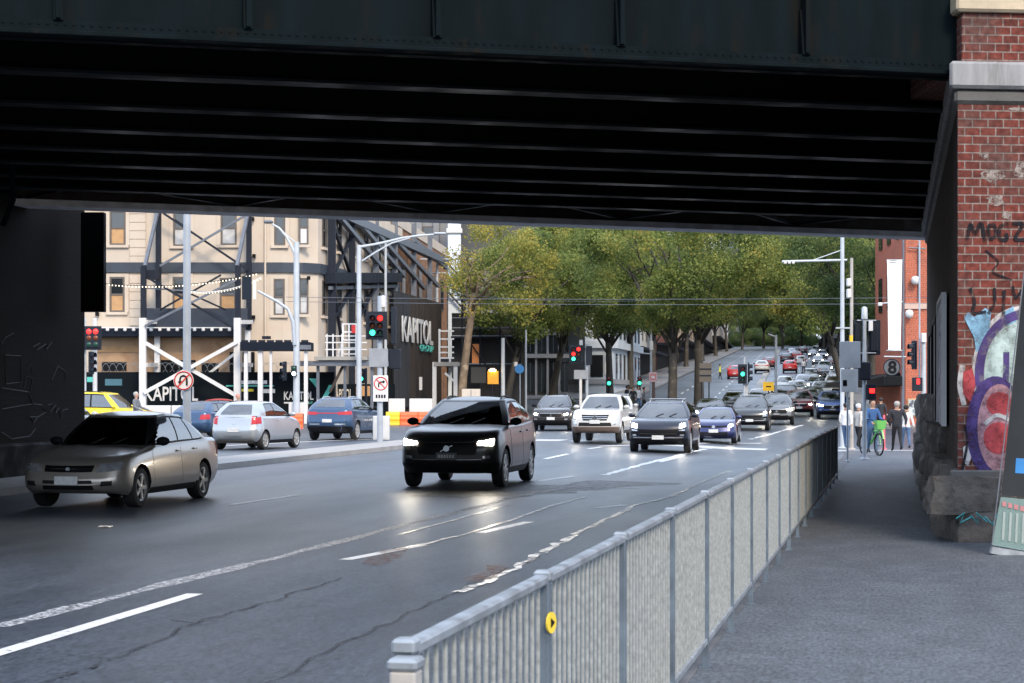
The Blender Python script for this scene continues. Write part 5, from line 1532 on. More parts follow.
def head(root, f_, px, py, sw, lens, rot=0., cols=1, dy=-.16, back=True, visor=True):
    """signal head: lens rows of (material or None); sw is the lens diameter in metres"""
    rows = len(lens)//cols
    c = f_.p(px, py, dy)
    w, h = sw*1.28*cols, sw*1.22*rows
    m = Matrix.Translation(c) @ Matrix.Rotation(rot, 4, 'Z')
    mb = MB(); mb.box(-w/2-.10*back, w/2+.10*back, .0, .03, -h/2-.10*back, h/2+.10*back, mat=m)
    bd = mb.build('backboard' if back else 'signal_head', HOUS, root, bevel=.03 if back else .01)
    mb = MB(); mb.box(-w/2, w/2, -.06, -.001, -h/2, h/2, mat=m); hb = mb.build('signal_head', HOUS, root, bevel=.02)
    for i, lm in enumerate(lens):
        r_, c_ = i//cols, i % cols
        x = (c_-(cols-1)/2)*sw*1.25; z = ((rows-1)/2-r_)*sw*1.2
        lm2 = lm or GREEN_OFF
        q = m @ Matrix.Translation((x, -.062, z)) @ Matrix.Rotation(R(90), 4, 'X')
        MB().lathe([(sw*.46, 0), (sw*.40, .02), (sw*.2, .035)], 16, q).build('lens', lm2, hb, smooth=50)
        if visor:
            vs = []; fs = []
            n = 12
            for k in range(n+1):
                a = R(-30+240*k/n)
                for rr_, yy in ((sw*.5, -.06), (sw*.5, -.24), (sw*.485, -.24), (sw*.485, -.06)):
                    vs.append(m @ Vector((x+rr_*cos(a), yy, z+rr_*sin(a))))
            for k in range(n):
                for j in range(4): fs.append((k*4+j, k*4+(j+1) % 4, (k+1)*4+(j+1) % 4, (k+1)*4+j))
            MB().add(vs, fs).build('visor', HOUS, hb, smooth=40)
    return hb
def board(root, f_, a, b, c, d, name, mat, dy=-.1, t=.02, bevel=0.):
    return MB().box(f_.x(a, dy), f_.x(b, dy), dy, dy+t, f_.z(d, dy), f_.z(c, dy)).build(name, mat, root, bevel=bevel)

# no u-turn post on the median
o, f_ = post(187, 47.5, 'street_post', 'thick grey post with round no U-turn sign rising from the median', 'post', 120, .105, POLEG, lift=.1)
c = f_.p(183.5, 380.5, -.14)
s_ = MB().disc(c+Vector((0, .012, 0)), .25, (0, -1, 0), .012, 32).build('round_sign', SGN_W, o)
mb = MB(); mb.tube([c+Vector((.222*cos(a*pi/16), -.004, .222*sin(a*pi/16))) for a in range(33)], .018, 6); mb.build('red_ring', REDP, s_, smooth=60)
mb = MB(); mb.tube([c+Vector((x, -.006, z)) for x, z in ((.085, -.12), (.085, .04), (.06, .10), (0, .125), (-.06, .10), (-.085, .04), (-.085, -.02))], .024, 6); mb.build('u_turn_arrow', BLACKP, s_, smooth=60)
MB().prism([(-.14, -.02), (-.03, -.02), (-.085, -.12)], lambda a, b, t: c+Vector((a, t, b)), -.014, .0).build('arrow_head', BLACKP, s_)
MB().bar(c+Vector((-.15, -.02, -.16)), c+Vector((.15, -.02, .16)), .03, .012, up=Vector((0, 1, 0))).build('red_slash', REDP, s_)

# left signal
o, f_ = post(84.5, 92, 'traffic_signal', 'traffic signal showing two red lamps at the left end of the cross street', 'traffic light', 318, .10, POLEW)
head(o, f_, 92.5, 338, .26, [RED_L, RED_L, AMBER_OFF, AMBER_OFF, GREEN_OFF, GREEN_OFF], cols=2, dy=-.3, visor=False)
hb = head(o, f_, 91, 363, .30, [RED_OFF, AMBER_OFF, GREEN_OFF], rot=R(70), dy=-.3, back=False)
o2, f_ = post(95, 93, 'street_post', 'plain white post just right of the double red traffic signal', 'post', 318, .12, WHITEP)

# lamp post with two curved arms
o, f_ = post(296.5, 95, 'street_lamp', 'pale street lamp with curved arm and a lower bracket before the corner building', 'street lamp', 242, .17, POLEW)
tube(o, [f_.p(296, 256), f_.p(292, 247), f_.p(286, 236), f_.p(279, 228), f_.p(272, 224)], [.09, .08, .07, .06, .05], POLEW, 'arm')
tube(o, [f_.p(296, 243), f_.p(286, 235)], .035, POLEW, 'arm_brace')
MB().box(f_.x(264), f_.x(273), -.18, .18, f_.z(223.5), f_.z(220.5)).build('lamp_head', STEELGR, o, bevel=.05)
tube(o, [f_.p(294.5, 345, -.2), f_.p(293, 322, -.2), f_.p(288, 309, -.2), f_.p(278, 302, -.2), f_.p(258, 291, -.2)], [.10, .10, .09, .08, .06], POLEG, 'signal_arm')
head(o, f_, 247, 288, .26, [RED_OFF, AMBER_OFF, GREEN_OFF], rot=R(165), dy=-.2)
board(o, f_, 253, 256, 280, 299, 'edge_on_sign', SGN_W, -.3, .05)
head(o, f_, 285, 371, .26, [RED_OFF, AMBER_OFF, GREEN_OFF], rot=R(-60), dy=-.25, back=False)
head(o, f_, 294, 371, .22, [GREEN_OFF, lamp_mat('white_lamp', (.75, .95, 1.), 2.5)], dy=-.28, back=False, visor=False)

o, f_ = post(359, 102, 'street_lamp', 'tall pale street lamp with long arm reaching right over the street', 'street lamp', 245, .15, POLEW)
tube(o, [f_.p(359, 247), f_.p(374, 244.5), f_.p(386, 242), f_.p(402, 238), f_.p(420, 235.5), f_.p(441, 234)], [.08, .07, .07, .06, .06, .05], POLEW, 'arm')
tube(o, [f_.p(362, 261), f_.p(376, 252), f_.p(392, 243), f_.p(410, 238)], .05, POLEW, 'arm_brace')
MB().box(f_.x(434), f_.x(446), -.16, .16, f_.z(234.5), f_.z(232.5)).build('lamp_head', POLEW, o, bevel=.04)
def mast(px, D, top, arm, label, r=.12, cross=()):
    o, f_ = post(px, D, 'wire_mast', label, 'mast', top, r, POLEW, 'tram wire masts')
    for a, b, py in arm: tube(o, [f_.p(a, py), f_.p(b, py)], .05, POLEW, 'cross_arm')
    for a, b, c, d in cross: tube(o, [f_.p(a, b), f_.p(c, d)], .03, POLEW, 'stay')
    return o
mast(437, 141, 257, [(386, 491, 259.2), (432, 446, 273)], 'white wire mast with long cross arm above the timber hoarding')
mast(385.5, 119, 243, [], 'short white wire mast beside the retention frame', .10)

# main signal on the median
o, f_ = post(380, 63, 'traffic_signal', 'nearest traffic signal on the median, red arrow and green lamp over no right turn sign', 'traffic light', 296, .10, POLEG, lift=.05)
MB().lathe([(.09, f_.z(307)), (.10, f_.z(302)), (.09, f_.z(296.5)), (.03, f_.z(295.5))], 12, Matrix.Translation((.1, 0, 0))).build('white_cap', WHITEP, o, smooth=50)
head(o, f_, 376.5, 325.5, .20, [RED_OFF, RED_L, AMBER_OFF, AMBER_OFF, GREEN_L, GREEN_OFF], cols=2, dy=-.22)
board(o, f_, 369, 388, 348.5, 367, 'sign_back', SGREY, -.12, .02, .008)
MB().box(f_.x(388.5), f_.x(400.5), .0, .35, f_.z(369), f_.z(349)).build('side_signal_head', HOUS, o, bevel=.03)
MB().box(f_.x(391), f_.x(396), -.1, .3, f_.z(344), f_.z(307)).build('side_backboard', HOUS, o, bevel=.02)
board(o, f_, 373.3, 388, 375.5, 401.5, 'sign_plate', SGN_W, -.16, .015, .004)
c = f_.p(380.8, 383.5, -.17)
MB().tube([c+Vector((.21*cos(a*pi/16), 0, .21*sin(a*pi/16))) for a in range(33)], .018, 6).build('red_ring', REDP, o, smooth=60)
MB().tube([c+Vector((x, -.004, z)) for x, z in ((-.07, -.12), (-.07, .0), (-.03, .05), (.09, .06))], .022, 6).build('turn_arrow', BLACKP, o, smooth=60)
MB().prism([(.07, .115), (.07, .0), (.15, .06)], lambda a, b, t: c+Vector((a, t, b)), -.014, .0).build('arrow_head', BLACKP, o)
MB().bar(c+Vector((-.15, -.02, .15)), c+Vector((.15, -.02, -.15)), .026, .012, up=Vector((0, 1, 0))).build('red_slash', REDP, o)
for i in range(4): MB().box(c.x-.17+i*.09, c.x-.11+i*.09, c.y-.006, c.y+.006, f_.z(398), f_.z(394.5)).build('plate_print', STEELDK, o)
cb_ = frame(381, 67, 'signal_cabinet', 'pale grey signal cabinet behind the no right turn signal', 'cabinet', z=base(381, 67)+.1)
mb = MB().box(-.29, .29, 0, .4, 0, .86).build('cabinet_body', M('cabinet_grey', (.55, .56, .56), .5, var=.1), cb_, bevel=.02)
MB().box(-.27, .27, -.012, -.001, .05, .80).build('door', M('cabinet_grey', (.55, .56, .56), .5), cb_)
o, f_ = post(366, 107, 'traffic_signal', 'far traffic signal with one bright green lamp above the steel blue SUV', 'traffic light', 368, .08, STEELDK)
head(o, f_, 361, 376, .26, [RED_OFF, GREEN_L], dy=-.22, visor=False)

# signals further down the street
o, f_ = post(587, 122, 'traffic_signal', 'traffic signal with red and green lamps in front of the grey corner building', 'traffic light', 344, .10, POLEG)
head(o, f_, 576, 354, .26, [RED_OFF, RED_L, RED_L, AMBER_OFF, GREEN_L, GREEN_OFF], cols=2, dy=-.3)
MB().box(f_.x(586), f_.x(592), -.2, .1, f_.z(365), f_.z(346)).build('side_backboard', HOUS, o, bevel=.03)
MB().lathe([(.12, f_.z(346)), (.12, f_.z(340))], 10, Matrix.Translation((f_.x(581), 0, 0))).build('white_cap', WHITEP, o)
board(o, f_, 574, 588, 370, 379, 'sign_back', SGREY, -.2, .03)
tube(o, [(f_.x(580.5), -.1, 0), (f_.x(580.5), -.1, f_.z(377))], .10, WHITEP, 'white_post')
o, f_ = post(609, 136, 'pedestrian_signal', 'small black signal with green lamp left of the crowd of walkers', 'traffic light', 376, .06, STEELDK)
head(o, f_, 609, 381, .27, [RED_OFF, GREEN_L], dy=-.2, back=False, visor=False)
o, f_ = post(640, 138, 'pedestrian_signal', 'small black signal with green lamp right of the crowd of walkers', 'traffic light', 376, .06, STEELDK)
head(o, f_, 639.5, 381, .25, [RED_OFF, GREEN_L], dy=-.2, back=False, visor=False)
o, f_ = post(653.5, 126, 'parking_sign', 'pinkish rectangular sign on a brown post left of the two tree trunks', 'sign', 372, .12, M('brown_post', (.14, .09, .07), .7))
sb = board(o, f_, 649, 657, 372, 382, 'sign_plate', M('pink_sign', (.62, .42, .42), .5), -.2, .02)
board(o, f_, 650.5, 655.5, 374.5, 379.5, 'sign_print', REDP, -.206, .005); board(o, f_, 651.2, 654.8, 375.5, 378.5, 'sign_centre', SGN_W, -.212, .005)
o, f_ = post(651, 134, 'street_lamp', 'slim pale street lamp under the trees behind the pinkish sign', 'street lamp', 316, .09, POLEG)
tube(o, [f_.p(651, 354), f_.p(640, 353)], .05, POLEG, 'arm'); MB().box(f_.x(649.5), f_.x(653), -.15, .15, f_.z(350), f_.z(341)).build('lamp_box', WHITEP, o)
o, f_ = post(701.5, 116, 'street_board', 'dark brown message board back on two legs right of the twin trunks', 'sign', 364, .04, STEELDK)
tube(o, [(f_.x(709), 0, 0), (f_.x(709), 0, f_.z(364))], .04, STEELDK, 'leg')
bd = board(o, f_, 699.5, 711.5, 363, 382, 'board', M('board_back', (.085, .075, .062), .7), -.08, .05)
for py in (369, 375.5): board(o, f_, 699.5, 711.5, py-.6, py+.6, 'batten', STEELDK, -.11, .03)
o, f_ = post(744.5, 112, 'traffic_signal', 'black traffic signal cluster with one pale green lamp on the far median', 'traffic light', 357, .09, POLEG)
head(o, f_, 742.5, 374, .26, [RED_OFF, GREEN_L, GREEN_OFF], dy=-.25); head(o, f_, 748.5, 373, .30, [RED_OFF, AMBER_OFF, GREEN_OFF], rot=R(80), dy=.0)
tube(o, [(f_.x(746.5), .2, 0), (f_.x(746.5), .2, f_.z(384))], .13, POLEW, 'white_sleeve')
o, f_ = post(768.5, 119, 'road_works_sign', 'small yellow road sign on the far median above the traffic', 'sign', 388, .04, STEELDK)
board(o, f_, 763, 774, 382, 391, 'sign_plate', YELLOWP, -.08, .02); board(o, f_, 766, 771, 386, 387.2, 'sign_print', BLACKP, -.086, .004)
o, f_ = post(776, 127, 'street_lamp', 'slender pale pole on the far median behind the yellow road sign', 'street lamp', 335, .10, POLEG)
tube(o, [f_.p(776, 337), f_.p(768, 334)], .05, POLEG, 'arm')
# things under the left trees
o, f_ = post(492, 124, 'site_sign', 'orange site sign lit by a small lamp between scaffold posts', 'sign', 372, .05, STEELDK)
board(o, f_, 487.5, 498.5, 371, 384, 'sign_plate', M('orange_sign', (.72, .33, .02), .5), -.1, .03)
MB().lathe([(.20, f_.z(371.5)), (.24, f_.z(370)), (.10, f_.z(368.5))], 10, Matrix.Translation((f_.x(492.5), -.2, 0))).build('lamp', WARM_L, o)
o, f_ = post(520, 131, 'blue_sign', 'round blue sign on a slim post beneath the left street trees', 'sign', 364, .05, POLEG)
MB().disc(f_.p(519.5, 369, -.1), .32, (0, -1, 0), .03, 20).build('sign_plate', BLUES, o); board(o, f_, 514.5, 517.5, 362, 366, 'white_box', WHITEP, -.1, .2)
for px, D, top, lab in ((503, 124, 338, 'thick pale scaffold post right of the orange site sign'), (526, 128, 330, 'slim grey post beside the round blue sign')):
    post(px, D, 'street_post', lab, 'post', top, .14 if px == 503 else .07, POLEW if px == 503 else POLEG)
ub = frame(471, 119, 'utility_box', 'pale timber utility box at the foot of the leaning tree', 'cabinet', z=base(471, 119)+.1)
MB().box(-.58, .58, 0, .6, 0, 1.75).build('box_body', M('pale_box', (.55, .50, .44), .7, var=.08), ub, bevel=.02)
MB().box(-.02, .02, -.01, -.002, .05, 1.7).build('seam', STEELGR, ub)

# right hand side
o, f_ = post(842.3, 71, 'wire_mast', 'tallest pale wire mast with long arm beside the right footpath', 'mast', 150, .085, POLEW, 'tram wire masts', lift=.05)
tube(o, [f_.p(782, 261.5), f_.p(847, 260)], .045, POLEW, 'cross_arm'); tube(o, [f_.p(842, 250), f_.p(812, 260.5)], .02, POLEW, 'stay')
for px in (784, 788, 792): MB().box(f_.x(px), f_.x(px+2.5), -.05, .05, f_.z(263.5), f_.z(260.5)).build('insulator', WHITEP, o)
board(o, f_, 836, 850, 327.2, 328.6, 'bracket', POLEG, -.1, .1)
o, f_ = post(851.6, 69, 'camera_pole', 'thin weathered pole with two white boxes and a yellow band', 'pole', 258, .07, M('weathered_pole', (.36, .34, .31), .7, var=.2), lift=.05)
for a, b in ((278.5, 286.5), (289, 298)): MB().box(f_.x(846.5), f_.x(850.8), -.15, .1, f_.z(b), f_.z(a)).build('white_box', WHITEP, o, bevel=.03)
tube(o, [(0, 0, f_.z(342)), (0, 0, f_.z(335.5))], .085, YELLOWP, 'yellow_band')
o, f_ = post(847.5, 48.5, 'street_sign', 'grey backs of two street signs on the nearest thin pole past the fence end', 'sign', 341, .028, POLEG, lift=.1)
board(o, f_, 839.5, 860.5, 341.5, 368, 'sign_back', M('sign_back_lit', (.60, .63, .66), .5), -.06, .012, .006); board(o, f_, 841, 858, 369, 392, 'lower_sign_back', M('sign_back_pale', (.75, .77, .79), .5, .0), -.058, .012, .006)  # backs coloured brighter to stand in for light missing by the bridge
board(o, f_, 843, 847, 380, 386, 'sticker', BLACKP, -.064, .004)
o, f_ = post(864.5, 51, 'traffic_signal', 'traffic signal seen from behind with navy backboards on the right footpath', 'traffic light', 310, .062, POLEG, lift=.1)
MB().lathe([(.085, f_.z(319)), (.075, f_.z(308)), (.03, f_.z(306.5))], 12).build('white_cap', POLEW, o, smooth=50)
for a, b, c_, d_ in ((853, 861.5, 319.5, 348), (868.5, 880.5, 320, 355)):
    board(o, f_, a, b, c_, d_, 'backboard', HOUS, .05, .03, .008); board(o, f_, a+2.5, b-2.5, c_+4, d_-4, 'signal_head', HOUS, -.02, .07, .01)
board(o, f_, 869, 873, 321, 331, 'control_box', SGN_W, -.12, .1, .01)
for py in (320.5, 353): tube(o, [f_.p(857, py, .02), f_.p(876, py, .02)], .018, POLEG, 'bracket')
MB().box(f_.x(857), f_.x(870), -.2, .12, f_.z(380), f_.z(362)).build('lower_signal_head', HOUS, o, bevel=.03)
hb = MB().box(f_.x(866.5), f_.x(875), -.18, .0, f_.z(400), f_.z(384)).build('pedestrian_signal_head', HOUS, o, bevel=.01)
MB().box(f_.x(868.2), f_.x(873.4), -.19, -.181, f_.z(393), f_.z(388.6)).build('red_figure_lamp', RED_L, hb, bevel=.004)
# banner with round number sign
o, f_ = post(903.3, 86, 'banner_pole', 'tall white vertical banner hanging from a slim pole before the red brick building', 'banner', 238, .05, STEELGR, lift=.1)
BANN = M('banner_cloth', (.80, .79, .78), .8, var=.03)
mb = MB(); g_ = []
for j in range(11):
    v = j/10; py = 260+90*v
    a, b = 887.2+1.2*v, 902.2-1.6*v
    for i in range(5):
        u = i/4; q = f_.p(a+(b-a)*u, py, -.03+.05*sin(u*4+v*5)); g_.append(q)
N_ = len(g_)
mb.add(g_+[p+Vector((0, .012, 0)) for p in g_], [(j*5+i, j*5+i+1, (j+1)*5+i+1, (j+1)*5+i) for j in range(10) for i in range(4)]+[(N_+j*5+i, N_+(j+1)*5+i, N_+(j+1)*5+i+1, N_+j*5+i+1) for j in range(10) for i in range(4)])
mb.build('cloth', BANN, o, smooth=60, fix=False)
for py in (260, 350.5, 262): tube(o, [f_.p(886.5 if py < 355 else 888, py, .0), f_.p(903.3, py, .0)], .025, POLEG, 'banner_arm')
tube(o, [f_.p(880, 303.5), f_.p(903.3, 301.5)], .03, POLEW, 'camera_arm'); MB().box(f_.x(878), f_.x(882), -.1, .1, f_.z(306), f_.z(302.5)).build('camera', WHITEP, o, bevel=.02)
o, f_ = post(902.5, 84, 'number_sign', 'round dark sign with number eight over a black box under the banner', 'sign', 352, .05, STEELGR, lift=.1)
tube(o, [f_.p(884, 356.5), f_.p(906, 356.8)], .03, POLEW, 'sign_arm')
rs = MB().disc(f_.p(891.8, 367.3, -.04), .375, (0, -1, 0), .05, 28).build('round_sign', M('slate_sign', (.075, .085, .10), .5), o)
MB().tube([f_.p(891.8, 367.3, -.095)+Vector((.36*cos(a*pi/16), 0, .36*sin(a*pi/16))) for a in range(33)], .022, 6).build('rim', STEELDK, rs, smooth=60)
text('8', 'lettering', BLACKP, o, f_.x(887.6), -.10, f_.z(373.8), .38, .58, .02, bold=.03)
MB().box(f_.x(884.5), f_.x(901), -.3, .2, f_.z(386), f_.z(376)).build('black_box', BLACKP, o, bevel=.03)
# right corner signal
o, f_ = post(923.5, 76, 'traffic_signal', 'traffic signal facing left with red walking figure lamp by the brick corner', 'traffic light', 334, .11, POLEW, lift=.1)
tube(o, [f_.p(919.5, 240, .3), f_.p(919.5, 380, .3)], .035, POLEG, 'conduit')
head(o, f_, 914, 355, .26, [RED_OFF, AMBER_OFF, GREEN_OFF], rot=R(-80), dy=-.2)
hb = MB().box(f_.x(911.5), f_.x(921), -.3, -.05, f_.z(391), f_.z(377.5)).build('pedestrian_signal_head', HOUS, o, bevel=.02)
MB().box(f_.x(915), f_.x(918), -.315, -.301, f_.z(384), f_.z(379)).build('red_figure_lamp', RED_L, hb)
board(o, f_, 921.8, 926.5, 333, 342.5, 'white_box', WHITEP, -.2, .2, .02)
# red brick corner building
RB = brick_mat('orange_red_brick', (.44, .105, .06), (.36, .09, .055), (.40, .27, .2), (.25, .10, .07))
rb = frame(905.5, 101, 'brick_corner_building', 'red brick corner building at the right end of the far footpath', 'building', z=base(905.5, 101))
fr_ = Fr(905.5, 101)
q = Matrix.Rotation(-TH, 4, 'Z') @ Vector((bend(1.4, 117)-rb.location.x, 117-rb.location.y, 0))
wallpoly([(0, 0), (9, .3), (14, 18), (q.x, q.y)], -.5, 16, 'wall', RB, rb, .02)
zb0 = rb.location.z
zl = lambda py, dy=0: zz(py, 101+dy)-zb0
wallpoly([(-.06, -.10), (9, .2), (9, .4), (-.06, .2)], zl(309), zl(303), 'string_course', M('pink_stone', (.45, .33, .28), .8), rb)
for a, b, c_, d_, nm, mt in ((907.5, 918, 398.5, 416.5, 'poster_frame', M('tan_frame', (.45, .33, .2), .6)), (908.7, 917, 400, 415.3, 'poster_print', M('grey_poster_print', (.45, .5, .52), .6, var=.3, vs=3, col2=(.06, .07, .09), c2s=5, c2lo=.48, c2hi=.55))):
    MB().box(fr_.x(a), fr_.x(b), -.06 if 'frame' in nm else -.09, -.02 if 'frame' in nm else -.061, zl(d_), zl(c_)).build(nm, mt, rb)
for px, py in ((914, 280.5), (908, 314)):
    m = Matrix.Translation((fr_.x(px), -.35, zl(py)))
    d1 = MB().lathe([(.02, .22), (.16, .18), (.22, .06), (.20, -.12), (.1, -.24)], 14, m).build('dome_camera', WHITEP, rb, smooth=60)
    MB().bar((fr_.x(px), -.30, zl(py)+.1), (fr_.x(px), 0.0, zl(py)+.14), .05).build('camera_arm', POLEG, d1)
MB().tube([(fr_.x(908), -.2, zl(248)), (fr_.x(925), -.2, zl(248)-.05)], .04, 8).build('wall_bracket', STEELGR, rb)
MB().tube([(fr_.x(918.5), -.08, zl(245)), (fr_.x(918.5), -.08, zl(300))], .05, 8).build('downpipe', STEELGR, rb, smooth=60)
aw = [Vector((-1.9, 6, zl(378))), Vector((-.05, 6, zl(372)))]
qd = Vector((q.x, q.y, 0)).normalized(); qn = Vector((-qd.y, qd.x, 0))
mb = MB(); mb.prism([(1.9, zl(386)), (.04, zl(386)), (.04, zl(372)), (1.9, zl(380))], lambda a, b, t: Vector((qd.x*t+qn.x*a, qd.y*t+qn.y*a, b)), 2, 26); mb.build('awning', BLACKP, rb)
for t_ in range(3, 13, 4):
    c_ = qd*t_+qn*.03
    for z_ in (6.5, 10.2): MB().bar((c_.x-qd.x*.7, c_.y-qd.y*.7, z_+1), (c_.x+qd.x*.7, c_.y+qd.y*.7, z_+1), .08, 2.0).build('window', GLASSD, rb)

# overhead wires and festoon lights
def wire(a, b, label, r=.012, sag=.25, grp_=None, D0=98, D1=98):
    p, q = W(*a, D0), W(*b, D1)
    pts = [p.lerp(q, i/16)-Vector((0, 0, sag*4*(i/16)*(1-i/16))) for i in range(17)]
    o_ = MB().tube(pts, r*.75, 5).build('overhead_wire', STEELGR, None, smooth=60)
    tag(o_, label, 'wire', grp_); return o_
WG = 'overhead tram wires across the street'
wire((286, 297), (960, 297), 'upper overhead tram wire crossing the whole street', .018, .12, WG)
wire((286, 301.5), (960, 303), 'lower overhead tram wire crossing the whole street', .018, .12, WG, 97, 97)
wire((436, 291), (660, 300), 'short thin overhead wire slanting in front of the left trees', .012, .3, WG, 116, 104)
FEST = lamp_mat('festoon_bulb', (1., .85, .6), .7)
for (a, b, lab, nb_) in (((104, 283.5), (258, 273), 'upper string of pale festoon lights sloping across the cream facade', 46), ((184, 290.5), (262, 277), 'lower string of pale festoon lights sloping across the cream facade', 26)):
    p, q = W(*a, 100.5), W(*b, 100.5)
    t_ = thing('festoon_lights', lab, 'string lights', p, 0, 'festoon lights on the corner building')
    pts = [(q-p)*(i/30)-Vector((0, 0, .35*4*(i/30)*(1-i/30))) for i in range(31)]
    MB().tube(pts, .02, 5).build('cable', WHITEP if nb_ < 30 else STEELDK, t_)
    for i in range(nb_):
        k = (i+.5)/nb_; c = (q-p)*k-Vector((0, 0, .35*4*k*(1-k)+.05))
        MB().lathe([(.015, .03), (.036, .0), (.02, -.04)], 6, Matrix.Translation(c)).build('bulb', FEST, t_, smooth=60)
# ---------------------------------------------------------------- plane trees
def leaf_mat(name, stops):
    m = bpy.data.materials.new(name); n, l, b = nodes_of(m)
    g = n.new('ShaderNodeNewGeometry'); cr = n.new('ShaderNodeValToRGB')
    el = cr.color_ramp.elements
    while len(el) > 1: el.remove(el[-1])
    el[0].position = stops[0][0]; el[0].color = (*stops[0][1], 1)
    for p, c in stops[1:]:
        e = el.new(p); e.color = (*c, 1)
    t = n.new('ShaderNodeTexNoise'); t.inputs['Scale'].default_value = .35; t.inputs['Detail'].default_value = 3
    l.new(g.outputs['Position'], t.inputs['Vector'])
    ma = n.new('ShaderNodeMath'); ma.operation = 'MULTIPLY_ADD'; ma.inputs[1].default_value = .45
    l.new(g.outputs['Random Per Island'], ma.inputs[0])
    r = n.new('ShaderNodeMapRange'); r.inputs['From Min'].default_value = .32; r.inputs['From Max'].default_value = .68; r.inputs['To Max'].default_value = .62; r.inputs['To Min'].default_value = -.06
    l.new(t.outputs['Fac'], r.inputs['Value']); l.new(r.outputs[0], ma.inputs[2])
    l.new(ma.outputs[0], cr.inputs['Fac'])
    l.new(cr.outputs[0], b.inputs['Base Color']); b.inputs['Roughness'].default_value = .6; b.inputs['Specular IOR Level'].default_value = .3
    tr = n.new('ShaderNodeBsdfTranslucent'); l.new(cr.outputs[0], tr.inputs['Color'])
    mx = n.new('ShaderNodeMixShader'); mx.inputs[0].default_value = .48
    out = n['Material Output']
    l.new(b.outputs[0], mx.inputs[1]); l.new(tr.outputs[0], mx.inputs[2]); l.new(mx.outputs[0], out.inputs['Surface'])
    MATS[name] = m; return m
LF_G = leaf_mat('leaves_green', [(0., (0.045, 0.082, 0.027)), (.3, (0.118, 0.168, 0.045)), (.6, (0.222, 0.269, 0.071)), (.85, (0.367, 0.351, 0.092)), (1., (0.490, 0.366, 0.096))])
LF_D = leaf_mat('leaves_dark_green', [(0., (0.028, 0.064, 0.028)), (.4, (0.075, 0.126, 0.048)), (.75, (0.156, 0.213, 0.066)), (1., (0.278, 0.286, 0.086))])
LF_Y = leaf_mat('leaves_yellowing', [(0., (0.098, 0.120, 0.030)), (.35, (0.225, 0.241, 0.055)), (.65, (0.372, 0.335, 0.072)), (.88, (0.470, 0.344, 0.068)), (1., (0.451, 0.249, 0.051))])
BARK = M('plane_bark', (.17, .125, .085), .9, var=.35, vs=2.5, bump=.4, bs=10, col2=(.30, .24, .17), c2s=1.8, c2lo=.55, c2hi=.62)
BARKD = M('dark_bark', (.045, .04, .034), .9, var=.35, vs=2.5, bump=.5, bs=9, col2=(.11, .10, .08), c2s=1.6, c2lo=.56, c2hi=.62)

def grow(name_, seed, h, fork, r0, lean, crown, nl, clumps, spread, bark, leaf, leafs=(.22, .42)):
    """trunk with limbs (one mesh) and crown of leaf sized faces (one mesh); returned as mesh data"""
    rr = random.Random(seed)
    mb = MB(); lx, ly = lean
    tp_ = [(lx*fork*(k**1.3), ly*fork*(k**1.3), fork*k) for k in (0, .06, .3, .6, 1.)]
    mb.tube(tp_, [r0*1.35, r0*1.08, r0*.95, r0*.86, r0*.78], 12)
    top = Vector(tp_[-1]); cc = Vector(crown[:3]); cr = Vector(crown[3:])
    cl = []
    for i in range(clumps):
        while True:
            v = Vector((rr.uniform(-1, 1), rr.uniform(-1, 1), rr.uniform(-1, 1)))
            if .25 < v.length < 1: break
        v = v.normalized()*(v.length**.5)
        cl.append((cc+Vector((v.x*cr.x, v.y*cr.y, v.z*cr.z)), rr.uniform(.75, 1.35)*spread))
    limbs = [(top, .0)]
    for i in range(9):
        a = 2*pi*i/9+rr.uniform(-.4, .4)
        e = cc+Vector((cos(a)*cr.x*.75, sin(a)*cr.y*.75, rr.uniform(-.3, .6)*cr.z))
        st = Vector(tp_[3]).lerp(top, rr.uniform(.3, 1.))
        m1 = st.lerp(e, .35)+Vector((rr.uniform(-.5, .5), rr.uniform(-.5, .5), .6)); m2 = st.lerp(e, .7)+Vector((rr.uniform(-.5, .5), rr.uniform(-.5, .5), .5))
        rb_ = r0*rr.uniform(.28, .5)
        mb.tube([st, m1, m2, e], [rb_, rb_*.75, rb_*.5, rb_*.2], 7)
        for j in range(3):
            s2 = m1.lerp(m2, rr.random()); e2 = s2+Vector((rr.uniform(-2, 2), rr.uniform(-2, 2), rr.uniform(-1., 1.8)))
            mb.tube([s2, s2.lerp(e2, .5)+Vector((0, 0, .2)), e2], [rb_*.35, rb_*.24, rb_*.08], 5)
    t_me = bpy.data.meshes.new('trunk'); t_me.from_pydata(mb.v, [], mb.f); t_me.materials.append(bark)
    t_me.polygons.foreach_set('use_smooth', [True]*len(t_me.polygons))
    vs, fs = [], []
    per = nl//len(cl)
    for c, s in cl:
        for k in range(int(per*rr.uniform(.6, 1.4))):
            d = Vector((rr.gauss(0, 1), rr.gauss(0, 1), rr.gauss(0, 1))).normalized()
            rad = s*(rr.random()**.42)
            p = c+Vector((d.x*rad, d.y*rad, d.z*rad*.72))
            nrm = (d*.6+Vector((rr.uniform(-1, 1), rr.uniform(-1, 1), rr.uniform(-.2, 1.2)))).normalized()
            u = nrm.cross(Vector((rr.uniform(-1, 1), rr.uniform(-1, 1), rr.uniform(-1, 1)))).normalized(); v = nrm.cross(u)
            L_ = rr.uniform(*leafs); w_ = L_*rr.uniform(.55, .85)
            o = len(vs)
            vs += [p-u*L_*.5, p+v*w_*.5-nrm*.03, p+u*L_*.5, p-v*w_*.5-nrm*.03]
            fs.append((o, o+1, o+2, o+3))
    c_me = bpy.data.meshes.new('crown'); c_me.from_pydata([tuple(v) for v in vs], [], fs); c_me.materials.append(leaf)
    return t_me, c_me

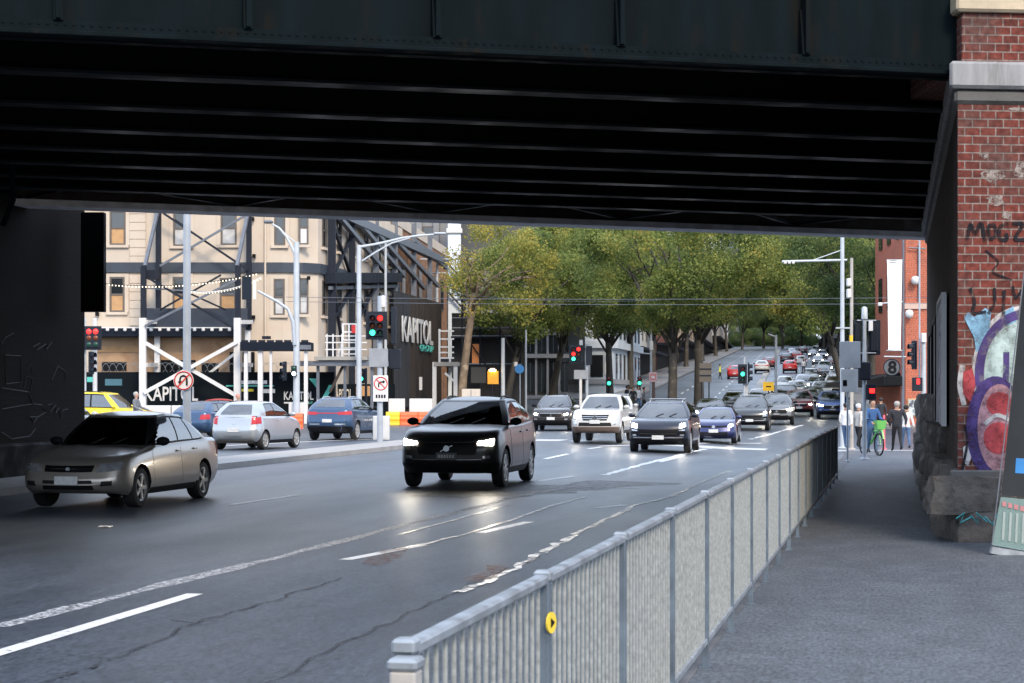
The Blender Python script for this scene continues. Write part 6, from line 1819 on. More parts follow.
VAR = {
 'lean': grow('lean', 21, 14, 8.5, .27, (.12, -.02), (2.4, 0, 9.4, 3.6, 3.8, 3.2), 7000, 34, 1.05, BARK, LF_Y, (.11, .23)),
 'full': grow('full', 22, 15, 4.6, .31, (.03, .0), (0, 0, 10.0, 6.2, 6.2, 4.3), 46000, 95, 1.2, BARKD, LF_G, (.10, .235)),
 'dark': grow('dark', 23, 15, 4.8, .29, (.05, .02), (.5, 0, 10.2, 6.4, 6.0, 4.6), 44000, 95, 1.25, BARKD, LF_D, (.10, .235)),
 'right': grow('right', 24, 14, 5.0, .29, (.22, .0), (1.6, 0, 9.6, 5.4, 5.4, 4.0), 36000, 78, 1.15, BARKD, LF_G, (.10, .235)),
 'yell': grow('yell', 25, 14, 4.6, .28, (-.08, .0), (-.5, 0, 9.6, 5.4, 5.4, 4.0), 36000, 78, 1.15, BARKD, LF_Y, (.10, .235)),
}
TG = 'plane trees lining the street'
def tree(kind, px, D, rot, sc, label, leaf=None, zs=1.):
    x, y = at(px, D)
    t_me, c_me = VAR[kind]
    o = thing('plane_tree', label, 'tree', (x, y, gz(x, y)+.05), R(rot), TG)
    o.scale = (sc, sc, sc*zs)
    link('trunk', t_me, o); c = link('crown', c_me, o)
    if leaf: c.material_slots[0].link = 'OBJECT'; c.material_slots[0].material = leaf
    return o
tree('lean', 460, 121, 10, 1.0, 'leaning pale barked tree with thin yellowing leaves beside the gantry')
tree('right', 506, 134, 30, .92, 'tree with dark trunk behind the orange site sign', LF_G)
tree('right', 551, 142, -15, 1.0, 'tree leaning right before the traffic signal with red and green lamps')
tree('full', 672, 121, 40, 1.02, 'thick upright trunk on the left of the twin street trees')
tree('full', 699, 136, 100, 1.16, 'darker forked trunk on the right of the twin street trees')
tree('full', 610, 152, 200, 1.0, 'green tree overhanging the grey corner building')
tree('full', 523, 170, 300, 1.1, 'bushy tree behind the left pair of dark trunks', LF_G)
def ltree(kind, lat, y, rot, sc, label, leaf=None):
    x = bend(lat, y); r = x*CS+y*SN; D = -x*SN+y*CS
    return tree(kind, CX+F*r/D, D, rot, sc, label, leaf)
ltree('dark', -18.5, 176, 250, 1.05, 'dark green tree behind the slim lamp on the left of the avenue')
ltree('full', -18.5, 204, 20, 1.05, 'second tree up the hill on the left footpath', LF_D)
ltree('dark', -18.5, 236, 190, 1.1, 'third tree up the hill on the left footpath')
ltree('full', -18.8, 275, 10, 1.1, 'fourth tree up the hill on the left footpath', LF_D)
ltree('dark', -18.5, 320, 120, 1.1, 'fifth tree up the hill on the left footpath')
ltree('full', -18.5, 375, 220, 1.15, 'sixth tree up the hill on the left footpath', LF_D)
ltree('dark', -18.5, 440, 160, 1.15, 'farthest dark tree on the left of the avenue')
tree('right', 844, 148, 178, 1.0, 'right side tree whose dark trunk leans left over the oncoming traffic', LF_G)
tree('dark', 884, 124, 130, .95, 'dark green tree behind the white banner')
ltree('yell', 3.2, 176, 10, 1.15, 'orange leaved tree behind the left leaning trunk on the right')
ltree('full', 3.4, 205, 80, 1.1, 'green tree on the right footpath behind the orange leaved tree')
ltree('full', 3.2, 240, 140, 1.1, 'far green tree on the right side of the hill', LF_D)
ltree('dark', 3.2, 285, 40, 1.1, 'distant dark tree on the right below the hilltop')
ltree('full', 3.2, 340, 300, 1.1, 'distant tree on the right near the hilltop', LF_D)
ltree('dark', 3.2, 410, 70, 1.15, 'farthest dark tree on the right of the avenue')
ltree('yell', 3.0, 162, 200, 1.2, 'yellow green tree with wide crown reaching over the oncoming queue', LF_G)
for i_, (la_, yy_, kk_, ll_) in enumerate(((-16, 480, 'dark', 'leftmost tree of the row closing the hilltop'), (-11, 505, 'full', 'second tree of the row closing the hilltop'), (-6, 500, 'dark', 'middle tree of the row closing the hilltop'), (-1, 510, 'full', 'fourth tree of the row closing the hilltop'), (4, 490, 'dark', 'rightmost tree of the row closing the hilltop'))):
    ltree(kk_, la_, yy_, 70*i_, 1.05, ll_, LF_D)
for i_, (la_, yy_, ll_) in enumerate(((-19, 556, 'left round tree top just beyond the crest of the hill'), (-13, 562, 'second round tree top just beyond the crest of the hill'), (-8, 556, 'middle round tree top just beyond the crest of the hill'), (-3, 563, 'fourth round tree top just beyond the crest of the hill'), (2, 556, 'right round tree top just beyond the crest of the hill'))):
    ltree('full', la_, yy_, 50*i_, .9, ll_, LF_D).location.z -= 5.2

# ---------------------------------------------------------------- buildings down the street
def fwin(me_name, w, h, frame_mat, glass):
    f = MB(); t = .12
    f.box(-w/2, -w/2+t, -.05, .05, 0, h).box(w/2-t, w/2, -.05, .05, 0, h).box(-w/2+t, w/2-t, -.05, .05, 0, t).box(-w/2+t, w/2-t, -.05, .05, h-t, h)
    return f
def row_building(label, x, y0, y1, z1, mat, side, depth=22, rows=3, cols=5, ww=1.3, wh=2.2, g0=4.5, fh=3.8, glass=GLASSL, cap=None, shop=BLACKP, endwin=2, frame_mat=WFR, name='street_building'):
    """facade along the street at lateral x, facing the road (side=+1 faces +x)"""
    p = Vector((bend(x, y0), y0, 0)); q = Vector((bend(x, y1), y1, 0))
    zg = min(gz(p.x, y0), gz(q.x, y1))
    o = thing(name, label, 'building', (p.x, p.y, zg), atan2(q.y-p.y, q.x-p.x))
    L_ = (q-p).length; s = 1 if side > 0 else -1     # local x along the street, +y to its left = -x world
    dp = depth*s
    MB().box(0, L_, min(0, dp), max(0, dp), -1, z1).build('wall', mat, o)
    MB().box(-.25, L_+.1, min(-.3*s, dp), max(-.3*s, dp), z1+.002, z1+.7).build('parapet', cap or mat, o)
    MB().box(.3, L_-.3, min(-.06*s, -.001*s), max(-.06*s, -.001*s), 0, g0-1.0).build('shopfront', shop, o)
    MB().box(.0, L_, min(-1.8*s, -.002*s), max(-1.8*s, -.002*s), g0-1.0, g0-.7).build('canopy', STEELDK, o)
    if endwin:
        for k_ in range(7):
            yy_ = dp*(.04+.07*k_)
            MB().box(-.35, -.002, min(yy_, yy_+.5*s), max(yy_, yy_+.5*s), 0, z1).build('end_pilaster', cap or GRYB, o)
            if k_ < 6: MB().box(-.08, -.004, min(yy_+.7*s, yy_+1.4*s), max(yy_+.7*s, yy_+1.4*s), .6, 3.2).build('end_window', GLASSL, o)
    fme = fwin('w', ww, wh, frame_mat, glass); wob = fme.build('window', frame_mat, o)
    pob = MB().box(-ww/2+.12, ww/2-.12, -.02, .02, .12, wh-.12).build('pane', glass, wob)
    first = True
    def put(px_, py_, pz_, rz_):
        nonlocal first
        if first: w_ = wob; first = False
        else:
            w_ = wob.copy(); COL.objects.link(w_); w_.parent = o
            c_ = pob.copy(); COL.objects.link(c_); c_.parent = w_
        w_.location = (px_, py_, pz_); w_.rotation_euler = (0, 0, rz_)
    for r in range(rows):
        for c in range(cols): put(L_*(c+.5)/cols, -.03*s, g0+.6+r*fh, 0)
        for c in range(endwin): put(-.03, dp*(c+.5)/max(1, endwin)*.5, g0+.6+r*fh, R(90)) if False else put(-.03, dp*(.04+.07*c)+.9*s, g0+.6+r*fh, R(90))
    return o
DKG = M('dark_facade', (.045, .047, .05), .6, var=.2, vs=.5)
GRYB = M('grey_render', (.22, .225, .235), .8, var=.15, vs=.5)
PALEB = M('pale_blue_stone', (.42, .46, .50), .8, var=.12, vs=.5)
TANB = M('tan_render', (.36, .28, .20), .8, var=.15, vs=.5)
PALEW = M('pale_render', (.52, .52, .51), .8, var=.12, vs=.5)
REDB = brick_mat('dark_red_brick', (.22, .07, .05), (.17, .055, .045), (.2, .16, .14), (.08, .04, .03), 1.5)
row_building('dark scaffold covered building behind the leaning tree', -33.5, 141, 162, 9.0, DKG, 1, rows=1, cols=5, endwin=2, glass=GLASSD, fh=3.4)
row_building('narrow grey building with dark shop openings behind the blue sign', -33.5, 163, 176, 17, GRYB, 1, rows=3, cols=4, endwin=3, glass=GLASSD)
row_building('tall dark office block behind the left street trees', -34, 176.5, 188, 24, DKG, 1, rows=4, cols=4, endwin=3)
row_building('pale rendered building beyond the grey corner building', -21.5, 206, 250, 14, PALEW, 1, rows=3, cols=7)
row_building('dark red brick building on the left of the rising street', -21.5, 252, 300, 18, REDB, 1, rows=4, cols=8)
row_building('tan building high on the left of the rising street', -21.5, 301, 350, 16, TANB, 1, rows=3, cols=9)
row_building('grey block near the hilltop on the left', -21.5, 351, 430, 22, GRYB, 1, rows=4, cols=12)
row_building('far pale block at the top of the hill on the left', -21.5, 431, 540, 28, PALEW, 1, rows=5, cols=14)
row_building('dark shop building behind the banner tree on the right', 5, 192, 240, 15, DKG, -1, rows=3, cols=8, glass=GLASSD)
row_building('tan building on the right of the rising street', 5, 241, 320, 17, TANB, -1, rows=3, cols=12)
row_building('grey block on the right near the hilltop', 5, 321, 430, 22, GRYB, -1, rows=4, cols=14)
row_building('dark red brick block farthest on the right', 5, 431, 540, 26, REDB, -1, rows=5, cols=14)
# grey blue corner building with tall slots
gb = frame(607, 166, 'corner_bank_building', 'grey blue corner building with tall narrow windows and a dark doorway', 'building', z=base(607, 166))
fk = Fr(607, 166); zg = gb.location.z
kz = lambda py, dy=0: zz(py, 166+dy)-zg
fpk = [(fk.x(585), 0), (fk.x(608), 0), (fk.x(614, 1), 1.0), (fk.x(640, 22), 22), (fk.x(600, 22), 24), (fk.x(560, 10), 10)]
wallpoly(fpk, -1, 18, 'wall', PALEB, gb)
def offk(d): return [(fk.x(585), -d), (fk.x(608)+d*.3, -d), (fk.x(614, 1)+d, 1.0-d*.6), (fk.x(640, 22)+d, 22), (fk.x(600, 22), 24), (fk.x(560, 10), 10)]
wallpoly(offk(.35), kz(348), kz(341), 'cornice', PALEB, gb); wallpoly(offk(.2), kz(384), kz(379), 'base_course', GRYB, gb)
MB().box(fk.x(590.5), fk.x(603), -.08, .0, kz(377), kz(355)).build('doorway', BLACKP, gb)
MB().box(fk.x(594), fk.x(603), -.08, .0, kz(338), kz(321)).build('window', GLASSD, gb)
sgn = MB().box(fk.x(604.5), fk.x(611), -.12, -.02, kz(375), kz(352)).build('pale_sign', PALEW, gb); MB().box(fk.x(605.5), fk.x(610), -.14, -.121, kz(362), kz(355)).build('blue_sign', BLUES, sgn)
a0 = Vector((fk.x(614, 1), 1.0)); a1 = Vector((fk.x(640, 22), 22)); dd = (a1-a0).normalized(); nn = Vector((dd.y, -dd.x))
for (p0_, p1_) in ((380, 355), (340, 318)):
    for i in range(7):
        c = a0.lerp(a1, (i+.55)/7)+nn*.02
        w_ = MB().bar((c.x-dd.x*.5, c.y-dd.y*.5, (kz(p0_, 8)+kz(p1_, 8))/2), (c.x+dd.x*.5, c.y+dd.y*.5, (kz(p0_, 8)+kz(p1_, 8))/2), .10, kz(p1_, 8)-kz(p0_, 8)).build('window', GLASSD, gb)
# white pilastered facade rising behind the brick warehouse
wp = frame(455, 162, 'pilastered_building', 'building with pale blue white pilaster and dark arch seen above the warehouse', 'building', z=base(455, 162))
fw_ = Fr(455, 162); wz = lambda py: zz(py, 162)-wp.location.z
MB().box(fw_.x(448), fw_.x(461), -.6, .8, 0, wz(190)).build('pilaster', M('pale_blue_paint', (.56, .62, .68), .6, var=.06), wp, bevel=.05)
MB().box(fw_.x(446.5), fw_.x(462.5), -.8, .8, wz(234), wz(229)).build('capital', PALEW, wp, bevel=.05)
MB().box(fw_.x(461), fw_.x(560), .2, 9, 0, wz(190)).build('wall', DKG, wp)
MB().box(fw_.x(470), fw_.x(560), -.1, .19, wz(335), wz(262)).build('grey_panel', GRYB, wp)
for i in range(9):
    px_ = 466+i*11.5
    MB().box(fw_.x(px_), fw_.x(px_+2.2), -.25, .19, 0, wz(262)).build('column', GRYB, wp)
    for (c_, d_) in ((312, 285), (352, 322), (392, 362)):
        w_ = MB().box(fw_.x(px_+3.2), fw_.x(px_+10.3), .08, .195, wz(c_), wz(d_)).build('window', GLASSL if (i+c_) % 3 else GLASSD, wp)
        MB().box(fw_.x(px_+6.6), fw_.x(px_+7), .04, .079, wz(c_), wz(d_)).build('mullion', STEELGR, w_)
MB().box(fw_.x(462), fw_.x(572), -.5, .19, wz(358), wz(354)).build('ledge', GRYB, wp)
for i in range(3): MB().bar((fw_.x(446), -1., wz(262+i*14)), (fw_.x(466), -1., wz(284+i*14)), .16, .16).build('stair_rail', STEELDK, wp)
sc = frame(478, 135, 'scaffold', 'dark scaffold bays with orange panel behind the leaning tree trunk', 'scaffold', z=base(478, 135))
fs_ = Fr(478, 135); sz = lambda py: zz(py, 135)-sc.location.z
for px in (462, 480, 500, 520): MB().tube([(fs_.x(px), 0, 0), (fs_.x(px), 0, sz(296))], .07, 6).build('standard', STEELDK, sc)
for py in (300, 318, 328, 336, 364): MB().tube([(fs_.x(452), 0, sz(py)), (fs_.x(522), 0, sz(py))], .06, 6).build('ledger', STEELGR, sc)
MB().box(fs_.x(450), fs_.x(524), .3, 1.6, sz(338), sz(336)).build('deck', STEELDK, sc)
MB().box(fs_.x(472), fs_.x(480), .1, .16, sz(364), sz(344)).build('orange_panel', M('orange_panel', (.62, .22, .06), .6), sc)
MB().box(fs_.x(471), fs_.x(486), -.1, .06, sz(383), sz(367)).build('dark_panel', DKG, sc)
MB().box(fs_.x(451), fs_.x(525), 1.7, 2.2, 0, sz(312)).build('mesh_backing', M('shade_mesh', (.03, .03, .033), .9, var=.3), sc)
MB().tube([(fs_.x(472), -.1, sz(345)), (fs_.x(487), -.1, sz(366))], .05, 6).build('brace', STEELDK, sc)
# end of the street: distant towers
for i, (x0, x1, y, h, mt, lab) in enumerate(((-120, -72, 640, 70, DKG, 'distant grey tower at the left of the street end'), (-70, -30, 690, 55, DKG, 'distant slate tower behind the street end trees'),
        (-28, -2, 740, 80, DKG, 'distant dark tower closing the street end'), (0, 60, 650, 60, DKG, 'distant grey tower at the right of the street end'))):
    z = gz(x0, y); o = thing('office_tower', lab, 'building', (x0, y, z))
    w = MB().box(0, x1-x0, 0, 25, -2, h).build('wall', mt, o)
    for j in range(6): MB().box(1, x1-x0-1, -.12, .0, 6+j*6, 9+j*6).build('window_band', GLASSD, o)
# ---------------------------------------------------------------- more traffic (copies of the cars above with their own paint)
def again(src, srcpaint, newpaint, px, D, hd, label, group, lat=None):
    c = dup(src)
    x, y = at(px, D) if lat is None else (bend(lat, D), D)
    c.location = (x, y, gz(x, y)); c.rotation_euler = (atan2(gz(x, y+1)-gz(x, y-1), 2), 0, R(hd)) if abs(hd) < 90 else (-atan2(gz(x, y+1)-gz(x, y-1), 2), 0, R(hd))
    tag(c, label, src['category'], group)
    if newpaint != srcpaint: repaint(c, srcpaint, newpaint)
    return c
P_DRED = paint('dark_red_paint', (.16, .02, .018), .3, .3)
P_CHAR = paint('charcoal_paint', (.045, .05, .055), .5, .28)
P_BK2 = paint('gloss_black_paint', (.012, .012, .014), .2, .25)
GQ = 'oncoming cars queued down the hill'
# black suv ahead of all copies
again(s_c, P_NVY, P_CHAR, 751, 96, 2.5, 'charcoal SUV with one dipped headlamp just right of the violet hatchback', GQ)
again(s_v, P_GRN, P_GRY, 777, 106, 3, 'grey SUV with two bright headlamps behind the charcoal SUV', GQ)
again(s_b, P_BRZ, P_DRED, 799, 122, 3, 'dark red SUV in the queue left of the bright blue SUV', GQ)
again(s_v, P_GRN, P_BBL, 832, 117, 3, 'bright blue SUV in the kerb lane beside the tallest wire mast', GQ)
again(s_g, P_BLU, P_BK2, 813, 138, 3, 'black hatchback with lamps on behind the dark red SUV', GQ)
again(s_g, P_BLU, P_BK2, 711, 104, 3, 'black hatchback roof showing behind the violet hatchback', GQ)
again(s_c, P_NVY, P_BK2, 737, 118, 3, 'black SUV roof showing above the charcoal SUV', GQ)
again(s_g, P_BLU, P_WHT, 759, 133, 3, 'white hatchback roof below the yellow road sign', GQ)
again(s_y, P_SIL, P_SIL, 821, 150, 3, 'silver small hatchback behind the bright blue SUV', GQ)
again(s_g, P_BLU, P_WHT, 796, 153, 3, 'white hatchback with lamps on in the middle of the queue', GQ)
again(s_v, P_GRN, P_WHT, 835, 163, 3, 'white roofed SUV just above the bright blue SUV', GQ)
again(s_g, P_BLU, P_SIL, 804, 174, 3, 'silver hatchback above the white hatchback in the queue', GQ)
again(s_y, P_SIL, P_GRY, 836, 188, 3, 'grey hatchback farther up the kerb lane', GQ)
again(s_sedan, P_SILV, P_SIL, 811, 197, 3, 'silver sedan behind the small motorcycle', GQ)
again(s_c, P_NVY, P_WHT, 825, 228, 3, 'white SUV alone in the gap halfway up the hill', GQ)
again(s_v, P_GRN, P_DRED, 834, 264, 3, 'dark red SUV with bright lamps farther up the hill', GQ)
again(s_g, P_BLU, P_GRY, 818, 285, 3, 'grey hatchback tiny on the upper hill', GQ)
again(s_v, P_GRN, P_SIL, 822, 330, 3, 'silver SUV tiny near the hilltop', GQ)
again(s_g, P_BLU, P_CHAR, 813, 352, 3, 'charcoal hatchback tiny near the hilltop', GQ)
again(s_c, P_NVY, P_BK2, 816, 395, 3, 'black SUV at the hilltop with lamps on', GQ)
again(s_b, P_BRZ, P_BK2, 786, 135, 3, 'black SUV squeezed between the grey SUV and the silver hatchbacks', GQ)
again(s_g, P_BLU, P_SIL, 772, 146, 3, 'silver hatchback right of the white hatchback roof', GQ)
again(s_y, P_SIL, P_WHT, 785, 166, 3, 'white small hatchback leftmost in the upper queue', GQ)
again(s_g, P_BLU, P_CHAR, 816, 168, 3, 'charcoal hatchback beside the silver hatchback in the upper queue', GQ)
again(s_v, P_GRN, P_BK2, 823, 205, 3, 'black SUV right of the motorcycle rider', GQ)
GD = 'cars climbing the hill away from the camera'
again(s_y, P_SIL, P_RED, 735, 214, 183, 'small red hatchback climbing by the far signal', GD)
again(s_k, P_SBL, P_WHT, 762, 238, 183, 'white SUV climbing left of the slender pole', GD)
again(s_k, P_SBL, P_DRED, 769, 262, 183, 'dark red SUV just ahead of the climbing white SUV', GD)
again(s_k, P_SBL, P_RED, 790, 238, 183, 'red SUV climbing right of the slender pole', GD)
again(s_y, P_SIL, P_WHT, 801, 280, 183, 'white hatchback climbing beside the man in the road', GD)
again(s_k, P_SBL, P_DRED, 797, 322, 183, 'dark red SUV high on the climbing lanes', GD)
again(s_k, P_SBL, P_CHAR, 786, 300, 183, 'charcoal SUV high on the climbing lanes', GD)
again(s_y, P_SIL, P_SIL, 792, 370, 183, 'silver hatchback nearest the crest on the climbing lanes', GD)
again(s_k, P_SBL, P_BK2, 803, 395, 183, 'black SUV nearest the crest on the climbing lanes', GD)
# cross street and far carriageway
again(s_g, P_BLU, P_SBL, 213, 77, 172, 'steel blue hatchback half hidden left of the pale silver hatchback', 'cars driving away on the far carriageway')
again(s_g, P_BLU, P_SIL, 63, 66, 190, 'silver hatchback peeping out from behind the sooty pier', 'cars driving away on the far carriageway')
again(s_sedan, P_SILV, P_RED, 226, 99.5, 101.5, 'red sedan glimpsed on the cross street behind the man in grey', 'cars on the cross street')
again(s_c, P_NVY, P_WHT, 616, 93, 4, 'white roofed SUV mostly hidden behind the white ute', GQ)
# yellow taxi van on the cross street
VAN = spec(SUV, L=4.75, W=1.85, H=1.85, wb=2.85, paint=P_YEL, deck=[(-2.37, .92), (-2.1, 1.0), (-1.6, 1.06), (-1.2, 1.1), (2.0, 1.14), (2.37, 1.12)],
    gh=(-1.3, -.45, 2.0, 2.3, .87, .70), windows=[(-.78, .2, -.34, .22), (.28, 1.1, .30, 1.08), (1.18, 2.0, 1.16, 1.86)], doors=[(-.95, .24), (.28, 1.12)], mirrormat=P_YEL, pillar=P_YEL)
VAN.pop('lit', None)
x9, y9 = at(104, 84)
s_t, B_, G_ = car(VAN, 'yellow people carrier taxi with blue corner on the cross street', 'van', (x9, y9, gz(x9, y9)), R(78+11.5), 'cars on the cross street', 'taxi_van')
for y_ in (.26, ):
    q = [(B_.side_s(y, t, -1), t) for y, t in ((y_+.45, .16), (y_, .16), (y_+.1, .52), (y_+.25, .52))]
    patch(B_, q, 'blue_panel', BLUES, s_t, .012, 4, 4)
    q = [(B_.side_s(y, t, 1), t) for y, t in ((y_, .16), (y_+.45, .16), (y_+.25, .52), (y_+.1, .52))]
    patch(B_, q, 'blue_panel', BLUES, s_t, .012, 4, 4)

# ---------------------------------------------------------------- people
SKIN = M('skin', (.42, .25, .18), .6, var=.06)
HAIR = M('dark_hair', (.018, .013, .010), .7, var=.2)
HAIRG = M('grey_hair', (.35, .33, .31), .7, var=.2)
SHOE = M('dark_shoes', (.02, .02, .022), .6)
def cloth(n, c): return M(n, c, .85, var=.15, vs=9)
NAVYJ, BLUET, WHITET, JEANS, BLKT, GREYJ, PALEJ, REDJ, HIVIS = (cloth('navy_jacket', (.018, .02, .028)), cloth('blue_shirt', (.035, .10, .26)), cloth('white_top', (.66, .66, .67)),
    cloth('blue_jeans', (.07, .13, .24)), cloth('black_trousers', (.013, .014, .018)), cloth('grey_jacket', (.14, .15, .17)), cloth('pale_jacket', (.45, .43, .40)), cloth('red_top', (.42, .04, .04)), cloth('hi_vis', (.55, .62, .05)))
def person(px, D, h, face, label, top, legs, hair=HAIR, stride=.16, arms=((.05, -.02), (-.04, .06)), lift=0., group=None, loc=None, seat=None, sleeves=True, hat=None, bag=None, bulk=1.):
    """face: heading in degrees, 0 looks at the camera. One skinned body, clothing split by material"""
    x, y = at(px, D) if loc is None else loc[:2]
    z = gz(x, y)+lift if loc is None else loc[2]
    root = thing('person', label, 'person', (x, y, z), TH+R(face), group)
    V, E, Rd, K = [], [], [], []
    def n(p, r, par=None, k='top'):
        V.append(Vector(p)*h); Rd.append(r*h); K.append(k)
        if par is not None: E.append((par, len(V)-1))
        return len(V)-1
    pel = n((0, 0, .53), .078, None, 'legs'); w_ = n((0, 0, .62), .072*bulk, pel); ch = n((0, -.005, .74), .082*bulk, w_); co_ = n((0, -.004, .815), .040, ch); nk = n((0, -.004, .842), .032, co_, 'skin')
    hd = n((0, -.012, .885), .048, nk, 'skin'); h2 = n((0, -.014, .93), .056, hd, 'skin'); n((0, -.006, .975), .040, h2, 'skin')
    for i, s in enumerate((1, -1)):
        sh = n((.095*s*bulk, 0, .795), .040*bulk, ch); fx, fy = arms[i]
        el = n((.135*s*bulk, .02+fy*.4, .64), .030*bulk, sh, 'top' if sleeves else 'skin'); wr_ = n((.14*s+fx*.3*-s, -.02+fy*1.6, .50+abs(fy)*.4), .020, el, 'top' if sleeves else 'skin')
        n((.14*s+fx*.4*-s, -.03+fy*2.0, .455+abs(fy)*.5), .017, wr_, 'skin')
        st = stride*(1 if i else -1)
        hp_ = n((.05*s, 0, .50), .062, pel, 'legs'); kn = n((.052*s, st*.42-.015, .285), .038, hp_, 'legs')
        an = n((.05*s, st, .045+(.05 if st > .05 else 0)), .024, kn, 'legs'); n((.055*s, st-.085, .02+(.02 if st > .05 else 0)), .018, an, 'shoe')
    me = bpy.data.meshes.new('skeleton'); me.from_pydata([tuple(v) for v in V], E, [])
    o = bpy.data.objects.new('skeleton', me); COL.objects.link(o)
    sm = o.modifiers.new('skin', 'SKIN'); sm.use_smooth_shade = True
    lay = me.skin_vertices[0].data
    for i, r in enumerate(Rd): lay[i].radius = (r, r*(.72 if K[i] in ('top', 'legs') and i < 4 else 1))
    lay[0].use_root = True
    o.modifiers.new('sub', 'SUBSURF').levels = 2
    bpy.context.view_layer.update()
    bme = bpy.data.meshes.new_from_object(o.evaluated_get(bpy.context.evaluated_depsgraph_get()))
    bpy.data.objects.remove(o); bme.name = 'body'
    bme.materials.clear()
    for m in (SKIN, top, legs, SHOE): bme.materials.append(m)
    idx = {'skin': 0, 'top': 1, 'legs': 2, 'shoe': 3}
    segs = [(V[a], V[b], K[b]) for a, b in E]
    mi = []
    for p in bme.polygons:
        c = p.center; best = None
        for a, b, k in segs:
            d = b-a; t = max(0, min(1, (c-a).dot(d)/d.length_squared)); q = (c-(a+d*t)).length
            if best is None or q < best[0]: best = (q, k)
        k = best[1]
        if k == 'legs' and c.z > .50*h and top is not None: k = 'top'
        if k == 'top' and c.z < .47*h and abs(c.x) < .09*h: k = 'legs'
        mi.append(idx[k])
    bme.polygons.foreach_set('material_index', mi); bme.polygons.foreach_set('use_smooth', [True]*len(mi))
    link('body', bme, root)
    # hair / hat: a cap over the back and top of the head
    mb = MB(); mb.lathe([(.050*h, -.035*h), (.060*h, .0), (.056*h, .03*h), (.035*h, .05*h), (.004*h, .057*h)], 14, Matrix.Translation((0, .004*h, .937*h)) @ Matrix.Rotation(R(-14), 4, 'X'))
    mb.build('hair' if hat is None else 'hat', hat or hair, root, smooth=60)
    # face: nose and ears
    MB().lathe([(.010*h, 0), (.004*h, .016*h)], 6, Matrix.Translation((0, -.058*h, .915*h)) @ Matrix.Rotation(R(80), 4, 'X')).build('nose', SKIN, root, smooth=60)
    if bag:
        MB().box(-.09*h, .09*h, .07*h, .15*h, .60*h, .80*h).build('backpack', bag, root, bevel=.03)
    return root
PG = 'pedestrians waiting and walking at the crossing'
person(897, 63, 1.68, 180, 'man in dark jacket and trousers walking away past the brick corner', NAVYJ, BLKT, HAIRG, .17, lift=.1, group=PG, bulk=1.28)
person(906, 66, 1.58, 185, 'person in white top and blue jeans right of the man in dark jacket', WHITET, JEANS, stride=.12, lift=.1, group=PG)
person(858.5, 67, 1.62, 120, 'person in pale hooded top and dark trousers left of the cyclist', PALEJ, BLKT, stride=.08, lift=.1, group=PG, hat=WHITET)
person(846, 68.5, 1.66, 150, 'person in white top and jeans behind the tallest wire mast', WHITET, JEANS, stride=.1, lift=.1, group=PG)
person(881, 92, 1.72, 180, 'person in black walking away beyond the cyclist', NAVYJ, BLKT, stride=.2, group=PG)
person(890, 118, 1.7, 180, 'distant walker in black under the round number sign', NAVYJ, BLKT, stride=.2, group=PG)
person(238, 86, 1.75, 60, 'man in grey jacket with reddish cap behind the pale silver hatchback', GREYJ, BLKT, stride=.12, hat=M('pink_cap', (.5, .2, .17), .8), group='people by the site hoarding')
person(136, 80, 1.85, 75, 'person in grey jacket and grey cap bending over by the yellow taxi', GREYJ, BLKT, stride=.1, hat=HAIRG, arms=((.05, -.16), (-.04, -.14)), group='people by the site hoarding')
person(803.5, 236, 1.75, 180, 'tiny man in pale shirt crossing between the lanes up the hill', WHITET, BLKT, stride=.15)
person(720, 205, 1.75, 90, 'tiny worker in yellow vest on the left footpath up the hill', HIVIS, BLKT, lift=.1, stride=.1)
for i, (px, D, t_, l_, lab) in enumerate(((633, 131, NAVYJ, BLKT, 'left walker in black of the far crowd near the grey corner building'), (638, 133, WHITET, JEANS, 'walker in white in the far crowd near the grey corner building'), (644, 130, GREYJ, BLKT, 'right walker in grey of the far crowd near the grey corner building'), (627, 134, NAVYJ, JEANS, 'leftmost far walker near the grey corner building'))):
    person(px, D, 1.72, 40*i, lab, t_, l_, stride=.14, group='walkers by the grey corner building')
# cyclist on the green hire bike
xb, yb_ = at(871.5, 56.5); zb_ = gz(xb, yb_)+.1
HB = 14.
bk = thing('bicycle', 'green hire bicycle with front basket ridden by the person in blue', 'bicycle', (xb, yb_, zb_), TH+R(HB))
GRN = M('bike_green', (.16, .52, .13), .4, coat=.4)
for yy, nm in ((-.52, 'front_wheel'), (.52, 'rear_wheel')):
    m = Matrix.Translation((0, yy, .33)) @ Matrix.Rotation(R(90), 4, 'Y')
    w = MB(); w.tube([m @ Vector((.315*cos(a*pi/14), .315*sin(a*pi/14), 0)) for a in range(29)], .026, 8)
    t_ = w.build('tyre', TYRE, bk, smooth=60); t_.name = nm
    sp_ = MB()
    for k in range(12): sp_.bar(m @ Vector((0, 0, 0)), m @ Vector((.30*cos(k*pi/6), .30*sin(k*pi/6), 0)), .006)
    sp_.lathe([(.03, -.04), (.03, .04)], 8, m); sp_.build('spokes', GALV, t_)
fr2 = MB()
for a, b, r in (((0, -.36, .95), (0, -.40, .72), .022), ((0, -.40, .74), (0, .02, .36), .032), ((0, .02, .36), (0, .16, .92), .022), ((0, .02, .34), (0, .52, .33), .018), ((0, .14, .76), (0, .52, .33), .014)): fr2.tube([a, b], r, 8)
fr2.build('frame', GRN, bk, smooth=60)
MB().tube([(0, -.38, .78), (0.05, -.46, .60), (0.05, -.52, .33)], .018, 8).build('fork', GRN, bk, smooth=60)
MB().tube([(-.32, -.22, 1.08), (-.2, -.34, 1.06), (0, -.37, 1.02), (.2, -.34, 1.06), (.32, -.22, 1.08)], .014, 7).build('handlebar', BLACKP, bk, smooth=60)
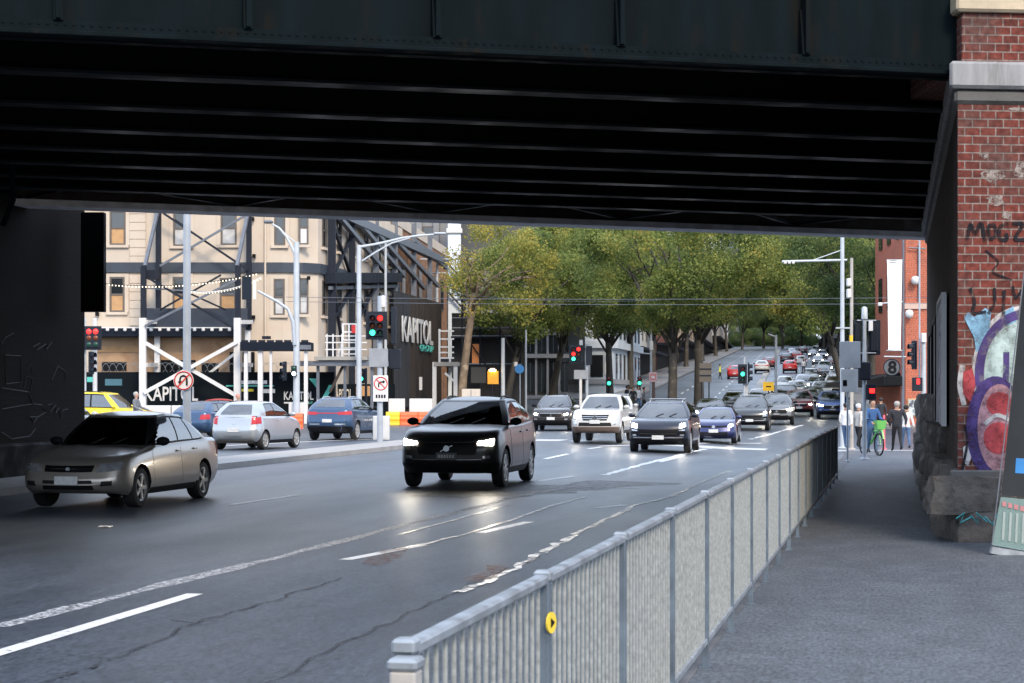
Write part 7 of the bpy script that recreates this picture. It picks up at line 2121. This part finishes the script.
MB().lathe([(.06, 0), (.11, .03), (.10, .06), (.02, .07)], 12, Matrix.Translation((0, .18, .92)) @ Matrix.Diagonal((.8, 1.3, 1, 1))).build('saddle', BLACKP, bk, smooth=60)
bs_ = MB()
a_, b_ = [(-.12, -.68), (.12, -.68), (.12, -.46), (-.12, -.46)], [(-.155, -.72), (.155, -.72), (.155, -.44), (-.155, -.44)]
bs_.add([(x, y, .78) for x, y in a_]+[(x, y, 1.04) for x, y in b_]+[(x*.94, y*.995, .79) for x, y in a_]+[(x*.94, y*.995, 1.04) for x, y in b_],
        [(0, 3, 2, 1)]+[(i, (i+1) % 4, (i+1) % 4+4, i+4) for i in range(4)]+[(8, 9, 10, 11)]+[(8+i, 12+i, 12+(i+1) % 4, 8+(i+1) % 4) for i in range(4)]+[(4+i, 4+(i+1) % 4, 12+(i+1) % 4, 12+i) for i in range(4)])
bs_.build('basket', GRN, bk)
MB().tube([(0, -.2, .73), (0, -.75, .74), (0, -.84, .5)], .03, 8).build('mudguard', GRN, bk, smooth=60)
person(0, 0, 1.66, HB, 'person in blue shirt standing over the green hire bicycle', BLUET, JEANS, HAIR, .06, arms=((.02, -.17), (.02, -.17)), loc=(xb+.05*sin(TH+R(HB)), yb_+.05, zb_+.03), group=PG)
# bollard and motorcycle
o, f_ = post(884, 69, 'bollard', 'short pink bollard beyond the green bicycle', 'bollard', 415, .05, M('pink_plastic', (.65, .12, .16), .5), lift=.05)
xm, ym_ = at(819.5, 188); zm_ = gz(xm, ym_)
mc = thing('motorcycle', 'small dark motorcycle filtering between the queued cars', 'motorcycle', (xm, ym_, zm_), R(3))
for yy in (-.68, .68):
    m = Matrix.Translation((0, yy, .31)) @ Matrix.Rotation(R(90), 4, 'Y')
    MB().lathe([(.12, -.05), (.28, -.06), (.31, -.03), (.31, .03), (.28, .06), (.12, .05)], 18, m).build('wheel', TYRE, mc, smooth=50)
MB().prism([(-.55, .75), (-.2, .95), (.15, .80), (.75, .82), (.7, .62), (.2, .35), (-.25, .35)], lambda a, b, t: Vector((t, a, b)), -.16, .16).build('body', BLACKP, mc, bevel=.04)
MB().tube([(-.36, -.42, 1.02), (0, -.5, .98), (.36, -.42, 1.02)], .02, 6).build('handlebar', TRIM, mc); MB().disc((0, -.66, .86), .09, (0, -1, 0), .03, 12).build('headlight', HEAD_F, mc)
person(0, 0, 1.7, 3-11.5, 'rider in black on the small dark motorcycle', NAVYJ, BLKT, BLKT, .03, arms=((.0, -.18), (.0, -.18)), loc=(xm, ym_+.15, zm_-.02), hat=BLKT)
